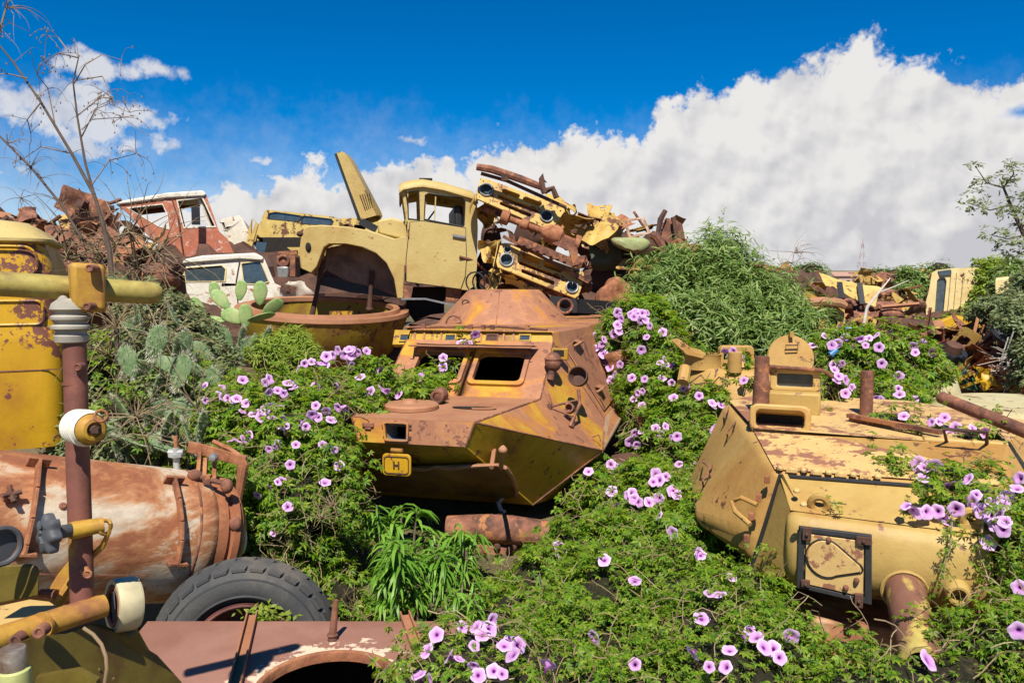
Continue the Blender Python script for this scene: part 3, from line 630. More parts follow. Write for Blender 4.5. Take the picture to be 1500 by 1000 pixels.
    p0 = pk(1115, 585, 1, 1.75); d = M(); zz = pk(1115, 522, 1, 1.75)[2]; d.lathe((p0[0], 1.75, 2.28), (0, 0, 1), [(0, .07), (zz-2.28-.2, .068), (zz-2.28-.2, .06), (zz-2.28, .058), (zz-2.28, .05), (zz-2.3-.08, .045), (zz-2.3-.08, .001)], 16); t.part('exhaust_pipe', d, m_rust)
    p0 = pk(1269, 592, 1, 1.9); d = M(); zz = pk(1269, 543, 1, 1.9)[2]; d.cyl((p0[0], 1.9, 2.2), (p0[0], 1.9, zz), .05, .05, 14); t.part('rusty_pipe', d, m_rust)
    # the rail and the long tube lying on the roof
    d = M(); d.bar(pk(1243, 608, 2, 2.36), pk(1378, 633, 2, 2.36), .05, .03); d.bar(pk(1245, 614, 2, 2.33), pk(1350, 628, 2, 2.34), .03, .03); t.part('roof_rail', d, m_rust)
    d = M(); d.tube([pk(1387, 648, 2, 2.3), pk(1382, 628, 2, 2.42), pk(1446, 633, 2, 2.42), pk(1445, 652, 2, 2.3)], .012, 6); t.part('grab_handle', d, m_rustdark)
    d = M(); d.box(pk(1410, 645, 2, 2.3), (.5, .25, .05)); t.part('roof_plate', d, m_sand, bevel=.01)
    return t
big_turret()
single('steel_tube', M().cyl(P(1379, 582, 5.9), P(1560, 655, 4.9), .045, .045, 16), m_rust, 'long rusty brown tube jutting in from the right edge above the turret', 'tube')
# ---------------------------------------------------------------- vegetation
RS = np.random.RandomState(7)
m_vine = leafmat('vine_leaf', [(.04, .12, .008), (.09, .21, .010), (.15, .28, .014), (.25, .38, .025), (.09, .20, .012), (.32, .38, .04), (.13, .26, .015), (.26, .19, .07)], .45)
m_dryl = leafmat('dry_stem', [(.30, .22, .12), (.22, .15, .08), (.36, .28, .16)], .1, .8)
m_bush = leafmat('bush_leaf', [(.06, .12, .02), (.12, .20, .035), (.19, .28, .06), (.30, .37, .12)], .35, .5)
m_weed = leafmat('weed_leaf', [(.09, .21, .018), (.14, .30, .03), (.22, .39, .05)], .35, .45)
m_lime = leafmat('lime_leaf', [(.14, .22, .02), (.22, .30, .03), (.28, .34, .05)], .35)
m_greyl = leafmat('grey_leaf', [(.10, .14, .05), (.17, .21, .08), (.25, .27, .13)], .3)
m_shadecore = rusty('vine_core', [(.035, .03, .012), (.02, .02, .008), (.08, .055, .03)], 14, .5, .9, 1.0, var=.5, bdist=.04)  # near black: the shade inside the foliage is put into this colour
m_twig = plain('bare_twig', (.22, .16, .12), .8); m_bark = plain('bark', (.10, .07, .05), .85)
m_cact = rusty('cactus_skin', [(.22, .33, .10), (.27, .37, .13), (.33, .38, .15)], 3, .5, .5, .2, var=.2)
m_cact2 = rusty('cactus_grey', [(.11, .18, .07), (.16, .23, .10), (.22, .28, .13)], 3, .5, .6, .2, var=.2)
m_spine = leafmat('cactus_spine', [(.5, .48, .35), (.62, .6, .45)], .2)
def flower_mat():
    m = bpy.data.materials.new('petal'); m.use_nodes = True; nt = m.node_tree; N = nt.nodes; L = nt.links; N.clear()
    out = N.new('ShaderNodeOutputMaterial'); at = N.new('ShaderNodeAttribute'); at.attribute_name = 'rad'; cr = N.new('ShaderNodeValToRGB'); e = cr.color_ramp.elements
    for i in range(3): e.new(.5)
    oi = N.new('ShaderNodeObjectInfo'); hs = N.new('ShaderNodeHueSaturation'); mr = N.new('ShaderNodeMapRange'); mr.inputs[3].default_value = .8; mr.inputs[4].default_value = 1.12; L.new(oi.outputs['Random'], mr.inputs[0]); L.new(mr.outputs[0], hs.inputs['Value'])
    for i, (p, c) in enumerate([(0, (.12, .01, .15)), (.17, (.24, .03, .28)), (.28, (.64, .26, .66)), (.7, (.80, .46, .81)), (1, (.86, .60, .89))]): e[i].position = p; e[i].color = C4(c)
    L.new(at.outputs['Fac'], cr.inputs[0]); L.new(cr.outputs[0], hs.inputs['Color'])
    b = N.new('ShaderNodeBsdfPrincipled'); b.inputs['Roughness'].default_value = .6; b.inputs['Specular IOR Level'].default_value = .2; L.new(hs.outputs[0], b.inputs['Base Color'])
    t = N.new('ShaderNodeBsdfTranslucent'); L.new(hs.outputs[0], t.inputs[0]); x = N.new('ShaderNodeMixShader'); x.inputs[0].default_value = .35; L.new(b.outputs[0], x.inputs[1]); L.new(t.outputs[0], x.inputs[2]); L.new(x.outputs[0], out.inputs[0])
    return m
m_petal = flower_mat()
def flower_mesh(seed, flat=1.0):
    r_ = random.Random(seed); n = 20; v = []; f = []; rad = []
    for k, (rr, z) in enumerate([(.03, -.55), (.13, -.35), (.26, -.12), (.55, .0), (.82, .03), (1, -.02)]):
        for i in range(n):
            a = 2*math.pi*i/n; lob = 1+(.07*math.cos(5*a))*(rr > .5)+r_.uniform(-.02, .02)*(rr > .8)
            zz = z*flat+(.05*math.cos(5*a+1)+r_.uniform(-.04, .04))*(rr > .7)
            v.append((math.cos(a)*rr*lob, math.sin(a)*rr*lob, zz)); rad.append(rr)
    for k in range(5):
        for i in range(n):
            j = (i+1) % n; f.append((k*n+i, k*n+j, k*n+n+j, k*n+n+i))
    f.append(tuple(range(n))[::-1])
    me = bpy.data.meshes.new('flower'); me.from_pydata(v, [], f); at = me.attributes.new('rad', 'FLOAT', 'POINT'); at.data.foreach_set('value', rad)
    me.polygons.foreach_set('use_smooth', [True]*len(me.polygons)); me.materials.append(m_petal); return me
FLOWERS = [flower_mesh(i, fl) for i, fl in enumerate((1, 1.2, 1.6, .8, 2.6))]
def fastmesh(name, V, Q, mat):
    """V (n,3), Q (m,k) all faces with k corners"""
    me = bpy.data.meshes.new(name); n, m, k = len(V), len(Q), Q.shape[1]
    me.vertices.add(n); me.vertices.foreach_set('co', np.ascontiguousarray(V, dtype=np.float32).ravel())
    me.loops.add(m*k); me.loops.foreach_set('vertex_index', np.ascontiguousarray(Q, dtype=np.int32).ravel())
    me.polygons.add(m); me.polygons.foreach_set('loop_start', np.arange(0, m*k, k, dtype=np.int32))
    me.update(calc_edges=True); me.materials.append(mat); return me
def vn(a): return a/np.maximum(np.linalg.norm(a, axis=-1, keepdims=True), 1e-9)
def place(tpl, faces, pos, nrmv, tip, size):
    """copies of a leaf template: x along tip, z along the normal"""
    z = vn(nrmv); x = vn(tip-z*(tip*z).sum(1, keepdims=True)); y = np.cross(z, x); t = np.array(tpl)
    s = np.asarray(size)[:, None, None] if np.ndim(size) else size
    V = (x[:, None]*t[None, :, 0:1]+y[:, None]*t[None, :, 1:2]+z[:, None]*t[None, :, 2:3])*s+pos[:, None]
    Q = (np.array(faces)[None]+(np.arange(len(pos))*len(t))[:, None, None]).reshape(-1, len(faces[0]))
    return V.reshape(-1, 3), Q
def palmate():
    v = []; f = []
    for a, l in ((0, 1.0), (48, .92), (-48, .92), (98, .7), (-98, .7)):
        a = math.radians(a); c, s_ = math.cos(a), math.sin(a); k = len(v); w = .155
        for x, y, z in ((0.02, 0, 0), (.5*l, w, .05), (l, 0, -.14), (.5*l, -w, .05)): v.append((x*c-y*s_, x*s_+y*c, z))
        f.append((k, k+3, k+2, k+1))
    return v, f
PALM = palmate()
LANCE = ([(0, 0, 0), (.35, .07, .03), (.7, .055, -.02), (1, 0, -.16), (.7, -.055, -.02), (.35, -.07, .03)], [(0, 5, 1, 1), (5, 4, 2, 1), (4, 3, 2, 2)])
LANCE = ([(0, .012, 0), (0, -.012, 0), (.4, .075, .03), (.4, -.075, .03), (.78, .05, -.04), (.78, -.05, -.04), (1, .006, -.2), (1, -.006, -.2)], [(0, 1, 3, 2), (2, 3, 5, 4), (4, 5, 7, 6)])
DROOP = ([(0, .02, 0), (0, -.02, 0), (.28, .075, .10), (.28, -.075, .10), (.62, .07, .02), (.62, -.07, .02), (.9, .035, -.26), (.9, -.035, -.26), (1, .004, -.45), (1, -.004, -.45)], [(0, 1, 3, 2), (2, 3, 5, 4), (4, 5, 7, 6), (6, 7, 9, 8)])
SMALL = ([(0, 0, 0), (.5, .22, .05), (1, 0, -.05), (.5, -.22, .05)], [(0, 3, 2, 1)])
def wob(p):
    return (np.sin(p[:, 0]*5.1+p[:, 1]*3.3)+np.sin(p[:, 1]*6.7-p[:, 2]*4.1+1)+np.sin(p[:, 2]*7.3+p[:, 0]*2.9+2)+np.sin(p[:, 0]*13+p[:, 2]*11)*.6)/3.6
def blob_points(blobs, dens, seed, keep=.9, back=.45):
    """points and normals spread over the outside of a heap of ellipsoids"""
    rs = np.random.RandomState(seed); PP = []; NN = []
    C = np.array([P(*b[:3]) for b in blobs]); R = np.array([b[3:6] for b in blobs])
    for i, (c, r) in enumerate(zip(C, R)):
        area = 4*math.pi*((r[0]*r[1])**1.6/3+(r[0]*r[2])**1.6/3+(r[1]*r[2])**1.6/3)**(1/1.6); n = int(area*dens)
        q = vn(rs.randn(n, 3)); p = c+q*r; nn = vn(q/r)
        k = np.ones(n, bool)
        for j in range(len(C)):
            if j != i: k &= (((p-C[j])/R[j])**2).sum(1) > keep**2
        away = ((p-CAM)*nn).sum(1) > 0.1*np.linalg.norm(p-CAM, axis=1)
        k &= ~(away & (rs.rand(n) > back)); k &= ~((nn[:, 2] < -.45) & (rs.rand(n) > .3))
        k &= (wob(p*1.3)+rs.rand(n)*1.6) > -.1; k &= (wob(p*2.7+5)+rs.rand(n)*.5) > -.42
        PP.append(p[k]); NN.append(nn[k])
    return np.concatenate(PP), np.concatenate(NN), C, R, rs
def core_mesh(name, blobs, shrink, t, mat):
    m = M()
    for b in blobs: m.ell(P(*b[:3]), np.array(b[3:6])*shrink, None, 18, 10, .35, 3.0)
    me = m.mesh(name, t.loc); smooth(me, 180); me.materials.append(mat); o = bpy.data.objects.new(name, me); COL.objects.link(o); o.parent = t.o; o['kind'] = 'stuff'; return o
def leafobj(name, V, Q, t, mat):
    me = fastmesh(name, V-t.loc, Q, mat); o = bpy.data.objects.new(name, me); COL.objects.link(o); o.parent = t.o; return o
def stems(name, pts, nn, t, mat, n, length, rs, r=.004, droop=.3):
    m = M(); idx = rs.randint(0, len(pts), n)
    for i in idx:
        p = pts[i].copy(); d = vn(rs.randn(3)*.7+nn[i]*.3+np.array([0, 0, -droop])); l = [p]
        for k in range(5):
            d = vn(d+rs.randn(3)*.35+np.array([0, 0, -.08])); p = p+d*length/5*rs.uniform(.6, 1.3); l.append(p)
        m.tube(l, r*rs.uniform(.7, 1.4), 3, False)
    me = m.mesh(name, t.loc); me.materials.append(mat); o = bpy.data.objects.new(name, me); COL.objects.link(o); o.parent = t.o; o['kind'] = 'stuff'; return o
def vine(label, blobs, flowers, dens=2000, rpx=7.5, frpx=(7.5, 7.5), seed=1, strands=(), shrink=.74, cat='flowering vine', group='morning glory vines over the wrecks', extra=0, name='flowering_vine', stemn=None, core=True):
    pts, nn, C, R, rs = blob_points(blobs, dens, seed)
    t = T(name, label, cat, (C[:, 0].mean(), C[:, 1].mean(), (C[:, 2]-R[:, 2]).min()), 0, group)
    n = len(pts); dd = (pts-CAM)@FW
    pos = pts+nn*(rs.rand(n, 1)*.16-.11)+nn*(wob(pts*1.6)[:, None]*.10+np.minimum(0, wob(pts*2.7+5)+.1)[:, None]*.22)+nn*np.maximum(0, wob(pts*4.3+3)-.3)[:, None]*.32
    ln = vn(nn*.55+np.array([0, 0, .55])+SUN*.25+rs.randn(n, 3)*.38); tip = rs.randn(n, 3)+np.array([0, 0, -.8])+nn*.3
    size = 1.18*rpx*np.clip(dd, 3, 12)/FPX*rs.uniform(.45, 1.6, n)
    V, Q = place(*PALM, pos, ln, tip, size); VV = [V]; QQ = [Q]; k = len(V)
    for st in strands:                                             # trailing shoots: (pixel, depth) polylines
        a = [P(*s_) for s_ in st[0]]; L = sum(np.linalg.norm(b-c) for b, c in zip(a[1:], a)); nL = int(L*st[1]); w = st[2]
        sp = np.array([a[min(int(u), len(a)-2)]*(1-(u-min(int(u), len(a)-2)))+a[min(int(u), len(a)-2)+1]*(u-min(int(u), len(a)-2)) for u in np.sort(rs.rand(nL))*(len(a)-1)])
        sp = sp+rs.randn(nL, 3)*w; tc_ = vn(CAM-sp); d_ = (sp-CAM)@FW
        V, Q = place(*PALM, sp, vn(tc_*.5+np.array([0, 0, .5])+rs.randn(nL, 3)*.4), rs.randn(nL, 3)+np.array([0, 0, -1.]), rpx*d_/FPX*rs.uniform(.6, 1.2, nL)); VV.append(V); QQ.append(Q+k); k += len(V)
    leafobj('foliage', np.concatenate(VV), np.concatenate(QQ), t, m_vine)
    if core: core_mesh('tangle', blobs, shrink, t, m_shadecore)
    stems('dry_stems', pts+nn*.02, nn, t, m_dryl, stemn if stemn is not None else max(20, int(len(pts)*.05)), .26, rs, .0026)
    sm = M()
    for st in strands: sm.tube([P(*s_) for s_ in st[0]], .005, 4)
    if strands:
        me = sm.mesh('trailing_stem', t.loc); me.materials.append(m_dryl); o = bpy.data.objects.new('trailing_stem', me); COL.objects.link(o); o.parent = t.o
    # flowers sit where the sight line meets the foliage
    mm = M()
    for b in blobs: mm.ell(P(*b[:3]), np.array(b[3:6])*1.07, None, 20, 12)
    bv = BVHTree.FromPolygons(mm.V, mm.F); pix = np.array([b[:2] for b in blobs], float)
    fl = list(flowers)[:100]
    for i, (px, py) in enumerate(fl):
        d = ray(px, py); hit, hn, _, dist = bv.ray_cast(Vector(CAM), Vector(d))
        if hit is None or dist/np.linalg.norm(d) > max(b[2] for b in blobs)+.6:
            j = np.argmin(((pix-np.array([px, py]))**2).sum(1)); p = P(px, py, blobs[j][2]-.05); hn = Vector(vn(CAM-p))
        else: p = np.array(hit)
        hn = np.array(hn); hn = hn if hn@(CAM-p) > 0 else -hn
        dpt = (p-CAM)@FW; f0, f1 = frpx; fr_ = f0+(f1-f0)*min(1, max(0, (py-480)/500)); r = fr_*dpt/FPX*rs.uniform(.75, 1.18)
        zz = vn(vn(CAM-p)*.65+hn*.3+np.array([0, 0, .25])+rs.randn(3)*.55)
        o = bpy.data.objects.new('flower', FLOWERS[rs.choice(5, p=[.26, .26, .2, .18, .10])]); COL.objects.link(o); o.parent = t.o
        mw = Matrix(np.stack(list(frame_from(zz))+[zz], 1).tolist()).to_4x4(); o.matrix_local = Matrix.Translation(Vector(p+vn(CAM-p)*.075-t.loc))@mw@Matrix.Rotation(rs.rand()*6, 4, 'Z')@Matrix.Scale(r, 4)
    return t
def zz(o, s, l): return [(o[0]+a*s, o[1]+b*s) for a, b in l]
FL = zz((280, 470), .33, [(60,287),(135,297),(115,335),(140,345),(165,343),(185,350),(203,343),(65,353),(230,260),(242,365),(230,402),(330,272),(350,257),(347,318),(385,307),(455,297),(410,322),(430,275),(450,275),(320,380),(335,403),(358,383),(395,375),(272,415),(295,410),(312,425),(362,427),(410,430),(400,462),(415,465),(493,450),(510,470),(465,548),(553,290),(647,281),(553,375),(537,417),(563,427),(600,400),(622,438),(650,385),(668,380),(683,397),(583,548),(637,572),(657,642),(440,637),(595,715),(408,697),(387,713),(348,737),(293,773),(430,823),(180,530),(205,530),(235,525),(253,510),(345,570),(378,552),(475,215),(505,190),(535,180),(560,195),(580,188),(597,195),(600,157),(625,155),(650,130),(700,125),(715,130),(740,140),(685,150),(710,152),(700,182),(712,203),(780,133),(750,247),(840,225),(370,935)])
FB = zz((280, 470), .33, [(850,305),(793,312),(870,312),(868,352),(920,325)])+zz((480, 400), .38, [(570,237),(515,275),(530,275),(545,272),(445,325),(443,362),(358,398),(204,380)])
FC = zz((860, 440), .3, [(160,75),(150,60),(165,90),(235,50),(215,70),(245,65),(230,80),(270,60),(295,60),(265,100),(287,95),(305,125),(290,178),(150,120),(130,165),(155,147),(370,155),(265,242),(245,303),(40,170),(30,235),(45,230),(70,215),(85,190),(80,260),(70,280),(95,300),(80,305),(105,320),(110,325),(130,290),(160,312),(133,360),(120,390),(218,377),(280,383),(357,303),(380,287),(382,318),(415,320),(367,377),(412,402),(270,443),(245,453),(228,480),(268,515),(420,472),(470,430),(485,435),(497,425),(532,443),(547,465),(612,500),(617,515),(657,510),(335,622),(357,655),(385,615),(382,635),(415,668),(440,665),(265,640),(233,648),(208,690),(243,707),(618,620),(640,615),(622,640),(613,687),(448,798),(532,808)])
FS = zz((860, 440), .3, [(340,850),(350,877),(323,885),(385,860),(120,930),(185,850),(155,815),(200,950),(225,945),(230,970),(255,985),(305,985),(350,965),(418,930),(437,947)])+zz((980, 480), .5, [(92,665),(183,730),(117,778),(145,780),(95,850),(68,952),(177,943),(237,885),(255,905),(225,908),(280,935),(303,938),(325,965),(357,902),(118,992),(165,992)])+[(820,800),(820,815),(885,820),(862,690),(895,680),(905,740),(990,720),(965,755),(985,780),(1025,812),(930,850),(870,933),(930,972)]
FF = zz((560, 860), .2933, [(550,165),(505,180),(535,210),(500,235),(575,280),(610,290),(640,270),(680,290),(650,335),(460,290),(330,345),(385,355),(455,390),(480,440),(555,415),(600,430),(180,435),(240,460),(830,380),(270,235),(220,315),(465,195),(400,195)])
FT = zz((1160, 480), .3, [(620,665),(650,680),(700,675),(640,733),(670,765),(517,760),(757,763),(857,737),(900,815),(880,845),(803,885),(975,850),(1035,865),(930,895),(965,910),(1010,905),(1050,820),(1000,960),(1030,985),(555,868),(590,890),(620,905),(660,900),(710,895),(735,925),(765,945),(1040,945)])+[(1448,795),(1470,735),(1490,715),(1493,700)]
FR_ = zz((980, 480), .5, [(1025,887),(760,973),(1027,760)])
FK = zz((1160, 480), .3, [(165,40),(210,30),(262,47),(100,85),(195,85),(223,75),(300,92),(340,55),(325,50),(360,85),(377,50),(413,35),(425,95),(480,22),(550,50),(580,45),(592,90),(602,120),(640,80),(685,120),(440,175),(523,240),(245,175),(205,185),(210,205),(230,235),(220,260),(265,255),(117,303),(262,320),(290,290),(300,360),(310,390),(295,375),(395,370),(410,345),(430,350),(450,365),(520,297),(525,323),(500,400),(540,395),(545,430),(490,400),(600,400),(597,350),(440,485),(470,505),(495,508),(160,430),(140,445),(125,465),(680,460),(720,458),(745,437),(800,485),(735,525),(770,520),(885,490),(945,500),(940,520)])
F2 = zz((900, 340), .22, [(735,790),(790,793),(760,820),(845,835),(835,858),(607,885),(610,910),(860,985),(1065,945),(680,925)])

vine('broad vine mound full of pink flowers, left of the carrier nose', [(460,590,7.2,.5,.5,.27),(530,570,7.6,.34,.45,.2),(395,600,6.8,.48,.5,.3),(330,620,6.7,.38,.4,.28),(430,650,6.4,.42,.45,.36),(480,622,6.6,.17,.3,.3),(375,700,6.2,.38,.4,.36),(440,725,6.1,.34,.4,.38),(488,690,6.2,.13,.25,.36),(508,735,6.05,.07,.15,.26),(392,790,6.0,.3,.3,.34),(450,820,6.1,.3,.3,.3),(445,890,5.5,.3,.25,.14),(505,880,5.7,.16,.2,.2)], FL, seed=2)
vine('thin vine creeping over the left nose deck and windscreen of the carrier', [(560,565,7.55,.25,.3,.08),(600,565,7.65,.25,.3,.07),(640,550,7.9,.18,.2,.06),(548,600,7.0,.16,.2,.05),(660,530,8.15,.1,.12,.05),(525,590,7.0,.2,.25,.1),(690,502,8.42,.08,.07,.035),(620,575,7.55,.2,.2,.05)], FB, dens=1000, seed=3, stemn=20, shrink=.6)
vine('tall vine column with pink flowers, right of the carrier side hatch', [(930,478,9.7,.4,.4,.3),(888,505,9.8,.18,.3,.17),(960,510,9.4,.33,.4,.35),(920,555,9.6,.2,.3,.35),(965,580,9.0,.38,.4,.45),(945,640,8.7,.22,.3,.35),(1000,620,8.4,.42,.4,.36),(1035,590,8.3,.25,.35,.2),(1010,685,7.8,.38,.35,.36),(1040,645,7.7,.18,.25,.25)], FC, rpx=6.8, frpx=(6.6, 7.5), seed=4)
vine('wide vine carpet with scattered flowers, sloping from carrier to lower edge', [(985,740,7.0,.5,.5,.36),(905,735,7.3,.38,.4,.25),(1000,805,6.2,.4,.4,.34),(930,815,6.3,.46,.4,.3),(865,810,6.4,.4,.4,.3),(865,705,7.7,.25,.3,.2),(805,865,5.9,.4,.4,.3),(755,915,5.4,.36,.35,.25),(900,885,5.3,.5,.4,.32),(1000,885,5.2,.42,.4,.33),(850,950,4.7,.46,.35,.28),(950,965,4.5,.46,.35,.28),(1050,935,4.6,.38,.35,.28),(1090,885,4.9,.25,.3,.2),(1130,965,4.3,.33,.3,.24),(1050,1000,4.0,.4,.35,.24),(950,1040,3.9,.5,.4,.25),(1200,1000,4.1,.25,.3,.15)], FS, seed=5, rpx=7.5, stemn=600, frpx=(7.5, 11.5), group='morning glory vines over the wrecks')
vine('vine clump with large pink flowers over the brown hull roof corner', [(680,965,3.6,.22,.25,.12),(740,950,3.8,.24,.25,.12),(645,1010,3.3,.24,.25,.13),(720,1015,3.2,.28,.25,.16),(800,995,3.5,.3,.25,.18),(625,955,3.85,.08,.1,.04)], FF, seed=6, rpx=8.5, frpx=(11.5, 11.5))
vine('vine trailing across the roof and mantlet of the big turret', [(1300,688,5.25,.1,.14,.04),(1350,690,5.12,.2,.18,.05),(1410,697,5.0,.22,.2,.07),(1395,735,4.75,.17,.13,.06),(1450,738,4.7,.17,.18,.1),(1340,742,4.72,.1,.06,.03),(1478,800,4.45,.1,.15,.22),(1488,870,4.35,.1,.12,.22),(1270,670,5.5,.06,.1,.03),(1510,740,4.6,.15,.2,.15)], FT, seed=8, rpx=8, frpx=(10.5, 10.5), shrink=.6, stemn=25,
     strands=[([(1335,630,5.9),(1310,655,5.6),(1275,685,5.3)], 90, .03), ([(1395,755,4.55),(1392,800,4.45),(1378,850,4.4)], 110, .02), ([(1440,760,4.5),(1435,810,4.42),(1448,850,4.4)], 80, .025), ([(1215,735,4.75),(1240,738,4.75)], 60, .02)])
vine('low vine in the lower right corner below the mantlet', [(1400,970,4.0,.3,.3,.14),(1320,1000,3.9,.25,.3,.12),(1480,960,4.0,.28,.3,.26),(1500,900,4.3,.15,.2,.2),(1260,1010,3.8,.2,.2,.1)], FR_, seed=9, rpx=8.5, frpx=(11, 14))
vine('flowering vine bush behind the big turret, in front of the scrap heap', [(1270,530,8.4,.45,.4,.33),(1325,545,8.4,.36,.4,.33),(1220,525,8.4,.25,.3,.25),(1290,590,7.8,.4,.3,.22),(1222,575,7.2,.13,.15,.2),(1345,590,7.9,.18,.2,.15),(1365,630,5.75,.18,.08,.035),(1305,612,6.1,.18,.1,.04),(1435,640,5.45,.2,.08,.035),(1215,620,6.6,.1,.1,.15)], FK, seed=10, rpx=7, frpx=(7, 9), strands=[([(1200,560,7.2),(1210,600,7.),(1220,630,6.9)], 80, .03)])
vine('sparse vine strands growing over the small ochre turret', [(1030,520,8.6,.12,.15,.05),(1065,545,8.3,.16,.15,.04),(1090,530,8.3,.1,.12,.04),(1075,555,8.1,.12,.1,.04),(1100,560,8.0,.1,.1,.05)], F2, seed=11, rpx=6, frpx=(6, 6), dens=900, shrink=.5, stemn=8)

vine('leafy creeper without flowers tangled over the prickly pears behind the boiler', [(250,575,7.0,.28,.3,.3),(190,600,6.8,.28,.3,.3),(290,640,6.6,.22,.3,.26),(170,530,7.2,.25,.3,.28),(235,500,7.5,.28,.3,.22),(300,560,7.1,.2,.25,.25),(230,650,6.6,.3,.3,.15)], [], dens=420, seed=15, rpx=6.5, name='creeper', cat='creeper', group=None, shrink=.7)
vine('sparse creeper of the vine slope reaching down beside the shaded weeds', [(560,880,5.9,.1,.2,.08),(720,930,5.2,.2,.2,.12),(610,905,5.5,.2,.2,.05)], [], dens=900, seed=16, rpx=6.5, name='creeper', cat='creeper', group=None)
def leafy(name, label, cat, blobs, tpl, size, dens, mat, seed, coremat, shrink=.75, whorl=7, droop=.6, stem=True, group=None, stemmat=None, shoot=0):
    """a bush: whorls of leaves over a heap of ellipsoids, with stems"""
    pts, nn, C, R, rs = blob_points(blobs, dens/whorl, seed, .8)
    t = T(name, label, cat, (C[:, 0].mean(), C[:, 1].mean(), (C[:, 2]-R[:, 2]).min()), 0, group)
    n = len(pts); pts = pts+nn*(rs.rand(n, 1)*.34-.22)*R.mean()+nn*wob(pts*2)[:, None]*.18*R.mean()/.5+nn*np.maximum(0, wob(pts*4+1)-.35)[:, None]*.5*R.mean()
    pp = np.repeat(pts, whorl, 0)+rs.randn(n*whorl, 3)*size*.22; ax = np.repeat(vn(nn*.6+np.array([0, 0, .7])+rs.randn(n, 3)*.4), whorl, 0)
    out = vn(rs.randn(n*whorl, 3)); out = vn(out-ax*(out*ax).sum(1, keepdims=True)+ax*.35+np.array([0, 0, -droop])*rs.rand(n*whorl, 1))
    if shoot:
        u_ = rs.rand(n*whorl, 1); pp = np.repeat(pts, whorl, 0)+ax*u_*shoot*np.repeat(rs.uniform(.5, 1.3, (n, 1)), whorl, 0)+rs.randn(n*whorl, 3)*.012; out = vn(out*.75+ax*.75)
    up_ = vn(ax+SUN*.3+rs.randn(n*whorl, 3)*.25)
    V, Q = place(*tpl, pp, up_, out, size*rs.uniform(.7, 1.3, n*whorl)); leafobj('foliage', V, Q, t, mat)
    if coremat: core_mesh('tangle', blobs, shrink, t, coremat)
    if stem:
        m = M(); base = np.array([C[:, 0].mean(), C[:, 1].mean(), (C[:, 2]-R[:, 2]).min()-.3])
        for i in rs.choice(n, min(n, 40), False):
            a = base+rs.randn(3)*np.array([R[:, 0].mean()*.8, .1, .05]); b = pts[i]; c = (a+b)/2+rs.randn(3)*.08+np.array([0, 0, .05]); m.tube([a, c, b], [.014, .009, .004], 4)
        me = m.mesh('stems', t.loc); me.materials.append(stemmat or m_bark); o = bpy.data.objects.new('stems', me); COL.objects.link(o); o.parent = t.o
    return t
leafy('leafy_bush', 'large dense green bush with narrow leaves, behind the small ochre turret', 'bush', [(1000,445,10.6,.5,.5,.42),(1065,440,10.8,.5,.5,.36),(1115,485,10.5,.5,.5,.3),(1030,490,10.3,.6,.5,.33),(965,445,10.5,.24,.3,.26),(1160,500,10.3,.33,.4,.17),(962,418,10.7,.13,.2,.12),(1020,395,10.7,.16,.2,.18),(1085,408,10.8,.15,.2,.16),(1140,462,10.5,.18,.2,.16),(1180,478,10.3,.14,.2,.14),(985,470,10.1,.25,.2,.25),(1060,470,10.1,.3,.2,.22),(1060,382,10.9,.16,.3,.16),(1075,362,10.9,.07,.1,.08),(1050,358,10.9,.06,.1,.07),(1050,400,10.8,.3,.3,.25),(992,420,10.7,.33,.35,.24),(1120,440,10.8,.3,.3,.2),(938,425,10.6,.08,.15,.06),(1100,520,10.,.6,.3,.2)], LANCE, .125, 3000, m_bush, 21, m_shadecore, .66, 12, -.1, shoot=.36)
leafy('small_bush', 'small lime green bush with fine upright leaves below the open hull', 'bush', [(420,508,8.3,.22,.22,.18),(395,520,8.2,.18,.2,.14),(440,520,8.2,.16,.2,.14)], LANCE, .085, 5500, m_lime, 22, m_shadecore, .65, 8, -.4)
leafy('thorny_bush', 'grey green scrubby bush at the right edge, below the leaning tree', 'bush', [(1470,455,13,.35,.5,.25),(1505,480,11.5,.4,.5,.4),(1440,468,13.5,.25,.3,.15),(1505,540,10.5,.18,.3,.35),(1510,425,13,.3,.4,.3)], SMALL, .075, 2600, m_greyl, 23, m_shadecore, .6, 6, .2)
leafy('overgrown_shrub', 'grey green shrub tangled with dry twigs, behind the pipe stand', 'shrub', [(230,470,7.8,.35,.4,.35),(190,520,7.5,.3,.4,.3),(270,500,7.9,.3,.35,.3),(180,600,7.2,.3,.4,.3),(240,590,7.1,.35,.35,.3),(290,570,7.2,.25,.3,.25),(200,650,6.8,.3,.3,.25),(270,640,6.9,.25,.3,.25),(160,430,8,.25,.3,.2),(150,560,7.4,.3,.3,.4),(130,640,6.9,.35,.3,.3),(230,540,7.2,.3,.3,.35),(300,600,6.9,.2,.25,.3),(310,540,7.4,.25,.25,.2)], SMALL, .06, 2800, m_greyl, 24, m_shadecore, .7, 6, .3)
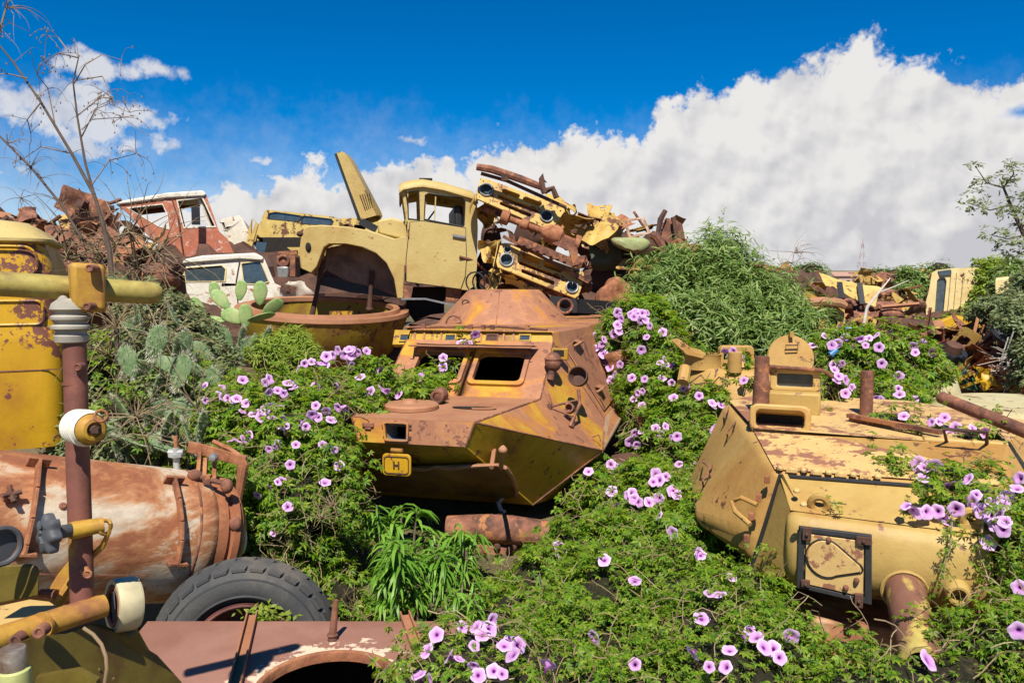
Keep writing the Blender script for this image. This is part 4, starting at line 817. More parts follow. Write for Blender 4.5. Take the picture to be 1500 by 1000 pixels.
def weed(px, py, d, h, label, seed, n=170, ln=.2, nm='willow_leaf_weed'):
    rs = np.random.RandomState(seed); b = P(px, py, d); t = T(nm, label, 'weed', b, 0, 'weeds under the carrier nose'); pos = []; tip = []; st = M()
    for k in range(4):
        a = b+np.array([rs.uniform(-.11, .11), rs.uniform(-.1, .1), 0]); top = a+np.array([rs.uniform(-.08, .08), rs.uniform(-.12, .02), h*rs.uniform(.75, 1.05)]); st.tube([a, (a+top)/2+rs.randn(3)*.02, top], [.012, .009, .005], 5)
        m_ = n//4; u = 1-rs.rand(m_)**1.3*.75; pos.append(a+(top-a)*u[:, None]); an = rs.rand(m_)*6.283; tip.append(np.stack([np.cos(an), np.sin(an), rs.uniform(-2.4, -.2, m_)+(u > .93)*.7], 1))
    pos = np.concatenate(pos); tip = vn(np.concatenate(tip)); up_ = vn(np.array([0, 0, 1.])+rs.randn(len(pos), 3)*.15)
    V, Q = place(*DROOP, pos, up_, tip, .64*ln*rs.uniform(.7, 1.25, len(pos))); leafobj('foliage', V, Q, t, m_weed); t.part('stem', st, m_twig)
weed(575, 915, 5.3, .62, 'bright willow leaved weed standing tallest in the sun below the port lid', 31, 400, .22)
weed(632, 915, 5.4, .5, 'bright drooping weed just right of the tallest one, in the sun', 32, 330, .22)
weed(685, 915, 5.2, .26, 'short bright weed with star shaped top beside the dark hollow', 33, 110, .17)
weed(590, 830, 6.3, .5, 'shaded weed directly under the carrier splash board, above the tallest weed', 34, 140, .26)
weed(688, 860, 6.2, .5, 'shaded weed with thin bare stem under the carrier bow', 35, 120, .24)
weed(642, 850, 6.3, .42, 'shaded weed between the two other shaded weeds under the bow', 36, 110, .22)
weed(545, 815, 6.2, .45, 'shaded weed beside the hanging vine left of the carrier bow', 37, 100, .2)
# ---------------------------------------------------------------- the trucks and wrecks
from mathutils.geometry import tessellate_polygon
def polyhole(m, outer, holes, vec):
    """a flat polygon with holes, thickened by vec"""
    loops = [[np.array(p, float) for p in outer]]+[[np.array(p, float) for p in h] for h in holes]
    tri = tessellate_polygon([[Vector(p) for p in l] for l in loops]); flat = [p for l in loops for p in l]; n = len(flat); vec = np.array(vec, float)
    f = [tuple(t) for t in tri]+[tuple(i+n for i in t[::-1]) for t in tri]; k = 0
    for l in loops:
        for i in range(len(l)): j = (i+1) % len(l); f.append((k+i, k+j, n+k+j, n+k+i))
        k += len(l)
    return m.add(flat+[p+vec for p in flat], f)
def circ(c, r, n=18, ry=None): return [(c[0]+r*math.cos(2*math.pi*i/n), c[1]+(ry or r)*math.sin(2*math.pi*i/n)) for i in range(n)]
def slot(x0, y0, x1, y1, r, k=5):
    a = math.atan2(y1-y0, x1-x0); o = []
    for c, s in (((x1, y1), -90), ((x0, y0), 90)):
        for i in range(k+1): t = a+math.radians(s+180*i/k); o.append((c[0]+r*math.cos(t), c[1]+r*math.sin(t)))
    return o
Z4 = lambda l: [(330+.32*x, 200+.32*y) for x, y in l]
Z5 = lambda l: [(650+.28*x, 220+.28*y) for x, y in l]
Z1 = lambda l: [(.27*x, 250+.27*y) for x, y in l]
Z8 = lambda l: [(1080+.28*x, 350+.28*y) for x, y in l]
def main_truck():
    o = P(600, 430, 13); F = Fr((o[0], o[1], 0), math.radians(-8)); A3 = np.array
    def S(l, v=0.0): return [F.pick(x, y, 1, 0)*A3([1, 0, 1])+A3([0, v, 0]) for x, y in Z4(l)]
    t = T('mustard_truck', 'mustard yellow bonneted truck with its bonnet raised, standing highest on the wrecks', 'truck', F.o, -F.yaw, world=False)
    WD = 1.9
    side = [(835, 390), (838, 300), (828, 240), (900, 208), (1000, 222), (1130, 262), (1152, 285), (1156, 420), (1152, 600), (1140, 685), (1108, 704), (830, 668), (822, 560)]
    vent = [(836, 300), (842, 255), (885, 248), (889, 380), (838, 376)]
    win = [(910, 378), (916, 268), (930, 260), (1085, 283), (1097, 297), (1092, 405), (1080, 411)]
    for v in (0, WD): d = M(); polyhole(d, S(side, v), [S(vent, v), S(win, v)], (0, .04 if v == 0 else -.04, 0)); cab = t.part('cab_side', d, m_truck, bevel=.012)
    r_ = [(800, 250), (795, 232), (812, 217), (860, 207), (905, 203), (1000, 219), (1132, 258), (1156, 285)]
    d = M(); rings = []
    for v, dz in ((-.05, -.05), (.0, .0), (.12, .04), (.5, .09), (.95, .11), (1.4, .09), (1.78, .04), (1.9, 0), (1.95, -.05)):
        a = S(r_, v); rings.append([p+A3([0, 0, dz]) for p in a]+[p+A3([0, 0, dz-.05]) for p in a[::-1]])
    d.loft(rings, True, True); t.part('roof', d, m_truck, ang=50)
    d = M(); c = S([(925, 202)])[0]; d.box(c+A3([0, .9, .11]), (.22, .4, .04)); t.part('roof_vent', d, m_dark)
    d = M(); b0, b1 = S([(1152, 285), (1148, 690)], .02); b2, b3 = [p+A3([0, WD-.04, 0]) for p in (b0, b1)]
    q = [b1, b3, b2, b0]; holed(d, q, (.25, .55, .75, .86), .15, .03); t.part('rear_wall', d, m_truck)
    d = M(); f0, f1 = S([(833, 390), (826, 660)], .03); d.prism([f0, f1, f1+A3([0, WD-.06, 0]), f0+A3([0, WD-.06, 0])], (.03, 0, 0)); d.prism([*S([(830, 664), (1140, 684)], .03), *S([(1140, 684), (830, 664)], WD-.03)], (0, 0, .03)); t.part('floor_and_bulkhead', d, m_dark)
    d = M()
    for y in (.05, .95, 1.85): p0, p1 = S([(836, 388), (812, 225)], y); d.bar(p0, p1, .05, .05)
    p0 = S([(836, 388)], .05)[0]; d.bar(p0, p0+A3([0, WD-.1, 0]), .08, .08); t.part('windscreen_frame', d, m_truck)
    d = M(); p0 = S([(1050, 345), (1060, 640)], .15); d.prism([p0[0]+A3([0, 0, .12]), p0[1], p0[1]+A3([0, 1.5, 0]), p0[0]+A3([0, 1.5, .12])], (.14, 0, 0)); t.part('seat', d, m_black, bevel=.04)
    c = S([(930, 375)], .5)[0]; d = M(); d.torus(c, (-.8, 0, .6), .2, .014, 24, 6); d.tube([c, c+A3([-.25, 0, -.4])], .02, 6); t.part('steering_wheel', d, m_black)
    d = M(); p0, p1 = S([(963, 275), (958, 395)], .01); d.bar(p0, p1, .018, .018); p0, p1 = S([(917, 300), (912, 380)], .01); d.bar(p0, p1, .02, .02); t.part('window_divider', d, m_truck)
    dr = [(846, 392), (902, 386), (1100, 418), (1104, 560), (1098, 640), (1078, 698), (828, 664), (828, 560)]
    d = M(); polyhole(d, S(dr, -.012), [], (0, .014, 0)); door = t.part('door', d, m_truck, bevel=.008)
    d = M(); dl = S(dr, -.006); d.tube(dl, .008, 5, False, True); t.part('door_gap', d, m_black, door)
    for hh, nm_ in ((vent, 0), (win, 1)):
        d = M(); d.tube(S(hh, -.004), .011, 5, False, True); t.part('window_seal', d, m_black, door)
    d = M(); p = S([(1040, 452), (1095, 462)], -.04); d.bar(p[0], p[1], .02, .035); d.cyl(p[1], p[1]+A3([0, .04, 0]), .022, .022, 10); t.part('handle', d, m_chrome, door)
    for z in ((838, 445), (822, 610)):
        d = M(); p = S([z], -.025)[0]; d.cyl(p-A3([0, 0, .05]), p+A3([0, 0, .07]), .014, .014, 8); t.part('hinge', d, m_rust, door)
    # cowl, fender, wheel well, front
    d = M(); cw = [(695, 378), (760, 365), (838, 388), (838, 455), (820, 470), (700, 440)]; d.prism(S(cw, .25), (0, WD-.5, 0)); t.part('cowl', d, m_truck, bevel=.03)
    fo = [(338, 530), (345, 470), (358, 425), (380, 408), (440, 404), (560, 412), (660, 430), (730, 452), (780, 468), (830, 455), (828, 560), (820, 640), (815, 742), (787, 742), (772, 650), (738, 580), (690, 535), (620, 505), (540, 490), (480, 490), (452, 508), (436, 550), (420, 595), (395, 625), (345, 603)]
    for v, nm in ((0, 1), (WD-.5, 2)):
        d = M(); polyhole(d, S(fo, v), [], (0, .5, 0)); f = t.part('fender', d, m_truck, bevel=.045, seg=3)
        if nm == 1:
            d = M(); p = S([(380, 506)], -.01)[0]; d.ell(p, (.045, .03, .075)); t.part('side_lamp', d, m_dark, f)
            d = M(); p = S([(350, 445)], .1)[0]; d.ell(p+A3([-.02, -.05, 0]), (.07, .07, .05)); t.part('headlamp', d, m_rustdark, f)
    m_well = rusty('wheel_well', [(.30, .21, .15), (.22, .14, .10), (.12, .08, .06)], 2.5)
    d = M(); wl = [(430, 600), (450, 505), (540, 485), (640, 500), (740, 570), (790, 640), (795, 740), (700, 700), (540, 660)]; d.prism(S(wl, .52), (0, .86, 0)); t.part('engine_bay', d, m_well, bevel=.02)
    d = M(); g = [(345, 440), (380, 415), (400, 420), (400, 640), (352, 610)]; d.prism(S(g, .45), (0, 1.0, 0)); t.part('radiator_front', d, m_truck, bevel=.02)
    # raised bonnet
    hd = [(503, 62), (520, 54), (540, 60), (562, 88), (640, 235), (698, 352), (618, 374), (560, 220)]
    d = M()
    for v in (.3, 1.55): d.prism(S(hd, v), (0, .03, 0))
    a = S([(520, 54), (540, 60), (562, 88), (640, 235), (698, 352)], .3); rr = [a+[p+A3([-.03, 0, -.01]) for p in a[::-1]], [p+A3([.06, .6, .03]) for p in a]+[p+A3([.03, .6, .02]) for p in a[::-1]], [p+A3([0, 1.28, 0]) for p in a]+[p+A3([-.03, 1.28, -.01]) for p in a[::-1]]]
    d.loft(rr, True, True); bon = t.part('raised_bonnet', d, m_truck, bevel=.01, ang=50)
    d = M(); e = S([(500, 64), (612, 378), (640, 395)], .33); d.bar(e[0], e[1], .05, .06); d.bar(e[1], S([(690, 420)], .33)[0], .06, .12); d.prism([*S([(502, 66), (612, 374)], .34), *S([(612, 374), (502, 66)], 1.5)], (.03, 0, .01)); t.part('bonnet_lining', d, m_black, bon)
    for i in range(5):
        d = M(); p0, p1 = S([(612+i*11, 258-i*2), (638+i*8, 330-i*4)], .294); d.bar(p0, p1, .014, .012); t.part('louvre', d, m_dark, bon)
    # struts and chassis
    for l in ([(436, 560), (405, 720), (380, 838)], [(668, 610), (660, 720), (655, 795)]):
        d = M(); p = S(l, .45); d.tube(p, [.045, .035, .05], 8); d.ell(p[-1], (.06, .06, .05)); t.part('spring_strut', d, m_rustdark)
    d = M(); d.prism(S([(400, 640), (560, 660), (800, 690), (1160, 690), (1160, 760), (820, 745), (560, 715), (420, 680)], .55), (0, .14, 0)); d.prism(S([(400, 640), (560, 660), (800, 690), (1160, 690), (1160, 760), (820, 745), (560, 715), (420, 680)], 1.2), (0, .14, 0)); t.part('chassis', d, m_black)
    d = M(); p = S([(805, 742), (915, 742), (1050, 772)], -.1); d.bar(p[0], p[1], .05, .03); d.bar(p[1], p[2], .05, .03); t.part('step_rail', d, m_steel)
    d = M(); d.prism(S([(1015, 690), (1090, 700), (1062, 765), (1010, 760)], .1), (0, .3, 0)); t.part('cab_mount', d, m_rust); d = M(); d.prism(S([(818, 680), (860, 685), (850, 742), (812, 740)], .02), (0, .1, 0)); t.part('cab_mount', d, m_rust)
    d = M(); d.prism(S([(830, 690), (1010, 690), (1010, 850), (880, 870), (830, 800)], .5), (0, .8, 0)); t.part('gearbox', d, m_dark)
main_truck()

def grille_front(label, TL, TR, BR, BL, d0, seed, lamps, small=None):
    """the torn off front of a truck cab: pressed grille panel with lamp holes"""
    q = [P(*BL, d0), P(*BR, d0), P(*TR, d0+.12), P(*TL, d0+.12)]; n = qnormal(q); n = n if n[1] < 0 else -n
    X = q[1]-q[0]; t = T('wrecked_truck', label, 'truck front', (q[0]+q[1])/2-np.array([0, 0, .1]), 0, 'torn off truck fronts')
    mp = lambda l: [quadmap(q, p) for p in l]
    asp = np.linalg.norm(q[3]-q[0])/np.linalg.norm(X); d = M()
    hol = [circ(c, r*asp, 18, r) for c, r in lamps]
    sl = lambda x0, x1, w, h: [(x*asp, y) for x, y in rrect((x0+x1)/2/asp, w, (x1-x0)/asp, h, h*.45, 4)]
    hol += [sl(.27, .48, .76, .20), sl(.52, .74, .76, .20), sl(.25, .75, .48, .15), sl(.30, .70, .22, .15)]
    hol += [circ((x, y), .018*asp*2, 8, .018*2) for x, y in ((.04, .85), (.33, .38), (.66, .38), (.96, .8))]
    out = [(.03, .0), (.97, .0), (1.0, .15), (1.0, .85), (.96, 1), (.04, 1), (0, .85), (0, .2)]
    fix = lambda h: [(min(.985, max(.015, x)), min(.97, max(.03, y))) for x, y in h]
    polyhole(d, mp(out), [mp(fix(h)) for h in hol], -n*.04); pan = t.part('grille_panel', d, m_orangey, bevel=.008)
    for c, r in lamps:
        cc = quadmap(q, c); R = r*np.linalg.norm(q[3]-q[0]); d = M(); d.torus(cc+n*.015, n, R*1.0, R*.15, 22, 8); ring = t.part('lamp_ring', d, m_steel)
        d = M(); d.lathe(cc-n*R*.8, n, [(0, .001), (0, R*.4), (R*.5, R*.8), (R*.8, R*.9)], 18); t.part('lamp_bowl', d, m_glass, ring)
    d = M(); yv = nrm(q[3]-q[0]); b = [quadmap(q, p)-n*.04 for p in ((0, .02), (1, .02), (1, .98), (0, .98))]
    for i in range(1, 4):
        p0, p1 = b[i], b[(i+1) % 4]; d.sheet(p0, p1, p1-n*.55, p0-n*.5, 8, 4, .04, 2.5, .012, seed+i)
    t.part('nose_shell', d, m_orangey, ang=40)
    d = M(); a = [quadmap(q, p)-n*.35 for p in ((.1, .1), (.9, .1), (.9, .95), (.1, .95))]; d.sheet(*a, 6, 4, .05, 3, .02, seed); t.part('inner_bulkhead', d, m_rust)
    return t, q, n
m_orangey = rusty('ochre_cream', [(.53, .35, .09), (.50, .29, .07), (.25, .10, .05)], 2.0, .36, .55, .2, chips=.35, spread=.22)
g1, q1, n1 = grille_front('upper torn off ochre truck front with grille slots and two lamp holes', *Z5([(195, 140), (645, 300), (562, 420), (163, 248)]), 12.3, 1.0, [((.10, .52), .27), ((.86, .42), .25)])
d = M(); bp = [P(x, y, 12.1) for x, y in Z5([(172, 88), (250, 100), (400, 150), (525, 198)])]; d.tube(bp, [.05, .06, .06, .05], 8); d.V = [(x, y, z) for x, y, z in d.V]
g1.part('bumper', d, m_rust)
d = M(); d.tube([P(x, y, 12.05) for x, y in Z5([(528, 225), (515, 190), (512, 150), (520, 122), (516, 150), (538, 170)])], [.05, .05, .045, .01, .02, .01], 6); d.box(P(*Z5([(318, 140)])[0], 12.1), (.1, .1, .12)); d.tube([P(x, y, 12.2) for x, y in Z5([(195, 122), (330, 160), (640, 300)])], .03, 6); d.tube([P(x, y, 12.1) for x, y in Z5([(530, 215), (570, 200), (590, 250)])], .05, 6); g1.part('tow_hook', d, m_rustdark)
g2, q2, n2 = grille_front('lower torn off ochre truck front with three lamp rings', *Z5([(300, 478), (745, 640), (700, 778), (268, 605)]), 12.0, 5.0, [((.11, .38), .24), ((.9, .32), .22), ((.09, .78), .13)])
d = M(); d.bar(P(*Z5([(390, 470)])[0], 11.9), P(*Z5([(700, 600)])[0], 11.9), .12, .12); d.bar(P(*Z5([(310, 450)])[0], 12), P(*Z5([(760, 690)])[0], 12), .05, .05)
for k in range(7): c = P(*Z5([(420+k*35, 485+k*14)])[0], 11.84); d.box(c, (.05, .05, .07))
g2.part('bumper', d, m_rust)
# axle with its casing
t = T('truck_axle', 'rusty axle with round casing lying between the two truck fronts', 'axle', P(800, 350, 11.9)); a, b = [P(x, y, 11.9) for x, y in Z5([(300, 345), (710, 490)])]; dr = nrm(b-a); L = np.linalg.norm(b-a)
d = M(); d.lathe(a, dr, [(0, .05), (0, .11), (.12, .11), (.14, .05), (.3, .05), (.32, .08), (.42, .08), (.44, .045), (L*.5, .05), (L*.6, .13), (L*.68, .16), (L*.76, .13), (L*.8, .06), (L*.93, .05), (L*.94, .12), (L, .12), (L, .04)], 14, True); t.part('casing', d, m_rustorange)
d = M(); c = P(*Z5([(640, 490)])[0], 11.8); d.prism([c+np.array(p) for p in ((-.18, 0, .15), (.15, 0, .05), (.2, 0, -.3), (.1, 0, -.32), (.05, 0, -.1), (-.2, 0, 0))], (0, .1, 0)); t.part('bracket', d, m_rust)

def outline_cab(name, label, cat, pts, holes, d0, back, skin, mat, frontopen=(), glass=None, wm=None, group=None, seed=0, base=None, bev=.02, roofmat=None, roofedges=(), hole_glass=True):
    """a cab or body with a given side outline (pixels at depth d0), swept by the vector back"""
    o = [P(x, y, d0) for x, y in pts]; back = np.array(back, float); c = np.mean(o, 0)
    t = T(name, label, cat, (c[0], c[1], min(p[2] for p in o)), 0, group); hs = [[P(x, y, d0) for x, y in h] for h in holes]; n = nrm(np.array([0, -1, 0]))
    d = M(); polyhole(d, o, hs, nrm(back)*.035); t.part('side_panel', d, mat, bevel=bev*.4)
    d = M(); polyhole(d, [p+back for p in o], [[p+back for p in h] for h in hs], -nrm(back)*.035); t.part('side_panel', d, mat)
    d = M(); rf = M(); k = len(o)
    for i in range(k):
        p, q = o[i], o[(i+1) % k]
        if i in frontopen:
            qq = [p, q, q+back, p+back]; holed(d, qq, (.12, .08, .88, .92), .12, .03)
        else: (rf if i in roofedges else d).add([p, q, q+back, p+back], [(0, 1, 2, 3)])
    sk = t.part('body_skin', d, mat)
    if rf.V: t.part('roof', rf, roofmat or mat, ang=50)
    for h in hs:
        m_ = M(); cc = np.mean(h, 0); hh = [cc+(p-cc)*1.10 for p in h]; m_.ringplate([p-nrm(back)*.012 for p in hh], [p-nrm(back)*.012 for p in h], nrm(back)*.012); fr_ = t.part('window_frame', m_, wm or mat, bevel=.004)
        if hole_glass and glass: m_ = M(); m_.add([p+nrm(back)*.015 for p in h], [tuple(range(len(h)))]); t.part('window_glass', m_, glass, fr_)
    return t
m_red = rusty('faded_red', [(.42, .14, .07), (.36, .11, .06), (.45, .30, .24)], 2.5, .4, .6, .15, spread=.3, chips=.2, chipcol=(.5, .42, .36))
m_white = rusty('dirty_white', [(.66, .62, .52), (.58, .53, .43), (.35, .2, .12)], 2.0, .3, .55, .15, chips=.3, chipcol=(.3, .14, .08))
m_cream = rusty('cream_paint', [(.66, .51, .24), (.6, .44, .19), (.4, .26, .12)], 1.5, .3, .55, .12, chips=.2)
m_vyel = rusty('van_yellow', [(.55, .40, .12), (.5, .35, .1), (.36, .2, .07)], 1.5, .35, .5, .12, chips=.3)
def hz(m, col): return m
# red cab with white roof
t = outline_cab('red_truck_cab', 'faded red truck cab with white roof at the top of the left wreck pile', 'truck cab', Z1([(640, 185), (700, 165), (900, 130), (1100, 112), (1118, 130), (1190, 330), (1235, 370), (1270, 450), (1100, 475), (960, 460), (820, 370), (700, 240)]),
    [Z1([(700, 205), (880, 185), (905, 240), (915, 315), (860, 300)]), Z1([(965, 165), (1095, 150), (1110, 180), (1165, 300), (1000, 305), (985, 250)])], 16.5, (-.68, 1.8, 0), None, m_red, glass=None, wm=m_white, frontopen=(4,))
d = M(); r0 = [P(x, y, 16.45) for x, y in Z1([(625, 185), (650, 165), (900, 120), (1100, 106), (1122, 128), (1105, 140), (900, 150), (700, 178)])]; d.prism(r0, (-.70, 1.88, .0)); t.part('roof', d, m_white, bevel=.03)
d = M(); c = P(*Z1([(1062, 245)])[0], 16.2); d.box(c, (.16, .06, .36)); d.tube([c, c+np.array([-.02, .2, .2])], .015, 5); t.part('mirror', d, m_black, bevel=.03)
d = M(); d.tube([P(x, y, 16.44) for x, y in Z1([(930, 150), (965, 250), (985, 400), (995, 460)])], .012, 5); t.part('door_seam', d, m_rustdark)
d = M(); d.bar(P(*Z1([(1080, 150)])[0], 16.6), P(*Z1([(1150, 330)])[0], 16.6), .05, .05); t.part('windscreen_pillar', d, m_white)
# white cab
t = outline_cab('white_truck_cab', 'dirty white truck cab with two side windows, below the red cab', 'truck cab', Z1([(985, 520), (1000, 485), (1100, 468), (1385, 452), (1435, 480), (1490, 610), (1580, 650), (1600, 760), (1500, 790), (1300, 790), (1080, 770), (1000, 640)]),
    [Z1([(1000, 530), (1200, 515), (1222, 535), (1215, 598), (1010, 600)]), Z1([(1312, 505), (1410, 492), (1455, 600), (1400, 615), (1325, 610)])], 14.3, (-.5, 1.6, 0), None, m_white, glass=m_glass, wm=m_cream, frontopen=(4,))
d = M(); r0 = [P(x, y, 14.25) for x, y in Z1([(985, 505), (1000, 480), (1100, 460), (1385, 445), (1432, 470), (1425, 490), (1300, 482), (1010, 505)])]; d.prism(r0, (-.5, 1.65, .03)); t.part('roof', d, m_white, bevel=.03)
d = M(); d.tube([P(x, y, 14.28) for x, y in Z1([(1300, 490), (1280, 600), (1290, 720)])], .01, 5); t.part('door_seam', d, m_rustdark)
# pale box body
outline_cab('white_box_body', 'pale grey box body of a truck between the red cab and the yellow van', 'truck body', Z1([(1190, 262), (1300, 240), (1318, 262), (1350, 330), (1362, 445), (1262, 445), (1215, 330)]), [Z1([(1192, 282), (1215, 280), (1228, 320), (1205, 325)])], 18.5, (-.6, 2.2, 0), None, m_white, glass=m_dark)
# yellow van
t = outline_cab('yellow_van', 'yellow van with a two pane windscreen, tilted behind the mustard truck', 'van', Z4([(180, 345), (190, 335), (340, 350), (500, 368), (522, 390), (518, 480), (430, 560), (330, 545), (230, 470), (145, 478), (118, 490)]), [Z4([(203, 352), (235, 347), (340, 362), (345, 372), (332, 388), (200, 376)]), Z4([(350, 370), (365, 364), (480, 377), (490, 388), (480, 405), (352, 398)])], 17.5, (-.4, 2.6, .1), None, m_vyel, glass=m_glass, wm=m_black)
d = M(); a = [P(x, y, 17.2) for x, y in Z4([(122, 375), (150, 400), (118, 520), (92, 490)])]; polyhole(d, a, [[np.mean(a, 0)+(p-np.mean(a, 0))*np.array([.6, .6, .5])+np.array([0, 0, .15]) for p in a]], (0, .05, 0)); t.part('door', d, m_vyel)
d = M(); d.add([P(x, y, 17.3) for x, y in Z4([(125, 480), (190, 485), (178, 540), (150, 530)])], [(0, 1, 2, 3)]); t.part('windscreen_shard', d, m_glass)
d = M(); d.box(P(*Z4([(270, 510)])[0], 17.7), (1.0, .4, .45)); t.part('engine_bay', d, m_dark); d = M(); d.bar(P(*Z4([(150, 545)])[0], 17), P(*Z4([(330, 530)])[0], 17), .1, .1); t.part('bumper', d, m_rust)
outline_cab('yellow_cab', 'second yellow cab showing only its windows behind the mustard bonnet', 'truck cab', Z4([(515, 375), (620, 372), (700, 380), (700, 520), (515, 520)]), [Z4([(535, 400), (565, 402), (565, 430), (535, 428)]), Z4([(590, 404), (640, 404), (640, 440), (590, 440)])], 19.5, (.2, 2, 0), None, m_vyel, glass=None)
t = T('engine_block', 'small rusty engine block on the van side of the open hull', 'engine', P(*Z4([(290, 620)])[0], 15)); d = M(); d.box(P(*Z4([(290, 595)])[0], 15.2), (.35, .35, .4)); d.torus(P(*Z4([(265, 570)])[0], 15), (0, 1, 0), .1, .03, 14, 6); t.part('block', d, m_rust, bevel=.02); d = M(); d.box(P(*Z4([(265, 620)])[0], 15), (.22, .1, .2)); t.part('gearbox', d, m_steel, bevel=.02)
t = T('cream_fender', 'cream rusty fender behind the open hull, beside the white cab', 'fender', P(*Z4([(340, 720)])[0], 14)); d = M(); d.sheet(*[P(x, y, 14.0) for x, y in Z4([(235, 760), (400, 730), (370, 660), (290, 660)])], 10, 8, .16, 2.5, .015, 3); t.part('panel', d, m_white, ang=60)

# open round hull under the mustard truck
t = T('open_hull', 'round open hull with a thick rusty rim and yellow side, beneath the mustard truck', 'hull', P(480, 540, 11.6)); c = P(474, 452, 12.9); ax = nrm([.05, -.09, 1])
d = M(); d.lathe(c, ax, [(-.92, .9), (-.60, 1.18), (-.12, 1.34), (0, 1.36), (0, 1.2), (-.02, 1.14), (-.45, 1.1), (-.75, .9), (-.78, .001)], 48)
t.part('bowl', d, rusty('hull_yellow', [(.34, .24, .02), (.30, .20, .02), (.2, .08, .03)], 1.6, .45, .55, .2, spread=.25, chips=.3))
d = M(); d.lathe(c, ax, [(-.02, 1.12), (.05, 1.12), (.06, 1.15), (.06, 1.22), (.0, 1.24), (.02, 1.30), (.02, 1.37), (-.04, 1.38), (-.06, 1.35)], 48); t.part('rim', d, m_browntop, ang=30)
d = M(); d.ell(c+np.array([.1, .1, -.35]), (.5, .4, .18), None, 20, 10, .5, 4); t.part('rubble', d, m_rust)
for x, y, s_ in ((520, 470, .1), (412, 473, .14)):
    d = M(); d.box(P(x-20, y, 12.2), (.35, .05, .3)); t.part('inner_bracket', d, m_yellow)
# ---------------------------------------------------------------- scrap: kinds of pieces, then copies
def piece(kind, seed, mat):
    r_ = random.Random(seed); d = M(); u = r_.uniform
    if kind == 'sheet':
        a, b = u(.5, 1.0), u(.25, .6); d.sheet((-a/2, -b/2, 0), (a/2, -b/2, u(-.1, .1)), (a/2*u(.6, 1), b/2, u(-.1, .1)), (-a/2, b/2*u(.5, 1), 0), 10, 7, .09, 2.6, .006, seed*3.1)
    elif kind == 'beam':
        L = u(.7, 1.5); w = u(.05, .09); d.box((0, 0, 0), (L, w, .008)); d.box((0, w/2, w/2), (L, .008, w)); 
        if seed % 2: d.box((0, -w/2, w/2), (L, .008, w))
    elif kind == 'pipe':
        L = u(.5, 1.2); d.tube([(-L/2, 0, 0), (-L*.15, u(-.1, .1), .03), (L*.2, u(-.1, .1), u(-.1, .1)), (L/2, u(-.2, .2), u(-.1, .2))], u(.018, .04), 8)
    elif kind == 'ring':
        R = u(.16, .28); d.lathe((0, 0, -.06), (0, 0, 1), [(0, R*.6), (0, R), (.1, R), (.12, R*.92), (.1, R*.6), (.07, R*.5), (.02, R*.5), (0, R*.6)], 22)
    elif kind == 'block':
        for k in range(3): d.box((u(-.12, .12), u(-.1, .1), u(-.1, .1)), (u(.12, .3), u(.12, .25), u(.1, .22)), rot((u(-1, 1), u(-1, 1), 1), u(0, 1.5)))
        d.cyl((0, 0, 0), (.25, .05, .1), .07, .06, 10)
    elif kind == 'panel':
        a, b = u(.5, .8), u(.35, .5); o = rrect(0, 0, a, b, .08); i = rrect(.05, .03, a*.62, b*.5, .06); polyhole(d, [(x, y, .08*math.sin(3*x)) for x, y in o], [[(x, y, .08*math.sin(3*x)) for x, y in i]], (0, 0, .02))
    elif kind == 'bent':
        a = u(.4, .7); pr = [(-a/2, 0), (-a/4, .12), (0, .16), (a/4, .1), (a/2, -.05)]; w = u(.2, .5); d.loft([[(x, y, z) for x, z in pr]+[(x, y, z-.012) for x, z in pr[::-1]] for y in (-w/2, 0, w/2)], True, True)
    me = d.mesh('scrap_'+kind); recalc(me); smooth(me, 35); me.materials.append(mat); return me
NMS = {'sheet': ('scrap_sheet', 'sheet'), 'beam': ('scrap_bar', 'metal bar'), 'pipe': ('scrap_pipe', 'pipe'), 'ring': ('scrap_ring', 'ring'), 'block': ('scrap_block', 'metal block'), 'panel': ('scrap_plate', 'metal plate'), 'bent': ('scrap_strip', 'metal strip')}
LIB = {}
for i, (k, mts) in enumerate({'sheet': (m_rust, m_rustorange, m_orangey, m_browntop, m_rustdark), 'beam': (m_rust, m_rustdark, m_browntop), 'pipe': (m_rust, m_rustdark, m_rustorange), 'ring': (m_rustdark, m_rust), 'block': (m_rust, m_rustdark), 'panel': (m_rust, m_orangey), 'bent': (m_browntop, m_rust, m_rustorange)}.items()):
    LIB[k] = [piece(k, i*10+j, mt_) for j, mt_ in enumerate(mts)]
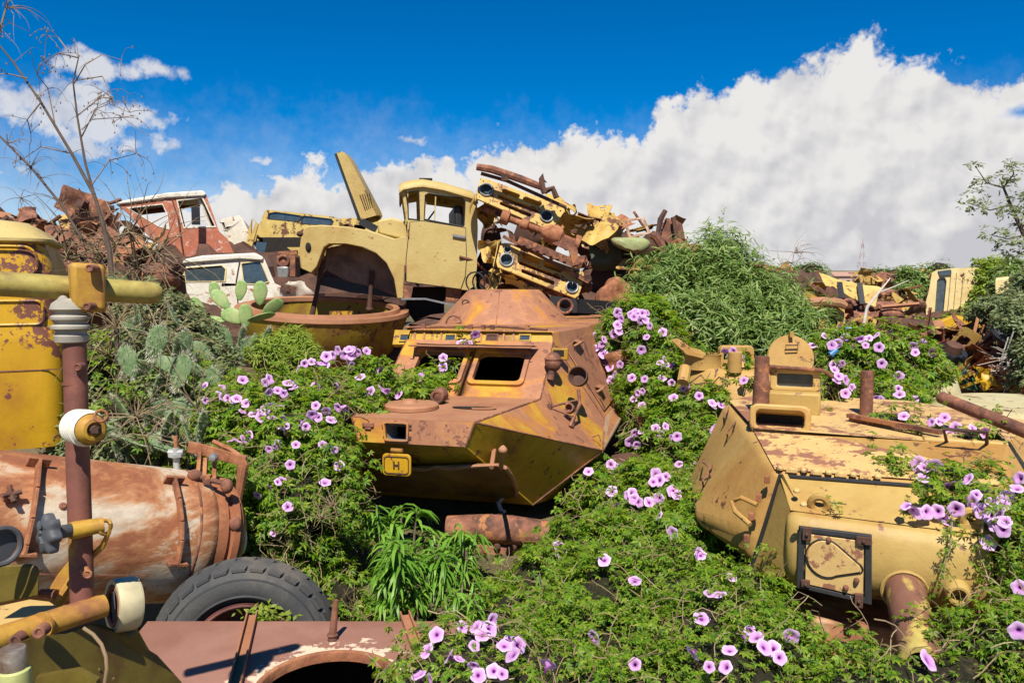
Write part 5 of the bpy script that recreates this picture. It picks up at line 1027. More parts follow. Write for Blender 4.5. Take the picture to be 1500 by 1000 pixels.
def heap(where, spots, n, seed, scale=(.8, 1.5), weights=None, flat=.0, och=0):
    """pieces lying on and in a heap of ellipsoids; each piece is a thing of its own"""
    rs = np.random.RandomState(seed); ks = list(LIB); w = np.array([weights.get(k, 0) for k in ks] if weights else [5, 3, 3, 1, 2, 1, 3], float); w /= w.sum()
    spots = [(P(*s_[:3]), np.array(s_[3:6])) for s_ in spots]; ar = np.array([r.prod()**.66 for _, r in spots]); ar /= ar.sum()
    for i in range(n):
        c, r = spots[rs.choice(len(spots), p=ar)]; q = vn(rs.randn(3)); q[1] = -abs(q[1])*(1 if rs.rand() < .8 else -1); q[2] = abs(q[2])*(1 if rs.rand() < .7 else -1); p = c+q*r*rs.uniform(.7, 1.02)
        k = ks[rs.choice(len(ks), p=w)]; me = LIB[k][rs.randint(len(LIB[k]))]
        if och and rs.rand() < och: k = 'sheet' if rs.rand() < .65 else 'panel'; me = LIB[k][2 if k == 'sheet' else 1]
        nm, cat = NMS[k]
        o = bpy.data.objects.new(nm, me); COL.objects.link(o); s_ = rs.uniform(*scale)
        o.matrix_world = Matrix.Translation(Vector(p))@Matrix(rot(vn(rs.randn(3)*np.array([1, 1, .5])), rs.uniform(0, 1.3 if flat else 6)).tolist()).to_4x4()@Matrix.Rotation(rs.rand()*6, 4, 'Z')@Matrix.Scale(s_, 4)
        col = {'bare_rust': 'rusty brown', 'orange_rust': 'orange rust', 'ochre_cream': 'ochre painted', 'brown_steel': 'smooth brown', 'dark_rust': 'dark rusted'}[me.materials[0].name]
        tag(o, f"{col} {cat} {where}", cat, f"{col} {cat} pieces {where}")
def lump(where, spots, mat, label, amp=.45):
    m = M()
    for s_ in spots: m.ell(P(*s_[:3]), np.array(s_[3:6]), None, 26, 14, amp, 2.5)
    single('scrap_pile', m, mat, label, 'scrap', kind='stuff', ang=20)
UL = [(90, 350, 13.5, 1.0, .6, .42), (180, 375, 12.8, .7, .5, .45), (20, 335, 13.5, .7, .5, .3), (145, 320, 13.8, .3, .4, .28), (230, 400, 12.3, .4, .4, .3), (120, 420, 12, .9, .5, .4)]
lump('ul', [(s_[0], s_[1]+8, s_[2]+.2)+tuple(np.array(s_[3:6])*.8) for s_ in UL], m_rust, 'mass of small rusted scrap inside the upper left pile')
heap('in the pile behind the yellow cab at upper left', UL, 110, 41, (.45, 1.0))
MID = [(735, 385, 13.8, .5, .4, .55), (718, 340, 13.4, .22, .3, .4), (790, 330, 13.7, .5, .4, .4), (850, 330, 13.6, .55, .5, .35), (900, 350, 13.3, .7, .6, .4), (960, 350, 13.2, .5, .5, .3), (890, 400, 12.8, .6, .5, .4), (760, 420, 12.6, .5, .4, .35), (720, 380, 13.2, .3, .3, .5), (1000, 385, 13.2, .5, .5, .35), (860, 430, 12.3, .5, .4, .25), (930, 420, 12.3, .4, .4, .35)]
lump('mid', [(s_[0], s_[1]+14, s_[2]+.5)+tuple(np.array(s_[3:6])*.85) for s_ in MID], m_rustdark, 'dark mass of crushed metal behind the torn off truck fronts')
heap('in the crushed pile behind the mustard truck cab', MID, 55, 42, (.4, .85), None, 0, .35)
RT_ = [(1400, 520, 12.5, .8, .7, .33), (1460, 520, 12.2, .7, .6, .4), (1400, 560, 11.6, .6, .5, .25), (1360, 500, 13.3, .5, .5, .25), (1480, 560, 11.5, .5, .5, .3), (1320, 490, 14, .5, .4, .15), (1440, 490, 14, .9, .4, .15)]
lump('rt', [(s_[0], s_[1]+10, s_[2]+.2)+tuple(np.array(s_[3:6])*.85) for s_ in RT_], m_rust, 'mass of small rusted scrap inside the heap at right')
heap('in the scrap heap at right', RT_, 110, 43, (.35, .85), None, 0, .08)
FAR = [(1130, 404, 25, 1.3, .6, .25), (1250, 462, 16, .6, .4, .2), (1290, 452, 17, .6, .5, .25), (1320, 440, 19, .6, .6, .3), (1300, 405, 27, 1.4, .8, .3), (1270, 480, 15, .6, .4, .12), (1200, 425, 21, .6, .4, .15), (1290, 425, 19, .5, .4, .15)]
lump('far', [(s_[0], s_[1]+6, s_[2]+.2)+tuple(np.array(s_[3:6])*.85) for s_ in FAR], m_rust, 'mass of rusted scrap along the far row at right')
heap('in the far row of wrecks at right', FAR, 60, 44, (.35, .8), None, 0, .5)
# named pieces of the crushed pile
def sheetthing(name, label, cat, pts, d0, dz, mat, amp=.08, seed=1.0, th=.012, nx=14, ny=9, fr=2.2):
    a = [P(x, y, d0+q) for (x, y), q in zip(pts, dz)]; d = M(); d.sheet(*a, nx, ny, amp, fr, th, seed); return single(name, d, mat, label, cat, ang=50)
m_green = rusty('pale_green_paint', [(.30, .33, .14), (.27, .28, .12), (.25, .13, .07)], 2, .4, .5, .15, chips=.25)
sheetthing('body_panel', 'curved ochre body panel on top of the crushed pile', 'body panel', Z5([(625, 340), (800, 345), (760, 375), (630, 378)]), 12.6, (0, .1, .5, .3), m_orangey, .06, 3)
sheetthing('crumpled_sheet', 'large crumpled ochre sheet folded over the crushed pile', 'sheet', Z5([(725, 455), (870, 345), (945, 395), (860, 462)]), 12.2, (0, .5, .5, 0), m_orangey, .14, 5, fr=3)
sheetthing('crumpled_sheet', 'rusty torn sheet over the upper truck front', 'sheet', Z5([(560, 215), (690, 300), (650, 330), (560, 260)]), 12.5, (0, .4, 0, 0), m_orangey, .12, 7, fr=3)
sheetthing('crumpled_sheet', 'thin brown sheet edge behind the ochre panels', 'sheet', Z5([(700, 320), (930, 370), (920, 390), (700, 340)]), 13, (0, .1, .3, .3), m_rust, .08, 8)
def fender():
    d = M(); rings = []
    prof = [(870, 470), (880, 452), (960, 458), (1060, 450), (1095, 490), (1060, 535), (1010, 548), (930, 520), (880, 495)]
    for k, (v, s_) in enumerate(((0, .75), (.06, .95), (.2, 1.0), (.5, .97), (.7, .8))):
        a = [P(x, y, 12.0+v) for x, y in Z5(prof)]; c = np.mean(a, 0); rings.append([c+(p-c)*s_ for p in a])
    d.loft(rings, True, True); return single('green_fender', d, m_green, 'pale green rounded fender sticking out of the crushed pile', 'fender', ang=60, sub=1)
fender()
d = M(); a = [P(x, y, 12.4) for x, y in Z5([(935, 365), (1045, 348), (1082, 435), (970, 462)])]; c = np.mean(a, 0); polyhole(d, a, [[c+(p-c)*.78 for p in a]], (.02, .06, 0)); single('door_frame', d, rusty('frame_white', [(.6, .5, .4), (.45, .25, .15), (.3, .13, .07)], 4, .5), 'empty window frame of a truck door against the sky', 'door frame')
d = M(); d.tube([P(x, y, 11.9) for x, y in Z5([(1085, 440), (1110, 450), (1135, 490), (1150, 545)])], [.06, .07, .07, .05], 8); single('curved_strip', d, m_rust, 'thick curved brown metal strip beside the green fender', 'metal strip')
t = T('radiator_core', 'rusty upright radiator block at the right end of the crushed pile', 'radiator', P(*Z5([(1170, 470)])[0], 12.6)); d = M(); d.prism([P(x, y, 12.5) for x, y in Z5([(1125, 455), (1160, 350), (1205, 380), (1222, 465), (1180, 500)])], (.2, .3, 0)); t.part('core', d, m_rust, bevel=.02); d = M(); d.tube([P(x, y, 12.4) for x, y in Z5([(1120, 440), (1135, 360), (1160, 315)])], [.04, .05, .04], 6); t.part('spout', d, m_rustdark); d = M(); d.bar(P(*Z5([(1200, 350)])[0], 12.4), P(*Z5([(1220, 470)])[0], 12.4), .06, .06); t.part('frame_bar', d, m_rustdark)
sheetthing('crumpled_sheet', 'bright orange rusty sheet at the top of the leafy bush', 'sheet', Z5([(1180, 480), (1240, 455), (1300, 500), (1200, 530)]), 12, (0, .2, .3, 0), m_rustorange, .1, 11, fr=4)
sheetthing('crumpled_sheet', 'long orange rusty sheet sloping down behind the leafy bush', 'sheet', Z5([(1280, 500), (1320, 495), (1440, 580), (1400, 600)]), 12.5, (0, .2, .3, 0), m_rustorange, .1, 12, fr=4)
t = T('steel_beam', 'black steel beam lying level behind the carrier turret', 'beam', P(870, 460, 11.3)); a, b = P(*Z5([(705, 815)])[0], 11.2), P(*Z5([(990, 835)])[0], 11.6); d = M(); d.bar(a, b, .03, .19); d.bar(a+np.array([0, .06, .09]), b+np.array([0, .06, .09]), .13, .02); d.bar(a+np.array([0, .06, -.09]), b+np.array([0, .06, -.09]), .13, .02); t.part('channel', d, m_black)
d = M(); p = P(*Z5([(895, 832)])[0], 11.25); d.cyl(p+np.array([0, -.03, 0]), p+np.array([0, .01, 0]), .03, .03, 8); t.part('rivet', d, m_rust)
t = T('flange_plate', 'black flanged plate with an oval hole beside the steel beam', 'metal plate', P(*Z5([(630, 815)])[0], 11.3)); d = M(); polyhole(d, [P(x, y, 11.3) for x, y in Z5([(560, 760), (700, 780), (700, 850), (560, 850)])], [[P(x, y, 11.3) for x, y in Z5(circ((635, 815), 26, 12, 14))]], (0, .05, 0)); t.part('plate', d, m_black); d = M(); d.torus(P(*Z5([(635, 815)])[0], 11.28), (0, 1, 0), .1, .02, 16, 6); t.part('flange', d, m_rust)
lump('x', [(*Z5([(900, 740)])[0], 11.6, .28, .2, .2), (*Z5([(960, 770)])[0], 11.6, .16, .15, .14), (*Z5([(870, 720)])[0], 11.7, .15, .15, .15)], m_rustorange, 'crumpled brown rust lump above the right end of the steel beam', .9)
t = T('fender_brace', 'small curly rusty spring frame behind the cab, over the carrier turret', 'spring', P(*Z5([(200, 690)])[0], 12.6)); d = M()
for k in range(3): d.torus(P(*Z5([(165+k*35, 690)])[0], 12.6), (.4, 1, .1), .16, .014, 16, 5)
t.part('coil', d, m_black)
sheetthing('crumpled_sheet', 'crumpled ochre sheet between truck cab and lower truck front', 'sheet', Z5([(185, 480), (285, 470), (265, 590), (195, 570)]), 12.3, (0, .1, .2, .1), m_orangey, .14, 4, fr=5)
sheetthing('crumpled_sheet', 'ochre panel strip sticking out under the lower truck front', 'sheet', Z5([(300, 640), (520, 730), (500, 760), (330, 700)]), 12.2, (0, .1, .2, .1), m_orangey, .1, 6, fr=4)
sheetthing('crumpled_sheet', 'dented dark green door skin under the pale green fender', 'sheet', Z5([(750, 470), (900, 500), (960, 600), (790, 640)]), 12.6, (0, .1, .3, .2), rusty('dark_green_paint', [(.09, .11, .07), (.06, .08, .05), (.12, .07, .045)], 2.5), .14, 8, fr=3)
# ---------------------------------------------------------------- the left foreground
ZA = lambda l: [(.2533*x, 560+.2533*y) for x, y in l]
ZB = lambda l: [(.22*x, 780+.22*y) for x, y in l]
A3 = np.array
WF = Fr((0, 0, 0), 0)
m_standy = rusty('stand_paint', [(.46, .28, .03), (.40, .20, .04), (.25, .10, .05)], 7, .45, .5, .2, spread=.3, grain=90, bdist=.003)
m_pipeol = rusty('olive_pipe', [(.40, .33, .09), (.35, .27, .07), (.25, .17, .07)], 9, .45, .5, .2, grain=90, bdist=.003, chips=.2)
m_pipebr = rusty('brown_pipe', [(.36, .20, .03), (.22, .085, .055), (.19, .07, .05), (.17, .065, .045)], 5, .6, .55, .2, spread=.25, grain=90, bdist=.003)
m_lead = plain('grey_gaiter', (.34, .31, .25), .8); m_porc = plain('white_porcelain', (.78, .75, .62), .3); m_knob = plain('grey_black_knob', (.075, .078, .085), .6)
m_olshade = rusty('olive_plate', [(.13, .095, .015), (.10, .07, .012), (.09, .04, .015)], 5, .4, .5, .15, grain=80, bdist=.003)  # olive darkened in the colour itself to give these plates their shade
def pipe_stand():
    t = T('pipe_stand', 'yellow and brown pipe stand with horizontal tube, white insulator and black lobed knob', 'pipe stand', P(110, 1060, 2.4))
    a, b = P(-60, 412, 2.28), P(236, 430, 2.58); dr = nrm(b-a); L = np.linalg.norm(b-a)
    d = M(); d.lathe(a, dr, [(0, .037), (L-.03, .036), (L-.01, .031), (L, .02), (L, .001)], 24); t.part('cross_tube', d, m_pipeol)
    f = P(128, 421, 2.41); d = M(); d.box(f+A3([0, .0, 0]), (.094, .095, .145), np.stack([dr, nrm(np.cross((0, 0, 1), dr)), (0, 0, 1)], 1)); cl = t.part('clamp', d, m_standy, bevel=.016, seg=3)
    for x, y in ((133, 393), (129, 449)):
        d = M(); p = P(x, y, 2.35); d.cyl(p+A3([0, .03, 0]), p+A3([0, -.008, 0]), .012, .012, 12); d.torus(p+A3([0, -.008, 0]), (0, 1, 0), .009, .003, 12, 6); t.part('bolt', d, m_rust, cl)
    d = M(); c = P(105, 500, 2.4); d.lathe(c, (0, 0, 1), [(-.004, .036), (.0, .046), (.018, .048), (.024, .042), (.034, .042), (.04, .056), (.048, .056), (.054, .043), (.062, .043), (.068, .055), (.076, .056), (.082, .044), (.09, .044), (.098, .056), (.115, .05), (.13, .03)], 24); d.ell(P(93, 452, 2.37), (.022, .02, .04)); t.part('ribbed_gaiter', d, m_lead)
    p0, p1, p2 = P(109, 498, 2.4), P(113, 640, 2.4), P(121, 890, 2.36); d = M(); d.tube([p0, p1, p2], .033, 22); t.part('upright_pipe', d, m_pipebr)
    d = M(); m_ = P(109, 560, 2.4); d.cyl(m_, m_+A3([0, 0, -.006]), .0345, .0345, 22); p = P(115, 537, 2.37); d.cyl(p+A3([0, .02, 0]), p+A3([.004, -.012, 0]), .012, .012, 12); d.torus(p+A3([.004, -.012, 0]), (0, 1, 0), .009, .003, 12, 6); t.part('collar', d, m_pipebr)
    p = P(128, 838, 2.33); d = M(); d.cyl(p+A3([-.02, .02, 0]), p+A3([.008, -.014, 0]), .014, .012, 12); d.torus(p+A3([.008, -.014, 0]), (.3, -1, 0), .01, .0035, 12, 6); t.part('stud', d, m_rust)
    # insulator
    c = P(112, 624, 2.33); ax = nrm([.80, -.62, .02]); pr = [(-.03, .02)]
    for k in range(4): pr += [(k*.018, .041+.002*k), (k*.018+.006, .051+.001*k), (k*.018+.012, .050+.001*k), (k*.018+.016, .041+.001*k)]
    pr += [(.075, .050), (.09, .046)]
    d = M(); d.lathe(c, ax, pr, 28); ins = t.part('insulator', d, m_porc)
    d = M(); d.lathe(c, ax, [(.080, .045), (.10, .041), (.112, .031), (.114, .022), (.104, .02), (.102, .001)], 28); t.part('insulator_cap', d, m_standy, ins); d = M(); d.cyl(c+ax*.10, c+ax*.125, .015, .012, 8); d.box(c+ax*.125, (.02, .02, .014)); t.part('terminal', d, m_rustdark, ins)
    d = M(); d.torus(P(148, 609, 2.23), (.3, -1, .4), .016, .0042, 20, 6); t.part('eye_ring', d, m_rustorange, ins)
    # knob and its shaft
    k0 = P(72, 782, 2.24); ax = nrm([-.62, -.78, .1]); x, y = frame_from(ax); rings = []
    for tt, s_ in ((-.016, .80), (-.012, .97), (0, 1.0), (.012, .97), (.017, .82), (.018, .45), (.012, .40), (.012, .02)):
        rings.append([k0+ax*tt+(x*math.cos(a_)+y*math.sin(a_))*s_*(.052+.007*math.cos(7*a_)) for a_ in np.linspace(0, 2*math.pi, 57)[:-1]])
    d = M(); d.loft(rings, True, True); kn = t.part('lobed_knob', d, m_knob, ang=50)
    d = M(); d.cyl(k0-ax*.0, P(104, 776, 2.31), .02, .019, 16); t.part('knob_hub', d, m_knob, kn)
    d = M(); d.tube([P(103, 777, 2.31), P(110, 776, 2.32), P(152, 768, 2.36)], [.024, .026, .022], 18); t.part('cross_shaft', d, m_standy)
    d = M(); d.torus(P(154, 772, 2.36), (1, -.4, .1), .02, .006, 18, 6); d.tube([P(160, 778, 2.36), P(150, 800, 2.38), P(118, 830, 2.42), P(90, 870, 2.4)], [.006, .009, .01, .01], 6); d.tube([P(158, 760, 2.36), P(162, 766, 2.35), P(160, 782, 2.36)], .005, 5); t.part('lever', d, m_standy)
    # lower pipe, drum
    a, b = P(-30, 944, 2.12), P(152, 886, 2.38); d = M(); d.tube([a, (a+b)/2, b], [.034, .034, .034], 22); d.tube([P(60, 916, 2.22), P(64, 914, 2.23)], .036, 22); t.part('lower_pipe', d, m_standy)
    for x, y in ((22, 938), (57, 926)):
        d = M(); p = P(x, y, 2.14); d.cyl(p+A3([0, .03, 0]), p, .017, .016, 12); d.torus(p, (.2, -1, .2), .012, .005, 14, 6); t.part('socket', d, m_rust)
    c = P(170, 886, 2.5); ax = nrm([-.72, -.68, .1]); d = M(); d.lathe(c, ax, [(-.06, .02), (-.06, .078), (-.05, .083), (.0, .083), (.012, .08), (.012, .066), (-.01, .062), (-.04, .06)], 32); dr_ = t.part('drum', d, plain('cream_drum', (.58, .50, .30), .5))
    d = M(); d.torus(c+ax*.006, ax, .058, .008, 30, 8); t.part('drum_ring', d, m_rust, dr_); d = M(); d.lathe(c, ax, [(-.012, .062), (-.01, .001)], 28); d.bar(c+ax*.0+A3([0, 0, .05]), c-A3([0, 0, .05]), .03, .01); t.part('drum_face', d, m_knob, dr_)
    for dz in (.045, -.05):
        d = M(); bolt(d, c+ax*.01+A3([.022, -.01, dz]), ax, .007); t.part('bolt', d, m_rust, dr_)
    # plates
    d = M(); d.prism([P(*p, 2.3) for p in ZB([(-60, 225), (150, 212), (190, 228), (207, 265), (198, 430), (-60, 480)])], (0.02, .012, 0)); t.part('side_plate', d, m_olshade, bevel=.004)
    zt = P(30, 905, 2.35)[2]; d = M(); d.prism([WF.pick(*p, 2, zt) for p in ZB([(-80, 500), (200, 440), (330, 455), (385, 490), (335, 540), (-80, 660)])], (0, 0, -.01)); t.part('top_plate', d, m_sand, bevel=.003)
    d = M(); d.prism([P(*p, 2.42) for p in ZB([(465, 175), (385, 270), (335, 350), (310, 425), (380, 500), (470, 345), (480, 200)])], (.01, .015, 0)); t.part('gusset', d, m_standy, bevel=.003)
    d = M(); p = P(*ZB([(345, 410)])[0], 2.38); d.tube([p+A3([-.02, 0, .005]), p+A3([.01, 0, 0])], [.012, .016], 10); d.cyl(p+A3([-.035, -.0, .005]), p+A3([-.01, 0, .003]), .012, .012, 6); t.part('bolt', d, m_rust)
    d = M(); d.prism([P(*p, q) for p, q in zip(ZB([(190, 700), (400, 690), (560, 630), (780, 690), (1010, 830), (1175, 1010), (1200, 1250), (-50, 1250), (-50, 800)]), (2.15, 2.25, 2.35, 2.48, 2.62, 2.7, 2.6, 2.0, 2.05))], (.01, .02, 0)); sh = t.part('gun_shield', d, m_olshade, bevel=.003)
    d = M(); d.prism([P(*p, q) for p, q in zip(ZB([(600, 620), (860, 705), (905, 645), (1003, 825), (975, 855)]), (2.4, 2.5, 2.55, 2.6, 2.58))], (-.01, .02, .008)); t.part('shield_fin', d, m_olshade, bevel=.003)
    for x, y in ((365, 870), (430, 885), (515, 855), (590, 905), (655, 915), (755, 975), (280, 915), (250, 930)):
        d = M(); bolt(d, P(*ZB([(x, y)])[0], 2.17+.0003*x), (.3, -1, .2), .006); t.part('rivet', d, m_olshade, sh)
    d = M(); d.prism([P(*p, 2.06) for p in ZB([(240, 960), (510, 915), (640, 985), (660, 1200), (200, 1200)])], (0, .02, 0)); t.part('inner_plate', d, m_olshade)
    d = M(); d.tube([P(*p, 2.16) for p in ZB([(555, 632), (620, 675), (675, 740), (705, 820), (712, 900), (690, 1050)])], .005, 8); t.part('strap', d, plain('tan_strap', (.28, .19, .10), .8))
    d = M(); d.torus(P(2, 800, 2.2), (1, -.7, 0), .05, .008, 30, 8); d.lathe(P(2, 800, 2.2), (1, -.7, 0), [(-.01, .045), (-.008, .001)], 24); t.part('hand_wheel', d, m_knob)
    return t
pipe_stand()
t = T('tin_can', 'small round tin with a shiny rusty screw cap at the lower left corner', 'can', P(18, 1060, 1.95)); c = P(19, 966, 1.9); d = M(); d.lathe(c, (0, 0, 1), [(-.02, .029), (.0, .03), (.026, .03), (.03, .028), (.03, .001)], 26); t.part('cap', d, m_chromer if False else rusty('rusty_chrome', [(.42, .38, .33), (.25, .17, .12), (.15, .08, .05)], 12, .5, .35, .1, metallic=.5, grain=90, bdist=.002)); d = M(); d.lathe(c, (0, 0, 1), [(-.14, .038), (-.04, .038), (-.024, .036), (-.02, .03)], 26); t.part('body', d, plain('tin_green', (.42, .44, .16), .5))

# boiler lying in front of the vines
def boiler():
    c1 = P(316, 786, 5.55); c0 = P(-190, 762, 4.2); ax = nrm(c1-c0); L = np.linalg.norm(c1-c0); R = .435
    t = T('boiler_tank', 'rusty cream and orange steel boiler lying on its side behind the pipe stand', 'boiler', (c0+c1)/2-A3([0, 0, R]))
    m_b = rusty('boiler_steel', [(.57, .47, .35), (.52, .38, .25), (.44, .20, .09), (.30, .11, .05)], 3.2, .53, .6, .3, spread=.2, stretch=(.7, .7, 1.5), var=.3, grain=45, detail=12, chips=.3, chipcol=(.36, .15, .06))
    m_b2 = rusty('boiler_rim', [(.56, .46, .34), (.42, .18, .08), (.3, .11, .05)], 4, .6, .6, .3, spread=.3, grain=45)
    d = M(); d.lathe(c0, ax, [(0, R), (L-.30, R), (L-.24, R*.985), (L-.2, R*.95), (L-.17, R*.88)], 64, True); t.part('shell', d, m_b, ang=30)
    d = M(); d.lathe(c0, ax, [(L-.19, R*.86), (L-.19, R*.93), (L-.12, R*.93), (L-.115, R*.88), (L-.09, R*.88), (L-.085, R*.95), (L-.04, R*.95), (L-.035, R*.88), (L+.0, R*.86), (L+.06, R*.7), (L+.09, R*.4), (L+.1, .001)], 64); t.part('end_door', d, m_b2, ang=30)
    d = M(); d.lathe(c0, ax, [(L-.335, R*1.0), (L-.33, R*1.008), (L-.32, R*1.008), (L-.315, R*1.0)], 64); d.bar(c0+A3([.2, -R*.97, -.12]), c0+ax*(L-.3)+A3([.2, -R*.97, -.12])-ax*.2, .006, .006); t.part('weld_seam', d, m_rust)
    def cy(px, py, lift=0):
        o = CAM-c0; dd = ray(px, py); o2 = o-ax*(o@ax); d2 = dd-ax*(dd@ax); r = R+lift; A_ = d2@d2; B_ = 2*o2@d2; C_ = o2@o2-r*r; k = (-B_-math.sqrt(max(0, B_*B_-4*A_*C_)))/(2*A_); p = CAM+dd*k; q = p-c0; return p, nrm(q-ax*(q@ax))
    for l in ([(54, 683), (50, 720), (44, 760), (36, 795), (33, 808)], [(252, 708), (258, 735), (262, 765), (262, 790), (257, 822)]):
        d = M(); pts = [cy(x, y)[0]+cy(x, y)[1]*.035 for x, y in l]
        for p, q in zip(pts, pts[1:]): d.bar(p, q, .018, .05, cy(*l[2])[1])
        for e, e2 in ((0, 1), (-1, -2)):
            p, n = cy(*l[e]); d.box(p+n*.03, (.12, .06, .02), np.stack([ax, n, np.cross(ax, n)], 1))
        t.part('mounting_bracket', d, m_rustorange, bevel=.003)
    p, n = cy(12, 728); d = M(); d.cyl(p, p+n*.05, .035, .03, 12)
    for k in range(4): a_ = k*1.57; x, y = frame_from(n); d.cyl(p+n*.04, p+n*.055+(x*math.cos(a_)+y*math.sin(a_))*.05, .014, .014, 8)
    t.part('valve_knob', d, m_rust)
    p, n = cy(92, 741); d = M(); bolt(d, p, n, .022); t.part('stud', d, m_rust)
    d = M(); p = P(259, 692, 5.35); d.cyl(p, p+A3([0, 0, .17]), .022, .022, 12); d.cyl(p+A3([0, 0, .11]), p+A3([0, 0, .13]), .05, .05, 6); d.cyl(p+A3([-.05, 0, .14]), p+A3([.05, 0, .14]), .02, .02, 8); vl = t.part('valve_pipe', d, plain('galvanised', (.42, .42, .40), .5, .3)); d = M(); d.cyl(p+A3([0, 0, .15]), p+A3([0, 0, .25]), .014, .014, 8); t.part('copper_stub', d, m_rustorange, vl)
    # swing yoke of the door
    d = M(); yk = [P(x, y, 5.5) for x, y in ZA([(1090, 370), (1200, 395), (1330, 430), (1420, 455)])]
    for a_, b_ in zip(yk, yk[1:]): d.bar(a_, b_, .03, .075)
    y2 = [P(x, y, 5.5) for x, y in ZA([(1405, 480), (1390, 600), (1350, 780)])]; d.tube(y2, [.04, .032, .03], 8); d.tube([P(x, y, 5.5) for x, y in ZA([(1230, 340), (1330, 385), (1410, 440), (1425, 480)])], .018, 6); yo = t.part('yoke', d, m_rustorange, bevel=.003)
    d = M(); p = P(*ZA([(1230, 435)])[0], 5.42); d.lathe(p, (0, -1, .1), [(-.03, .03), (0, .03), (.012, .022), (.015, .001)], 14); t.part('pin', d, m_steel, yo)
    for l in ([(1160, 400), (1150, 520)], [(1190, 440), (1185, 545)], [(1240, 460), (1240, 560)]):
        d = M(); d.bar(P(*ZA(l)[0], 5.5), P(*ZA(l)[1], 5.45), .025, .05); t.part('lug', d, m_rustorange)
    for l in ([(1100, 520), (1200, 560), (1330, 590)], [(1190, 790), (1260, 800), (1380, 810)]):
        d = M(); q = [P(x, y, 5.25) for x, y in ZA(l)]; d.tube(q, .018, 8); d.ell(q[0]+A3([.03, 0, -.02]), (.05, .04, .04)); d.ell(q[-1]-A3([.02, 0, .01]), (.04, .04, .05)); d.box(q[1], (.05, .04, .06)); t.part('clamp_bolt', d, m_rust)
    d = M(); d.ell(P(*ZA([(1385, 900)])[0], 5.4), (.05, .05, .12)); t.part('end_cap', d, m_white)
    return t
boiler()

# big tyre leaning behind the brown hull roof
def tyre():
    c = P(360, 950, 4.9); ax = nrm([.20, -1, .12]); x, y = frame_from(ax); R = .56
    t = T('spare_tyre', 'large worn black truck tyre with rusty rim standing behind the brown hull roof', 'wheel', c-A3([0, 0, R]))
    d = M(); d.lathe(c, ax, [(.10, .31), (.135, .34), (.15, .40), (.145, .455), (.125, .49), (.10, .505), (.09, .53), (.05, .548), (-.05, .548), (-.1, .53), (-.13, .49), (-.15, .42), (-.13, .33), (-.10, .31)], 72)
    n = 30
    for k in range(n):
        for s_ in (1, -1):
            a0 = 2*math.pi*(k+.25*s_)/n; v = []
            for (tt, dr), a_ in (((.005*s_, .545), a0), ((.125*s_, .50), a0+.10*1)):
                for w, rr in ((-.040, 0), (.040, 0), (.040, .017), (-.040, .017)):
                    an = a_+w/.55*1.05; v.append(c+ax*tt+(x*math.cos(an)+y*math.sin(an))*(dr+rr))
            d.add(v, [(0, 1, 2, 3), (4, 7, 6, 5), (0, 4, 5, 1), (1, 5, 6, 2), (2, 6, 7, 3), (3, 7, 4, 0)])
    ty = t.part('tyre', d, rusty('worn_rubber', [(.045, .047, .05), (.075, .072, .066), (.16, .13, .10)], 3, .4, .75, .2, spread=.4, grain=50), ang=40)
    d = M(); d.lathe(c, ax, [(.148, .345), (.153, .35), (.156, .356), (.153, .362), (.147, .366)], 60)
    d.lathe(c, ax, [(.139, .445), (.147, .452), (.144, .462)], 60); t.part('sidewall_rib', d, m_rubber, ty)
    d = M(); d.lathe(c, ax, [(.11, .315), (.125, .31), (.12, .295), (.06, .285), (.04, .24), (.0, .22), (-.02, .001)], 48); d.torus(c+ax*.115, ax, .295, .012, 40, 8, .9); rim = t.part('rim', d, rusty('rim_rust', [(.20, .075, .06), (.15, .06, .05), (.1, .04, .03)], 5, .5, .6, .2))
    for k in range(8): a_ = k*math.pi/4+.3; d = M(); bolt(d, c+ax*.035+(x*math.cos(a_)+y*math.sin(a_))*.245, ax, .016); t.part('wheel_nut', d, m_rustdark, rim)
    rs = np.random.RandomState(3); n = 150; pos = P(385, 903, 4.72)+rs.randn(n, 3)*A3([.07, .04, .03]); V, Q = place(*SMALL, pos, vn(rs.randn(n, 3)*.5+A3([0, -.3, .8])), rs.randn(n, 3), rs.uniform(.03, .06, n))
    o = bpy.data.objects.new('grass_tuft', fastmesh('grass_tuft', V-pos.mean(0), Q, m_lime)); o.location = pos.mean(0); COL.objects.link(o); tag(o, 'bright green weed tuft growing inside the truck tyre rim', 'weed', None, 'stuff')
tyre()

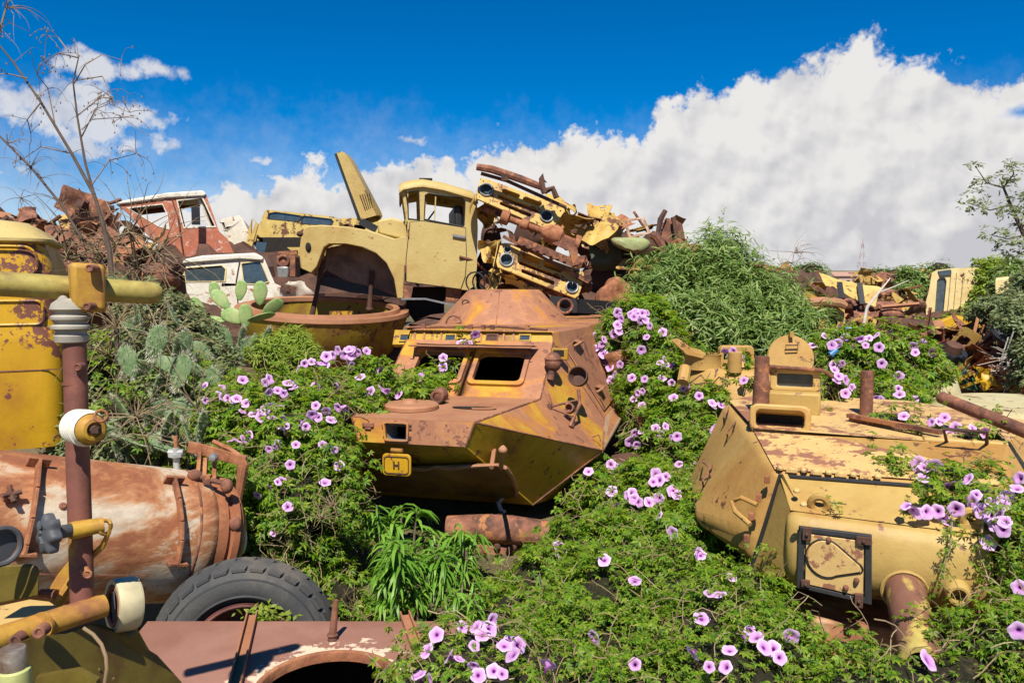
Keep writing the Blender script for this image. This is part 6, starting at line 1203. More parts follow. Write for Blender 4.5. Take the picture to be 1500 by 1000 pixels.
# brown hull roof with open round hatch
def hull_roof():
    z = 1.6; pk = lambda x, y, q=z: WF.pick(x, y, 2, q)
    out = [pk(216, 909), pk(692, 909), pk(720, 950), pk(900, 1190), pk(300, 1190), pk(252, 1003), pk(203, 925)]
    hc = pk(481, 1003); R = .30
    t = T('hull_roof', 'flat brown armoured hull roof with an open round hatch in the foreground', 'hull', (hc[0], hc[1]-.3, .6))
    m = rusty('roof_brown', [(.30, .15, .105), (.27, .13, .09), (.23, .105, .07)], 1.6, .5, .6, .12, var=.1, grain=60, bdist=.004); nt = m.node_tree; N = nt.nodes; L_ = nt.links; b = N['Principled BSDF']; src = b.inputs['Base Color'].links[0].from_socket
    tc = N.new('ShaderNodeTexCoord'); vm = N.new('ShaderNodeVectorMath'); vm.operation = 'DISTANCE'; vm.inputs[1].default_value = tuple(hc-t.loc); L_.new(tc.outputs['Object'], vm.inputs[0])
    no = N.new('ShaderNodeTexNoise'); no.inputs['Scale'].default_value = 10; no.inputs['Detail'].default_value = 11; no.inputs['Roughness'].default_value = .65; L_.new(tc.outputs['Object'], no.inputs['Vector'])
    ma = N.new('ShaderNodeMath'); ma.operation = 'MULTIPLY_ADD'; L_.new(vm.outputs['Value'], ma.inputs[0]); ma.inputs[1].default_value = -1.2; ma.inputs[2].default_value = .97-.5; ad = N.new('ShaderNodeMath'); ad.operation = 'ADD'; L_.new(ma.outputs[0], ad.inputs[0]); L_.new(no.outputs['Fac'], ad.inputs[1])
    mr = N.new('ShaderNodeMapRange'); mr.inputs[1].default_value = .5; mr.inputs[2].default_value = .53; L_.new(ad.outputs[0], mr.inputs[0]); mx = N.new('ShaderNodeMix'); mx.data_type = 'RGBA'; L_.new(mr.outputs[0], mx.inputs[0]); L_.new(src, mx.inputs[6]); mx.inputs[7].default_value = (.62, .48, .33, 1); L_.new(mx.outputs[2], b.inputs['Base Color'])
    cir = lambda r, dz=0, n=48: [hc+A3([r*math.cos(a), r*math.sin(a), dz]) for a in np.linspace(0, 2*math.pi, n+1)[:-1]]
    d = M(); polyhole(d, out, [cir(R)], (0, 0, -.03)); t.part('roof_plate', d, m, bevel=.006)
    d = M(); lo = [p*A3([1, 1, 0])+A3([0, 0, .5]) for p in out]; d.loft([[p-A3([0, 0, .03]) for p in out], lo]); t.part('hull_side', d, m_rustdark)
    d = M(); d.lathe(hc, (0, 0, 1), [(-.035, R-.004), (.004, R-.003), (.012, R), (.015, R+.008), (.012, R+.018), (.002, R+.03)], 60); t.part('hatch_rim', d, m_rustorange, ang=50)
    d = M(); d.lathe(hc+A3([.15, -.2, -.26]), (0, .1, 1), [(0, .30), (.05, .29), (.075, .26), (.08, .001)], 48); t.part('inner_lid', d, m_b_lid)
    for x0, x1, w in (((365, 908), (343, 1010), 15), ((591, 908), (611, 952), 13)):
        a, b_ = pk(*x0), pk(*x1); b_ = a+(b_-a)*1.25 if w == 15 else b_; sx = nrm(np.cross(b_-a, (0, 0, 1))); d = M(); d.bar(a+A3([0, .05, .004]), b_+A3([0, 0, .004]), .055, .008)
        for s_ in (-.024, .024): d.bar(a+sx*s_+A3([0, .05, .018]), b_+sx*s_+A3([0, 0, .018]), .008, .03)
        t.part('roof_rail', d, m_browntop)
    d = M(); a = pk(487, 937); d.tube([a+A3([0, 0, .0]), a+A3([.002, .0, .03]), P(492, 878, 3.98)], [.025, .02, .013], 10); d.torus(a+A3([0, 0, .028]), (0, 0, 1), .02, .008, 14, 6); t.part('hatch_lever', d, m_rust)
m_b_lid = rusty('lid_rust', [(.45, .33, .2), (.38, .18, .09), (.26, .11, .06)], 4, .6, .6, .2)
hull_roof()

# yellow cab at the left edge
def left_cab():
    c = P(92, 560, 6.6); xr = c[0]; y0 = c[1]; hw = .98; cx = xr-hw; zf = lambda py: P(60, py, 6.6)[2]
    t = T('yellow_truck_cab', 'bright yellow truck cab with flaking rust patches at the left edge', 'truck cab', (cx, y0+.8, zf(655)))
    ca, sa = math.cos(math.radians(25)), math.sin(math.radians(25))
    def TW(m): m.V = [(xr+(x-xr)*ca-(y-y0)*sa, y0+(x-xr)*sa+(y-y0)*ca, z) for x, y, z in m.V]
    def ring(hx, hy, z, r=.16): return [A3([x, y, z]) for x, y in rrect(cx, y0+.85, 2*hx, 2*hy, r, 5)]
    d = M(); d.loft([ring(hw, .85, zf(654)), ring(hw+.01, .86, zf(600)), ring(hw+.01, .86, zf(500)), ring(hw, .85, zf(488)), ring(hw-.015, .835, zf(478)), ring(hw-.02, .83, zf(440)), ring(hw-.05, .80, zf(390)), ring(hw-.10, .76, zf(356), .2)], True, True); TW(d); cab = t.part('body', d, m_yellow, ang=50)
    d = M(); d.loft([ring(hw-.08, .78, zf(357), .22), ring(hw-.05, .81, zf(354), .22), ring(hw-.05, .81, zf(350), .22), ring(hw-.09, .77, zf(347), .22), ring(hw-.14, .72, zf(336), .22), ring(hw-.24, .62, zf(325), .22), ring(hw-.45, .42, zf(319), .2)], True, True); TW(d); t.part('roof', d, m_truck, ang=60)
    yb = y0+.02; d = M(); d.tube([A3([x, y0+.035+.05*(z-zf(400)), z]) for x, z in rrect(cx+.02, (zf(362)+zf(405))/2, 1.62, zf(362)-zf(405), .1, 6)], .012, 6, False, True); TW(d); t.part('window_swage', d, m_yellow, cab)
    d = M(); d.tube([A3([x, y0+.015, z]) for x, z in rrect(cx, (zf(440)+zf(474))/2, 1.72, zf(440)-zf(474), .05, 4)], .012, 6, False, True); TW(d); t.part('panel_swage', d, m_yellow, cab)
    d = M(); d.bar((cx-.9, y0-.012, zf(540)), (xr-.03, y0-.012, zf(540)), .006, .01); TW(d); t.part('panel_seam', d, m_rust, cab)
left_cab()
m_yellow.node_tree.nodes  # same paint as the small lid

# ---------------------------------------------------------------- right side wrecks
def small_turret():
    c = P(1090, 575, 8.7); zt = P(1090, 537, 8.5)[2]; zb = zt-.5
    t = T('tank_turret', 'small ochre turret with hatch rings, half hidden by vines behind the big turret', 'tank turret', (c[0], c[1], zb)); cc = A3([c[0], c[1], zb])
    d = M(); d.lathe(cc, (0, 0, 1), [(0, .86), (.1, .86), (.42, .70), (.5, .62), (.52, .001)], 14); t.part('shell', d, m_orange, bevel=.02)
    q = P(1030, 528, 8.5); d = M(); d.lathe((q[0], q[1], zt-.02), (0, 0, 1), [(0, .2), (.14, .19), (.16, .2), (.16, .16), (.05, .15), (.05, .001)], 26); t.part('cupola', d, m_orange)
    q = P(1080, 520, 8.4); d = M(); o = rrect(q[0], zt+.1, .36, .26, .05); i = rrect(q[0], zt+.09, .28, .15, .04); d.ringplate([(x, q[1], z) for x, z in o], [(x, q[1], z) for x, z in i], (0, .12, 0)); d.box((q[0], q[1]+.06, zt-.02), (.36, .2, .1)); t.part('periscope_guard', d, m_orange, bevel=.01)
    q = P(1076, 545, 8.1); d = M(); d.cyl(q, q+A3([0, 0, .2]), .07, .07, 14); d.prism([q+A3([.02, 0, .05]), q+A3([.1, 0, .05]), q+A3([.1, .1, .2]), q+A3([.0, .1, .2])], (0, .1, 0)); t.part('bracket', d, m_orange)
    for pts in ([(1012, 560), (1027, 549), (1035, 560), (1020, 563)], [(1042, 564), (1053, 552), (1066, 558), (1056, 566)]):
        d = M(); d.tube([P(x, y, 7.95) for x, y in pts], .008, 5, False, True); t.part('stowage_loop', d, m_rustdark)
    d = M(); q = P(1000, 560, 8.0); d.tube([q, P(1004, 538, 8.1)], .06, 10); t.part('post', d, m_orange)
    d = M(); a = [(990, 505), (1005, 520), (1030, 526), (1035, 518), (1018, 514), (1003, 502), (996, 500)]; d.prism([P(x, y, 8.3) for x, y in a], (0, .25, .02)); t.part('curved_fin', d, m_orange, bevel=.01)
    q = P(1159, 524, 8.0); n = nrm([-.05, -1, .25]); d = M(); d.lathe(q-n*.02, n, [(-.02, .001), (-.02, .225), (.0, .235), (.02, .225), (.022, .001)], 36); lid = t.part('hatch_lid', d, m_orange, label='round ochre hatch lid standing upright'); d = M(); x, y = frame_from(n); cq = q+n*.012+A3([0, 0, .1]); d.tube([cq+A3([a_*.06, 0, b_*.025]) for a_, b_ in ((-1, -1), (1, -1), (1, 1), (-1, 1))], .007, 5, False, True); t.part('lid_handle', d, m_rustdark, lid)
    d = M(); d.box(q+A3([0, .02, .235]), (.04, .05, .05)); t.part('lid_hinge', d, m_orange, lid)
small_turret()
m_dust = rusty('dusty_olive', [(.50, .44, .24), (.46, .39, .2), (.40, .30, .16)], 1.5, .4, .6, .12, chips=.15, var=.1)
def olive_turrets():
    c = P(1500, 625, 7.3); zt = P(1450, 580, 7.6)[2]; t = T('tank_turret', 'flat pale olive turret at the right edge, under the jutting steel tube', 'tank turret', (c[0], c[1], zt-.42)); o = A3([c[0], c[1], zt-.42])
    d = M(); d.lathe(o, (0, 0, 1), [(-.1, .9), (0, .98), (.10, 1.0), (.2, .93), (.33, .78), (.4, .68), (.42, .001)], 40); t.part('shell', d, m_dust, ang=28)
    d = M(); d.tube([P(x, y, 7.45) for x, y in ((1420, 584), (1424, 589), (1440, 591), (1452, 589))], .008, 5); t.part('cable_loop', d, m_rustdark)
    d = M(); d.bar(o+A3([.1, -.6, .423]), o+A3([.25, .5, .423]), .01, .006); t.part('weld_seam', d, m_rust)
    c = P(1335, 590, 9.2); t = T('curved_hull', 'curved pale olive hull shell beside the flowering vine bush', 'hull', c-A3([0, 0, .4])); d = M(); d.lathe(c-A3([0, 0, .3]), nrm([.1, -.1, 1]), [(0, .52), (.2, .52), (.5, .44), (.8, .3), (.86, .22), (.8, .2)], 32); t.part('shell', d, m_dust, ang=40)
olive_turrets()
t = outline_cab('toppled_truck_cab', 'cream yellow truck cab tipped on its side, ivy over its right half', 'truck cab', Z8([(1018, 178), (1040, 163), (1130, 152), (1262, 150), (1262, 300), (1200, 420), (1110, 435), (1010, 452), (988, 430), (985, 330), (1000, 280)]), [Z8([(1048, 225), (1060, 212), (1085, 212), (1092, 230), (1075, 400), (1062, 425), (1035, 420), (1035, 400)])], 20, (1.0, 1.4, 0), None, m_cream, glass=m_glass, wm=m_black)
d = M(); d.prism([P(x, y, 19.96) for x, y in Z8([(1052, 168), (1118, 160), (1125, 188), (1060, 192)])], (0, .03, 0)); t.part('skylight', d, m_glass)
for u in (1110, 1140, 1175):
    d = M(); a, b = Z8([(u+12, 175), (u-8, 400)]); d.bar(P(*a, 19.97), P(*b, 19.97), .03, .03); t.part('pressed_rib', d, m_cream)
leafy('ivy_bush', 'bright green ivy mound covering the tipped cream cab', 'ivy', [(1448, 415, 20.2, .5, .6, .5), (1460, 402, 20.4, .5, .6, .4), (1438, 440, 20.0, .36, .5, .4), (1475, 430, 19.5, .4, .5, .45)], SMALL, .11, 1500, m_lime, 51, m_shadecore, .7, 6, .3)
leafy('scrub_bush', 'dark green scrub to the left of the tipped cream cab', 'bush', [(1340, 412, 23, .45, .5, .45), (1328, 440, 21, .4, .5, .4)], SMALL, .11, 1500, m_bush, 52, m_shadecore, .7, 6, .3)
leafy('scrub_bush', 'low yellow green scrub below the tipped cream cab', 'bush', [(1330, 478, 17.5, .5, .4, .12), (1365, 477, 17.5, .5, .4, .1), (1410, 470, 18, .4, .4, .12)], SMALL, .09, 1800, m_lime, 53, m_shadecore, .7, 6, .1)
leafy('scrub_bush', 'dark scrub at the right edge under the leaning tree', 'bush', [(1492, 405, 17, .4, .5, .3), (1485, 425, 16, .35, .5, .25), (1465, 400, 20, .3, .5, .2)], SMALL, .11, 1600, m_bush, 54, m_shadecore, .7, 6, .3)
t = outline_cab('ochre_truck_front', 'pale ochre truck front with two round lamp holes and a dark curved lip', 'truck front', Z8([(385, 370), (470, 345), (560, 350), (566, 440), (548, 485), (440, 490), (410, 430)]), [Z8(circ((497, 437), 26, 16)), Z8(circ((505, 388), 14, 12))], 14, (.2, .8, 0), None, m_orangey, wm=m_rustdark, hole_glass=False)
t.o.name = 'wrecked_truck'
d = M(); d.tube([P(x, y, 13.85) for x, y in Z8([(318, 350), (345, 335), (450, 326), (540, 336), (568, 352)])], [.06, .08, .08, .08, .06], 8); t.part('curved_lip', d, m_browntop)
sheetthing('truck_bed', 'long sand coloured truck bed lying on its side in the far row', 'truck bed', Z8([(425, 185), (745, 265), (722, 360), (462, 245)]), 16.3, (.4, 0, -.3, 0), m_vyel, .05, 2)
for x in ((535, 228), (548, 312)), ((640, 232), (655, 342)):
    a, b = Z8(x); single('bed_strap', M().bar(P(*a, 16.3), P(*b, 15.95), .1, .04), m_black, 'black steel strap across the sand coloured truck bed', 'strap', 'black straps across the truck bed')
t = T('wedge_wreck', 'orange yellow wedge shaped wreck with rusty edge below the truck bed', 'wreck', P(*Z8([(450, 330)])[0], 15.3)); d = M(); d.prism([P(x, y, 15.3) for x, y in Z8([(345, 285), (365, 232), (420, 245), (568, 340), (520, 345), (350, 318)])], (.2, .7, 0)); t.part('body', d, m_standy); d = M(); d.bar(P(*Z8([(365, 230)])[0], 15.25), P(*Z8([(570, 345)])[0], 15.25), .07, .07); t.part('edge', d, m_rust)
outline_cab('brown_truck_wreck', 'brown arched truck wreck on the skyline above the leafy bush', 'truck wreck', Z8([(48, 135), (70, 120), (110, 122), (170, 138), (240, 152), (275, 172), (272, 215), (180, 205), (100, 195), (60, 180)]), [Z8(circ((117, 158), 13, 12))], 24, (.4, 1.6, 0), None, m_rustorange, wm=m_rustdark, hole_glass=False)
sheetthing('green_sheet', 'pale green metal sheet sloping beside the leafy bush', 'sheet', Z8([(200, 255), (330, 290), (360, 325), (230, 300)]), 17, (0, .2, 0, 0), m_green, .08, 4)
sheetthing('lime_tarp', 'lime yellow tarpaulin scrap lying on the leafy bush', 'tarpaulin', Z8([(40, 200), (95, 195), (100, 255), (50, 275)]), 12.5, (0, .3, .1, 0), plain('lime_plastic', (.55, .55, .04), .5), .12, 6, fr=5)
sheetthing('brown_sheet', 'folded brown and olive sheet right of the truck bed', 'sheet', Z8([(800, 275), (915, 345), (860, 385), (800, 300)]), 17.5, (0, .4, 0, 0), m_orangey, .08, 9)
single('rusty_pole', M().tube([P(*p, q) for p, q in zip(Z8([(765, 490), (920, 402)]), (15, 17))], .04, 8), m_rust, 'thin rusty pole leaning among the scrap left of the cream cab', 'pole')
t = T('dead_branch', 'bleached white dead branch standing above the flowering vine bush', 'branch', P(*Z8([(660, 510)])[0], 9.5)); d = M(); d.tube([P(x, y, 9.5) for x, y in Z8([(660, 520), (662, 440), (680, 355), (740, 280), (800, 205)])], [.022, .018, .018, .014, .006], 7); d.tube([P(x, y, 9.5) for x, y in Z8([(740, 280), (790, 262), (900, 215)])], [.01, .008, .004], 6); d.tube([P(x, y, 9.5) for x, y in Z8([(680, 355), (700, 330), (715, 300)])], [.01, .008, .004], 6); t.part('wood', d, plain('bleached_wood', (.55, .5, .42), .8))
single('blue_basin', M().lathe(P(1248, 492, 12), (0, 0, 1), [(0, .12), (.02, .16), (.12, .2), (.13, .19), (.03, .13), (.03, .001)], 20), plain('blue_plastic', (.03, .16, .36), .4), 'blue plastic basin behind the flowering vine bush', 'basin')
single('blue_bottle', M().cyl(P(1216, 520, 8.1), P(1226, 512, 8.1), .035, .03, 12), MATS['blue_plastic'], 'small blue plastic bottle in the flowering vine bush', 'bottle')
t = T('brake_drum', 'black toothed wheel drum lying on the scrap heap at right', 'wheel drum', P(1390, 520, 11.2)); q = P(1391, 522, 11.3); d = M(); d.lathe(q, nrm([.1, -.5, 1]), [(0, .14), (0, .2), (.08, .21), (.1, .2), (.1, .13), (.04, .12)], 28); t.part('drum', d, m_black); d = M(); d.lathe(q, nrm([.1, -.5, 1]), [(.1, .12), (.2, .11), (.21, .08), (.21, .001)], 16); t.part('hub', d, m_rustdark)
q = P(1477, 492, 11.5); t = T('black_tyre', 'black tyre on the scrap heap at the right edge', 'tyre', q); d = M(); d.torus(q, nrm([.2, -.5, .8]), .17, .08, 28, 10); t.part('tread', d, m_rubber)
sheetthing('yellow_sheet', 'folded bright yellow sheet in the scrap heap at right', 'sheet', Z8([(1235, 660), (1330, 680), (1345, 770), (1265, 780)]), 10.8, (0, .1, .2, .1), m_yellow, .12, 3, fr=5)
t = T('green_crate', 'green wire filled yellow crate in the scrap heap at right', 'crate', P(*Z8([(1200, 780)])[0], 10.9)); d = M(); polyhole(d, [P(x, y, 10.8) for x, y in Z8([(1140, 740), (1240, 690), (1270, 750), (1160, 790)])], [[P(x, y, 10.8) for x, y in Z8([(1160, 745), (1235, 708), (1250, 745), (1170, 775)])]], (.05, .25, 0)); t.part('frame', d, m_yellow)
d = M(); rs = np.random.RandomState(5)
for k in range(26): p = P(*Z8([(rs.uniform(1165, 1245), rs.uniform(720, 770))])[0], 10.9); d.tube([p, p+rs.randn(3)*.06, p+rs.randn(3)*.09], .008, 4)
t.part('wire_tangle', d, plain('green_wire', (.05, .16, .09), .6), kind='stuff')
t = T('strip_tangle', 'tangle of white bent metal strips at the right edge of the scrap heap', 'metal frame', P(*Z8([(1400, 720)])[0], 11)); 
for k in range(22):
    d = M(); p = P(*Z8([(rs.uniform(1350, 1450), rs.uniform(580, 720))])[0], rs.uniform(10.8, 11.2)); dv = vn(rs.randn(3)*A3([1, .3, 1])); d.bar(p-dv*rs.uniform(.1, .3), p+dv*rs.uniform(.1, .3), .018, .006); t.part('strip', d, m_white)
for pts, lb in ((Z8([(1055, 435), (1120, 410), (1200, 420), (1290, 440), (1290, 465), (1150, 470), (1060, 455)]), 'yellow rusty chassis piece below the tipped cream cab'), (Z8([(980, 475), (1110, 480), (1110, 492), (975, 490)]), 'thin yellow bar stacked on the scrap heap'), (Z8([(1430, 440), (1490, 450), (1480, 490), (1430, 470)]), 'yellow metal offcut at the right edge'), (Z8([(1350, 215), (1420, 208), (1418, 285), (1350, 290)]), 'cream square panel between the shrubs at right'), (Z8([(1450, 285), (1510, 285), (1510, 308), (1450, 305)]), 'orange brown bar between the shrubs at the right edge')):
    single('metal_offcut', M().prism([P(x, y, 15.5 if 'right' in lb else 16.5) for x, y in pts], (.1, .15, .05)), m_cream if 'cream sq' in lb else m_yellow if 'yellow' in lb else m_rustorange, lb, 'metal piece', bevel=.01)
# ---------------------------------------------------------------- hidden carriers that hold the wrecks up
t = T('crushed_hull', 'dark crushed hull that the six sided carrier rests on', 'hull', (-.2, 9, .9)); F = Fr((P(604, 634, 6.5)[0], P(604, 634, 6.5)[1], 0), math.radians(13.3)); d = M(); v = [F.w(p) for p in ((-.95, 1.6, 1.12), (.95, 1.6, 1.12), (.95, 6.2, 1.12), (-.95, 6.2, 1.12))]; d.prism([p-A3([0, 0, .02]) for p in v], (0, 0, -.5)); t.part('box', d, m_rustdark, bevel=.03); d = M(); a, b = P(655, 772, 6.9), P(805, 782, 6.8); d.tube([a, (a+b)/2+A3([0, 0, .02]), b], [.10, .13, .11], 16); t.part('axle_tube', d, m_rust); d = M(); d.prism([P(x, y, 6.8) for x, y in ((690, 795), (790, 800), (780, 850), (700, 850))], (.05, .3, 0)); t.part('rusty_plate', d, m_rust, bevel=.03)
for x, y in ((728, 800), (732, 815), (752, 800)):
    d = M(); bolt(d, P(x, y, 6.78), (0, -1, .2), .03); t.part('bolt', d, m_rustdark)
t = T('tank_hull', 'rusty cream hull front with a mesh vent, under the big sand turret', 'hull', P(1260, 1000, 5.2)); d = M(); d.prism([P(x, y, 4.85) for x, y in ((1190, 905), (1330, 925), (1330, 1030), (1180, 1030))], (.05, .5, 0)); t.part('front', d, m_b_lid, bevel=.02); d = M(); d.prism([P(x, y, 4.84) for x, y in ((1228, 938), (1276, 944), (1276, 958), (1228, 952))], (0, -.003, 0)); t.part('mesh_vent', d, m_black)
F = Fr((P(1152, 745, 4.85)[0], P(1152, 745, 4.85)[1], 0), math.radians(21)); d = M(); d.lathe(F.w((.6, 1.5, .95)), (0, 0, 1), [(0, .95), (.5, .95)], 40, True); t.part('turret_ring', d, m_rustdark); d = M(); d.prism([F.w(p) for p in ((-.5, .75, 1.0), (1.9, .75, 1.0), (1.9, 3, 1.0), (-.5, 3, 1.0))], (0, 0, -.6)); t.part('body', d, m_rustdark, bevel=.03)
for pts, lb in ((((885, 520), (915, 508), (925, 535), (900, 545)), 'rusty curved scrap poking out of the tall vine column'), (((905, 690), (925, 688), (945, 720), (925, 725)), 'rusty brown plate half buried in the vine carpet'), (((936, 612), (945, 606), (946, 638), (938, 640)), 'narrow rusty plate in the lower part of the tall vine column')):
    sheetthing('rusty_plate', lb, 'plate', pts, {885: 9.4, 905: 7.2, 936: 8.3}[pts[0][0]], (0, 0, .1, .1), m_rustorange if pts[0][0] != 905 else m_rust, .06, 2, fr=5)
lump('hollow', [(905, 700, 8.2, .3, .3, .2), (920, 690, 8.4, .3, .3, .2)], m_rustdark, 'small dark rubbish in the hollow beside the carrier')
lump('basemound', [(90, 470, 13.5, 2.2, 1, 1.0), (500, 560, 13.5, 1.9, 1.2, .8), (760, 520, 13.5, 2.2, 1.2, .8), (930, 480, 13.2, 1.2, 1, .7), (330, 500, 14.5, 1.4, 1.0, .7), (300, 420, 17, 1.6, 1.0, .9), (440, 440, 18.5, 1.4, 1, .8), (560, 430, 19, 1.4, 1, .5), (1250, 500, 17, 2.5, 2, .5), (1400, 560, 13, 1.6, 1.4, .4), (1150, 450, 22, 2, 2, .9), (1350, 460, 22, 2.5, 2, .6)], m_rustdark, 'compacted dark scrap that carries the stacked wrecks')
# ---------------------------------------------------------------- cacti, dry twigs, saplings, far things
def pad_mesh(seed, spiny):
    rs = np.random.RandomState(seed); d = M(); d.ell((0, 0, .5), (.30, .055, .5), None, 20, 12, .08, 2.5)
    d.V = [(x*(.75+.35*min(1, z)), y, z) for x, y, z in d.V]; me = d.mesh('pad'); smooth(me, 180); me.materials.append(m_cact2 if spiny else m_cact)
    sp = M(); V = np.array(d.V)
    for i in rs.choice(len(V), 170 if spiny else 46):
        p = V[i]; n = nrm(p-A3([0, 0, .5])+A3([0, np.sign(p[1])*.3, 0]))
        for k in range(3 if spiny else 2):
            dv = nrm(n+rs.randn(3)*.5)*(rs.uniform(.08, .2) if spiny else .03); a, b = frame_from(dv); sp.add([p+a*.006, p-a*.006, p+dv], [(0, 1, 2)])
    ms = sp.mesh('spines'); ms.materials.append(m_spine); return me, ms
PADS = {s: [pad_mesh(k+10*s, s) for k in range(3)] for s in (0, 1)}
def cactus(label, lst, spiny, seed):
    rs = np.random.RandomState(seed); b = P(*lst[0][:3]); t = T('prickly_pear', label, 'cactus', b, 0, 'prickly pear cacti'); k = 0
    for px, py, d_, h, ang, yaw in lst:                      # base pixel, depth, pad length, lean, turn
        me, ms = PADS[spiny][rs.randint(3)]; o = bpy.data.objects.new('pad', me); COL.objects.link(o); o.parent = t.o
        o.matrix_local = Matrix.Translation(Vector(P(px, py, d_)-b))@Matrix.Rotation(math.radians(ang), 4, 'Y')@Matrix.Rotation(math.radians(yaw), 4, 'Z')@Matrix.Scale(h*.85, 4)
        s = bpy.data.objects.new('spines', ms); COL.objects.link(s); s.parent = o; s['kind'] = 'stuff'
cactus('smooth pale green prickly pear in the sun beside the white cab', [(362, 470, 8.5, .34, -70, 10), (362, 470, 8.45, .36, 75, 70), (335, 452, 8.5, .3, -40, 20), (316, 440, 8.6, .24, -5, 15), (350, 440, 8.5, .26, 12, 0), (380, 447, 8.4, .3, 5, 20), (385, 460, 8.4, .3, 55, 30), (330, 470, 8.5, .24, -80, 60), (360, 480, 8.5, .3, 0, 30), (300, 465, 8.6, .3, -30, 60)], 0, 1)
cactus('darker prickly pear pads below the smooth pale green one', [(318, 512, 8.3, .28, -15, 10), (340, 510, 8.3, .3, -25, 60), (352, 515, 8.2, .3, 8, 80), (372, 522, 8.2, .26, 5, 20), (386, 515, 8.2, .3, 15, 70), (325, 530, 8.2, .3, -40, 40), (350, 530, 8.2, .3, 20, 20), (300, 520, 8.2, .35, -20, 30)], 1, 2)
rs_ = np.random.RandomState(12); sp_ = [(rs_.uniform(150, 300), rs_.uniform(520, 675), rs_.uniform(6.2, 6.8), rs_.uniform(.26, .36), rs_.uniform(-80, 80), rs_.uniform(0, 180)) for _ in range(22)]
cactus('shaggy grey spined prickly pear thicket behind the boiler', sp_[:20]+[(240, 655, 6.4, .3, 60, 20), (262, 660, 6.3, .3, -60, 30), (275, 640, 6.4, .35, 20, 10)], 1, 3)
cactus('shaggy grey spined prickly pear under the end of the cross tube', [(rs_.uniform(160, 310), rs_.uniform(450, 560), rs_.uniform(6.7, 7.2), rs_.uniform(.19, .28), rs_.uniform(-80, 80), rs_.uniform(0, 180)) for _ in range(15)], 1, 4)

def twigs(t, name, starts, n, length, r, rs, mat, spread=.5, droop=.03, seg=6, seeds=False):
    d = M(); ends = []
    for i in range(n):
        p, d0 = starts[rs.randint(len(starts))]; p = np.array(p, float); dv = vn(np.array(d0)+rs.randn(3)*spread); l = [p]; L = length*rs.uniform(.4, 1.2)
        for k in range(seg): dv = vn(dv+rs.randn(3)*.16+A3([0, 0, -droop*k])); p = p+dv*L/seg; l.append(p)
        d.tube(l, [r*(1-.8*k/seg) for k in range(seg+1)], 4, False); ends += l[2:]
    o = t.part(name, d, mat); return ends
def sapling():
    rs = np.random.RandomState(4); dp = 8.6; t = T('bare_sapling', 'tall bare sapling with dry seed pods rising from the left wreck pile', 'tree', P(165, 420, dp)); st = []
    L = [[(166, 425), (160, 365), (150, 325), (138, 285)], [(138, 285), (105, 225), (60, 150), (20, 92), (-10, 55)], [(138, 285), (125, 240), (113, 170), (107, 120), (115, 85)]]
    d = M()
    for l, r0 in zip(L, (.034, .02, .016)): d.tube([P(x, y, dp) for x, y in l], [r0*(1-.16*i) for i in range(len(l))], 8)
    t.part('trunk', d, m_bark)
    d = M()
    for l in ([(107, 125), (125, 95), (150, 80), (178, 88)], [(120, 200), (140, 160), (160, 152), (190, 165)], [(120, 190), (135, 175), (180, 172), (218, 200)], [(110, 118), (150, 112), (165, 145)], [(115, 85), (85, 78), (65, 92)], [(100, 75), (85, 55), (70, 52)], [(105, 225), (60, 215), (30, 235)], [(40, 115), (10, 108), (-10, 110)], [(135, 270), (160, 235), (200, 225)], [(113, 170), (150, 140), (160, 150)], [(60, 150), (40, 175), (45, 195)], [(80, 180), (70, 130), (55, 110)]):
        p = [P(x, y, dp+rs.uniform(-.3, .3)) for x, y in l]; d.tube(p, [.008, .006, .004, .003][:len(p)], 5); st += [(q, (0, 0, .2)) for q in p[1:]]
    t.part('branches', d, m_twig)
    for l in L[1:]: st += [(P(x, y, dp), (0, 0, .4)) for x, y in l[1:]]
    e = twigs(t, 'twigs', st, 85, .4, .004, rs, m_twig, .8, .12)
    m = M()
    for p in [e[i] for i in rs.choice(len(e), 170)]: m.ell(p+rs.randn(3)*.02, (.008, .008, .013), None, 5, 4)
    t.part('seed_pods', m, m_twig, kind='stuff')
    t = T('bare_sapling', 'thin bare stem slanting out of the left edge beside the tall sapling', 'tree', P(95, 330, 8.8)); d = M(); d.tube([P(x, y, 8.8) for x, y in ((120, 350), (90, 300), (45, 245), (0, 200), (-20, 180))], [.016, .014, .012, .01, .008], 6); t.part('trunk', d, m_bark); twigs(t, 'twigs', [(P(x, y, 8.8), (0, 0, .4)) for x, y in ((90, 300), (45, 245), (10, 210), (60, 260), (30, 290))], 45, .4, .004, rs, m_twig, .8, .12)
    t = T('bare_sapling', 'pale bare twig at the upper left corner of the sky', 'tree', P(-40, 330, 8.2)); d = M(); d.tube([P(x, y, 8.2) for x, y in ((-40, 330), (-15, 150), (0, 45), (8, 15), (17, -10))], [.022, .016, .011, .009, .007], 6); t.part('trunk', d, m_twig); twigs(t, 'twigs', [(P(x, y, 8.2), (.6, 0, .1)) for x, y in ((0, 45), (8, 12), (5, 25), (10, 10))], 16, .45, .005, rs, m_twig, .5, .1)
sapling()
def tangle(label, pts, d0, n, L, seed, r=.006, mat=None, droop=.05, trunk=True):
    rs = np.random.RandomState(seed); t = T('dry_shrub', label, 'dry shrub', P(*pts[0], d0)-A3([0, 0, .2])); d = M(); b = P(*pts[0], d0); d.tube([b-A3([0, 0, .5]), b], .02, 6)
    if trunk: t.part('trunk', d, m_bark)
    twigs(t, 'twigs', [(P(x, y, d0+rs.uniform(-.3, .3)), (rs.uniform(-.5, .5), 0, .6)) for x, y in pts], n, L, r, rs, mat or m_dryl, .8, droop)
tangle('dry grey twig thicket below the sapling on the left wreck pile', [(150, 380), (130, 400), (170, 360), (200, 390), (100, 380), (190, 340), (230, 370), (60, 380)], 9.5, 150, 1.0, 61, .008)
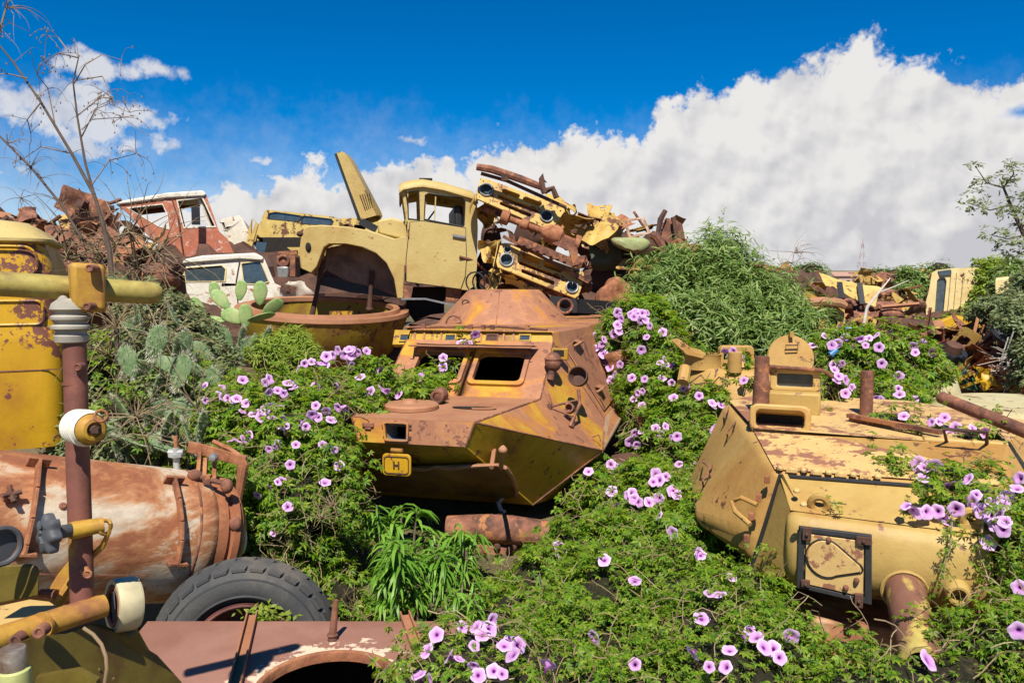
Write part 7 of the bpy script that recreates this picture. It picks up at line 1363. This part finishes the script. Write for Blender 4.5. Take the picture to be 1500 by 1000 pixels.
tangle('dry straw coloured twig thicket behind the ribbed gaiter', [(170, 480), (190, 500), (220, 470), (160, 520), (240, 500), (210, 450)], 6.9, 130, .7, 62, .005)
tangle('dry twig thicket at the foot of the prickly pear behind the boiler', [(230, 620), (260, 650), (200, 610), (290, 600), (180, 640)], 6.5, 90, .6, 63, .005)
tangle('dry stems hanging in the dark gap of the left vine mound', [(470, 760), (450, 790), (420, 800), (490, 740), (400, 820)], 5.75, 110, .22, 64, .003, None, .02, False)
tangle('bare dry sapling standing beside the far brown truck wreck', [(1148, 440), (1156, 410), (1160, 385), (1165, 370)], 11.5, 40, .6, 65, .005, m_twig)
d_ = M(); 
def right_tree():
    t = leafy('leaning_tree', 'small tree with sparse light leaves leaning in from the right edge', 'tree', [(1435, 270, 9.2, .12, .12, .06), (1450, 265, 9.2, .16, .15, .07), (1428, 290, 9.2, .12, .1, .08), (1445, 310, 9.1, .16, .15, .07), (1420, 300, 9.2, .08, .1, .04), (1470, 270, 9.3, .1, .1, .1), (1490, 250, 9.2, .15, .15, .1), (1480, 315, 9.2, .14, .15, .1), (1460, 345, 9.1, .16, .15, .1), (1480, 360, 9.1, .15, .15, .12), (1498, 375, 9.1, .15, .15, .14), (1428, 245, 9.2, .07, .1, .06), (1476, 237, 9.2, .05, .08, .06), (1500, 300, 9.2, .15, .15, .15), (1530, 320, 9.3, .3, .3, .4)], SMALL, .058, 900, m_greyl, 71, None, .7, 4, .3, False)
    d = M(); d.tube([P(x, y, 9.3) for x, y in ((1580, 560), (1540, 420), (1500, 345), (1480, 300), (1470, 275), (1464, 262))], [.06, .045, .025, .018, .012, .006], 7)
    for l in ([(1480, 300), (1450, 308), (1420, 298)], [(1470, 275), (1445, 268), (1430, 245)], [(1500, 345), (1475, 350), (1455, 345)], [(1470, 275), (1485, 255), (1480, 235)], [(1510, 365), (1495, 370), (1480, 365)]): d.tube([P(x, y, 9.25) for x, y in l], [.012, .008, .004], 5)
    t.part('trunk', d, m_bark)
right_tree()
# far away: hill, treeline, building, lattice mast
m = M(); xs = np.linspace(-300, 500, 60); g0 = []
for k, (y, h) in enumerate(((220, 2.6), (300, 7.5), (420, 9.5), (520, 2.5))): g0.append([(x, y+10*math.sin(x*.02), h*(.75+.3*mnoise.noise(Vector((x*.012, k*.3, 2))))+(0 if k in (1, 2) else 0)) for x in xs])
n_ = len(xs); m.add([p for r in g0 for p in r], [(j*n_+i, j*n_+i+1, (j+1)*n_+i+1, (j+1)*n_+i) for j in range(3) for i in range(n_-1)])
single('hill', m, rusty('far_scrub', [(.16, .17, .09), (.20, .17, .10), (.10, .13, .06)], .05, .5, .95, .3, spread=.5), 'low scrubby hill on the horizon', None, kind='structure', loc=(0, 0, 0))
for i, (px, py, dd, r, lb) in enumerate(((1375, 398, 60, 1.1, 'round dark tree on the horizon left of the cream cab'), (1290, 404, 110, 1.7, 'small far tree right of the lattice mast'), (1312, 404, 105, 1.5, 'second far tree right of the lattice mast'), (1188, 400, 80, 1.5, 'far tree above the brown truck wreck'), (1172, 402, 82, 1.4, 'lower far tree above the brown truck wreck'), (1335, 403, 90, 1.2, 'third far tree right of the lattice mast'))):
    leafy('far_tree', lb, 'tree', [(px, py, dd, r, r, r*.7), (px+14*60/dd*.5, py+4, dd, r*.8, r, r*.55), (px-12*60/dd*.6, py+5, dd, r*.7, r, r*.5)], SMALL, r*.2, 60/r, m_bush, 80+i, m_shadecore, .8, 5, .3)
t = T('building', 'long low pinkish building on the horizon', 'building', P(1240, 408, 160)); c = P(1240, 407, 160); d = M(); d.box(c+A3([0, 0, -1]), (6.5, 5, 2.6)); t.part('wall', d, plain('pink_wall', (.5, .36, .28), .8)); d = M(); d.prism([c+A3(p) for p in ((-3.5, -2.8, .3), (3.5, -2.8, .3), (3.5, 0, 1.1), (-3.5, 0, 1.1))], (0, 0, .1)); t.part('roof', d, plain('pink_roof', (.42, .24, .18), .8))
for x in (-2, -.7, .7, 2): d = M(); d.box(c+A3([x, -2.52, -.9]), (.6, .08, .9)); t.part('window', d, m_dark)
b = P(1262, 412, 330); t = T('lattice_mast', 'tall red and white lattice mast on the horizon', 'mast', b); H_ = 15.5; m_mw = plain('mast_white_hazed', (.6, .58, .56), .6); m_mr = plain('mast_red_hazed', (.42, .24, .20), .6); nS = 8; hwid = lambda u: 2.1*(1-u)**1.3+.3  # red and white paled in the colour to stand in for distance haze
for k in range(nS):
    d = M(); u0, u1 = k/nS, (k+1)/nS; c0 = [b+A3([sx*hwid(u0), sy*hwid(u0), u0*H_]) for sx, sy in ((-1, -1), (1, -1), (1, 1), (-1, 1))]; c1 = [b+A3([sx*hwid(u1), sy*hwid(u1), u1*H_]) for sx, sy in ((-1, -1), (1, -1), (1, 1), (-1, 1))]
    for i in range(4): j = (i+1) % 4; d.bar(c0[i], c1[i], .10, .10); d.bar(c0[i], c1[j], .05, .05); d.bar(c1[i], c1[j], .05, .05)
    t.part('lattice_section', d, m_mr if k % 2 else m_mw)
d = M(); d.cyl(b+A3([0, 0, H_]), b+A3([0, 0, H_+2.2]), .12, .06, 6); t.part('antenna', d, m_mr)
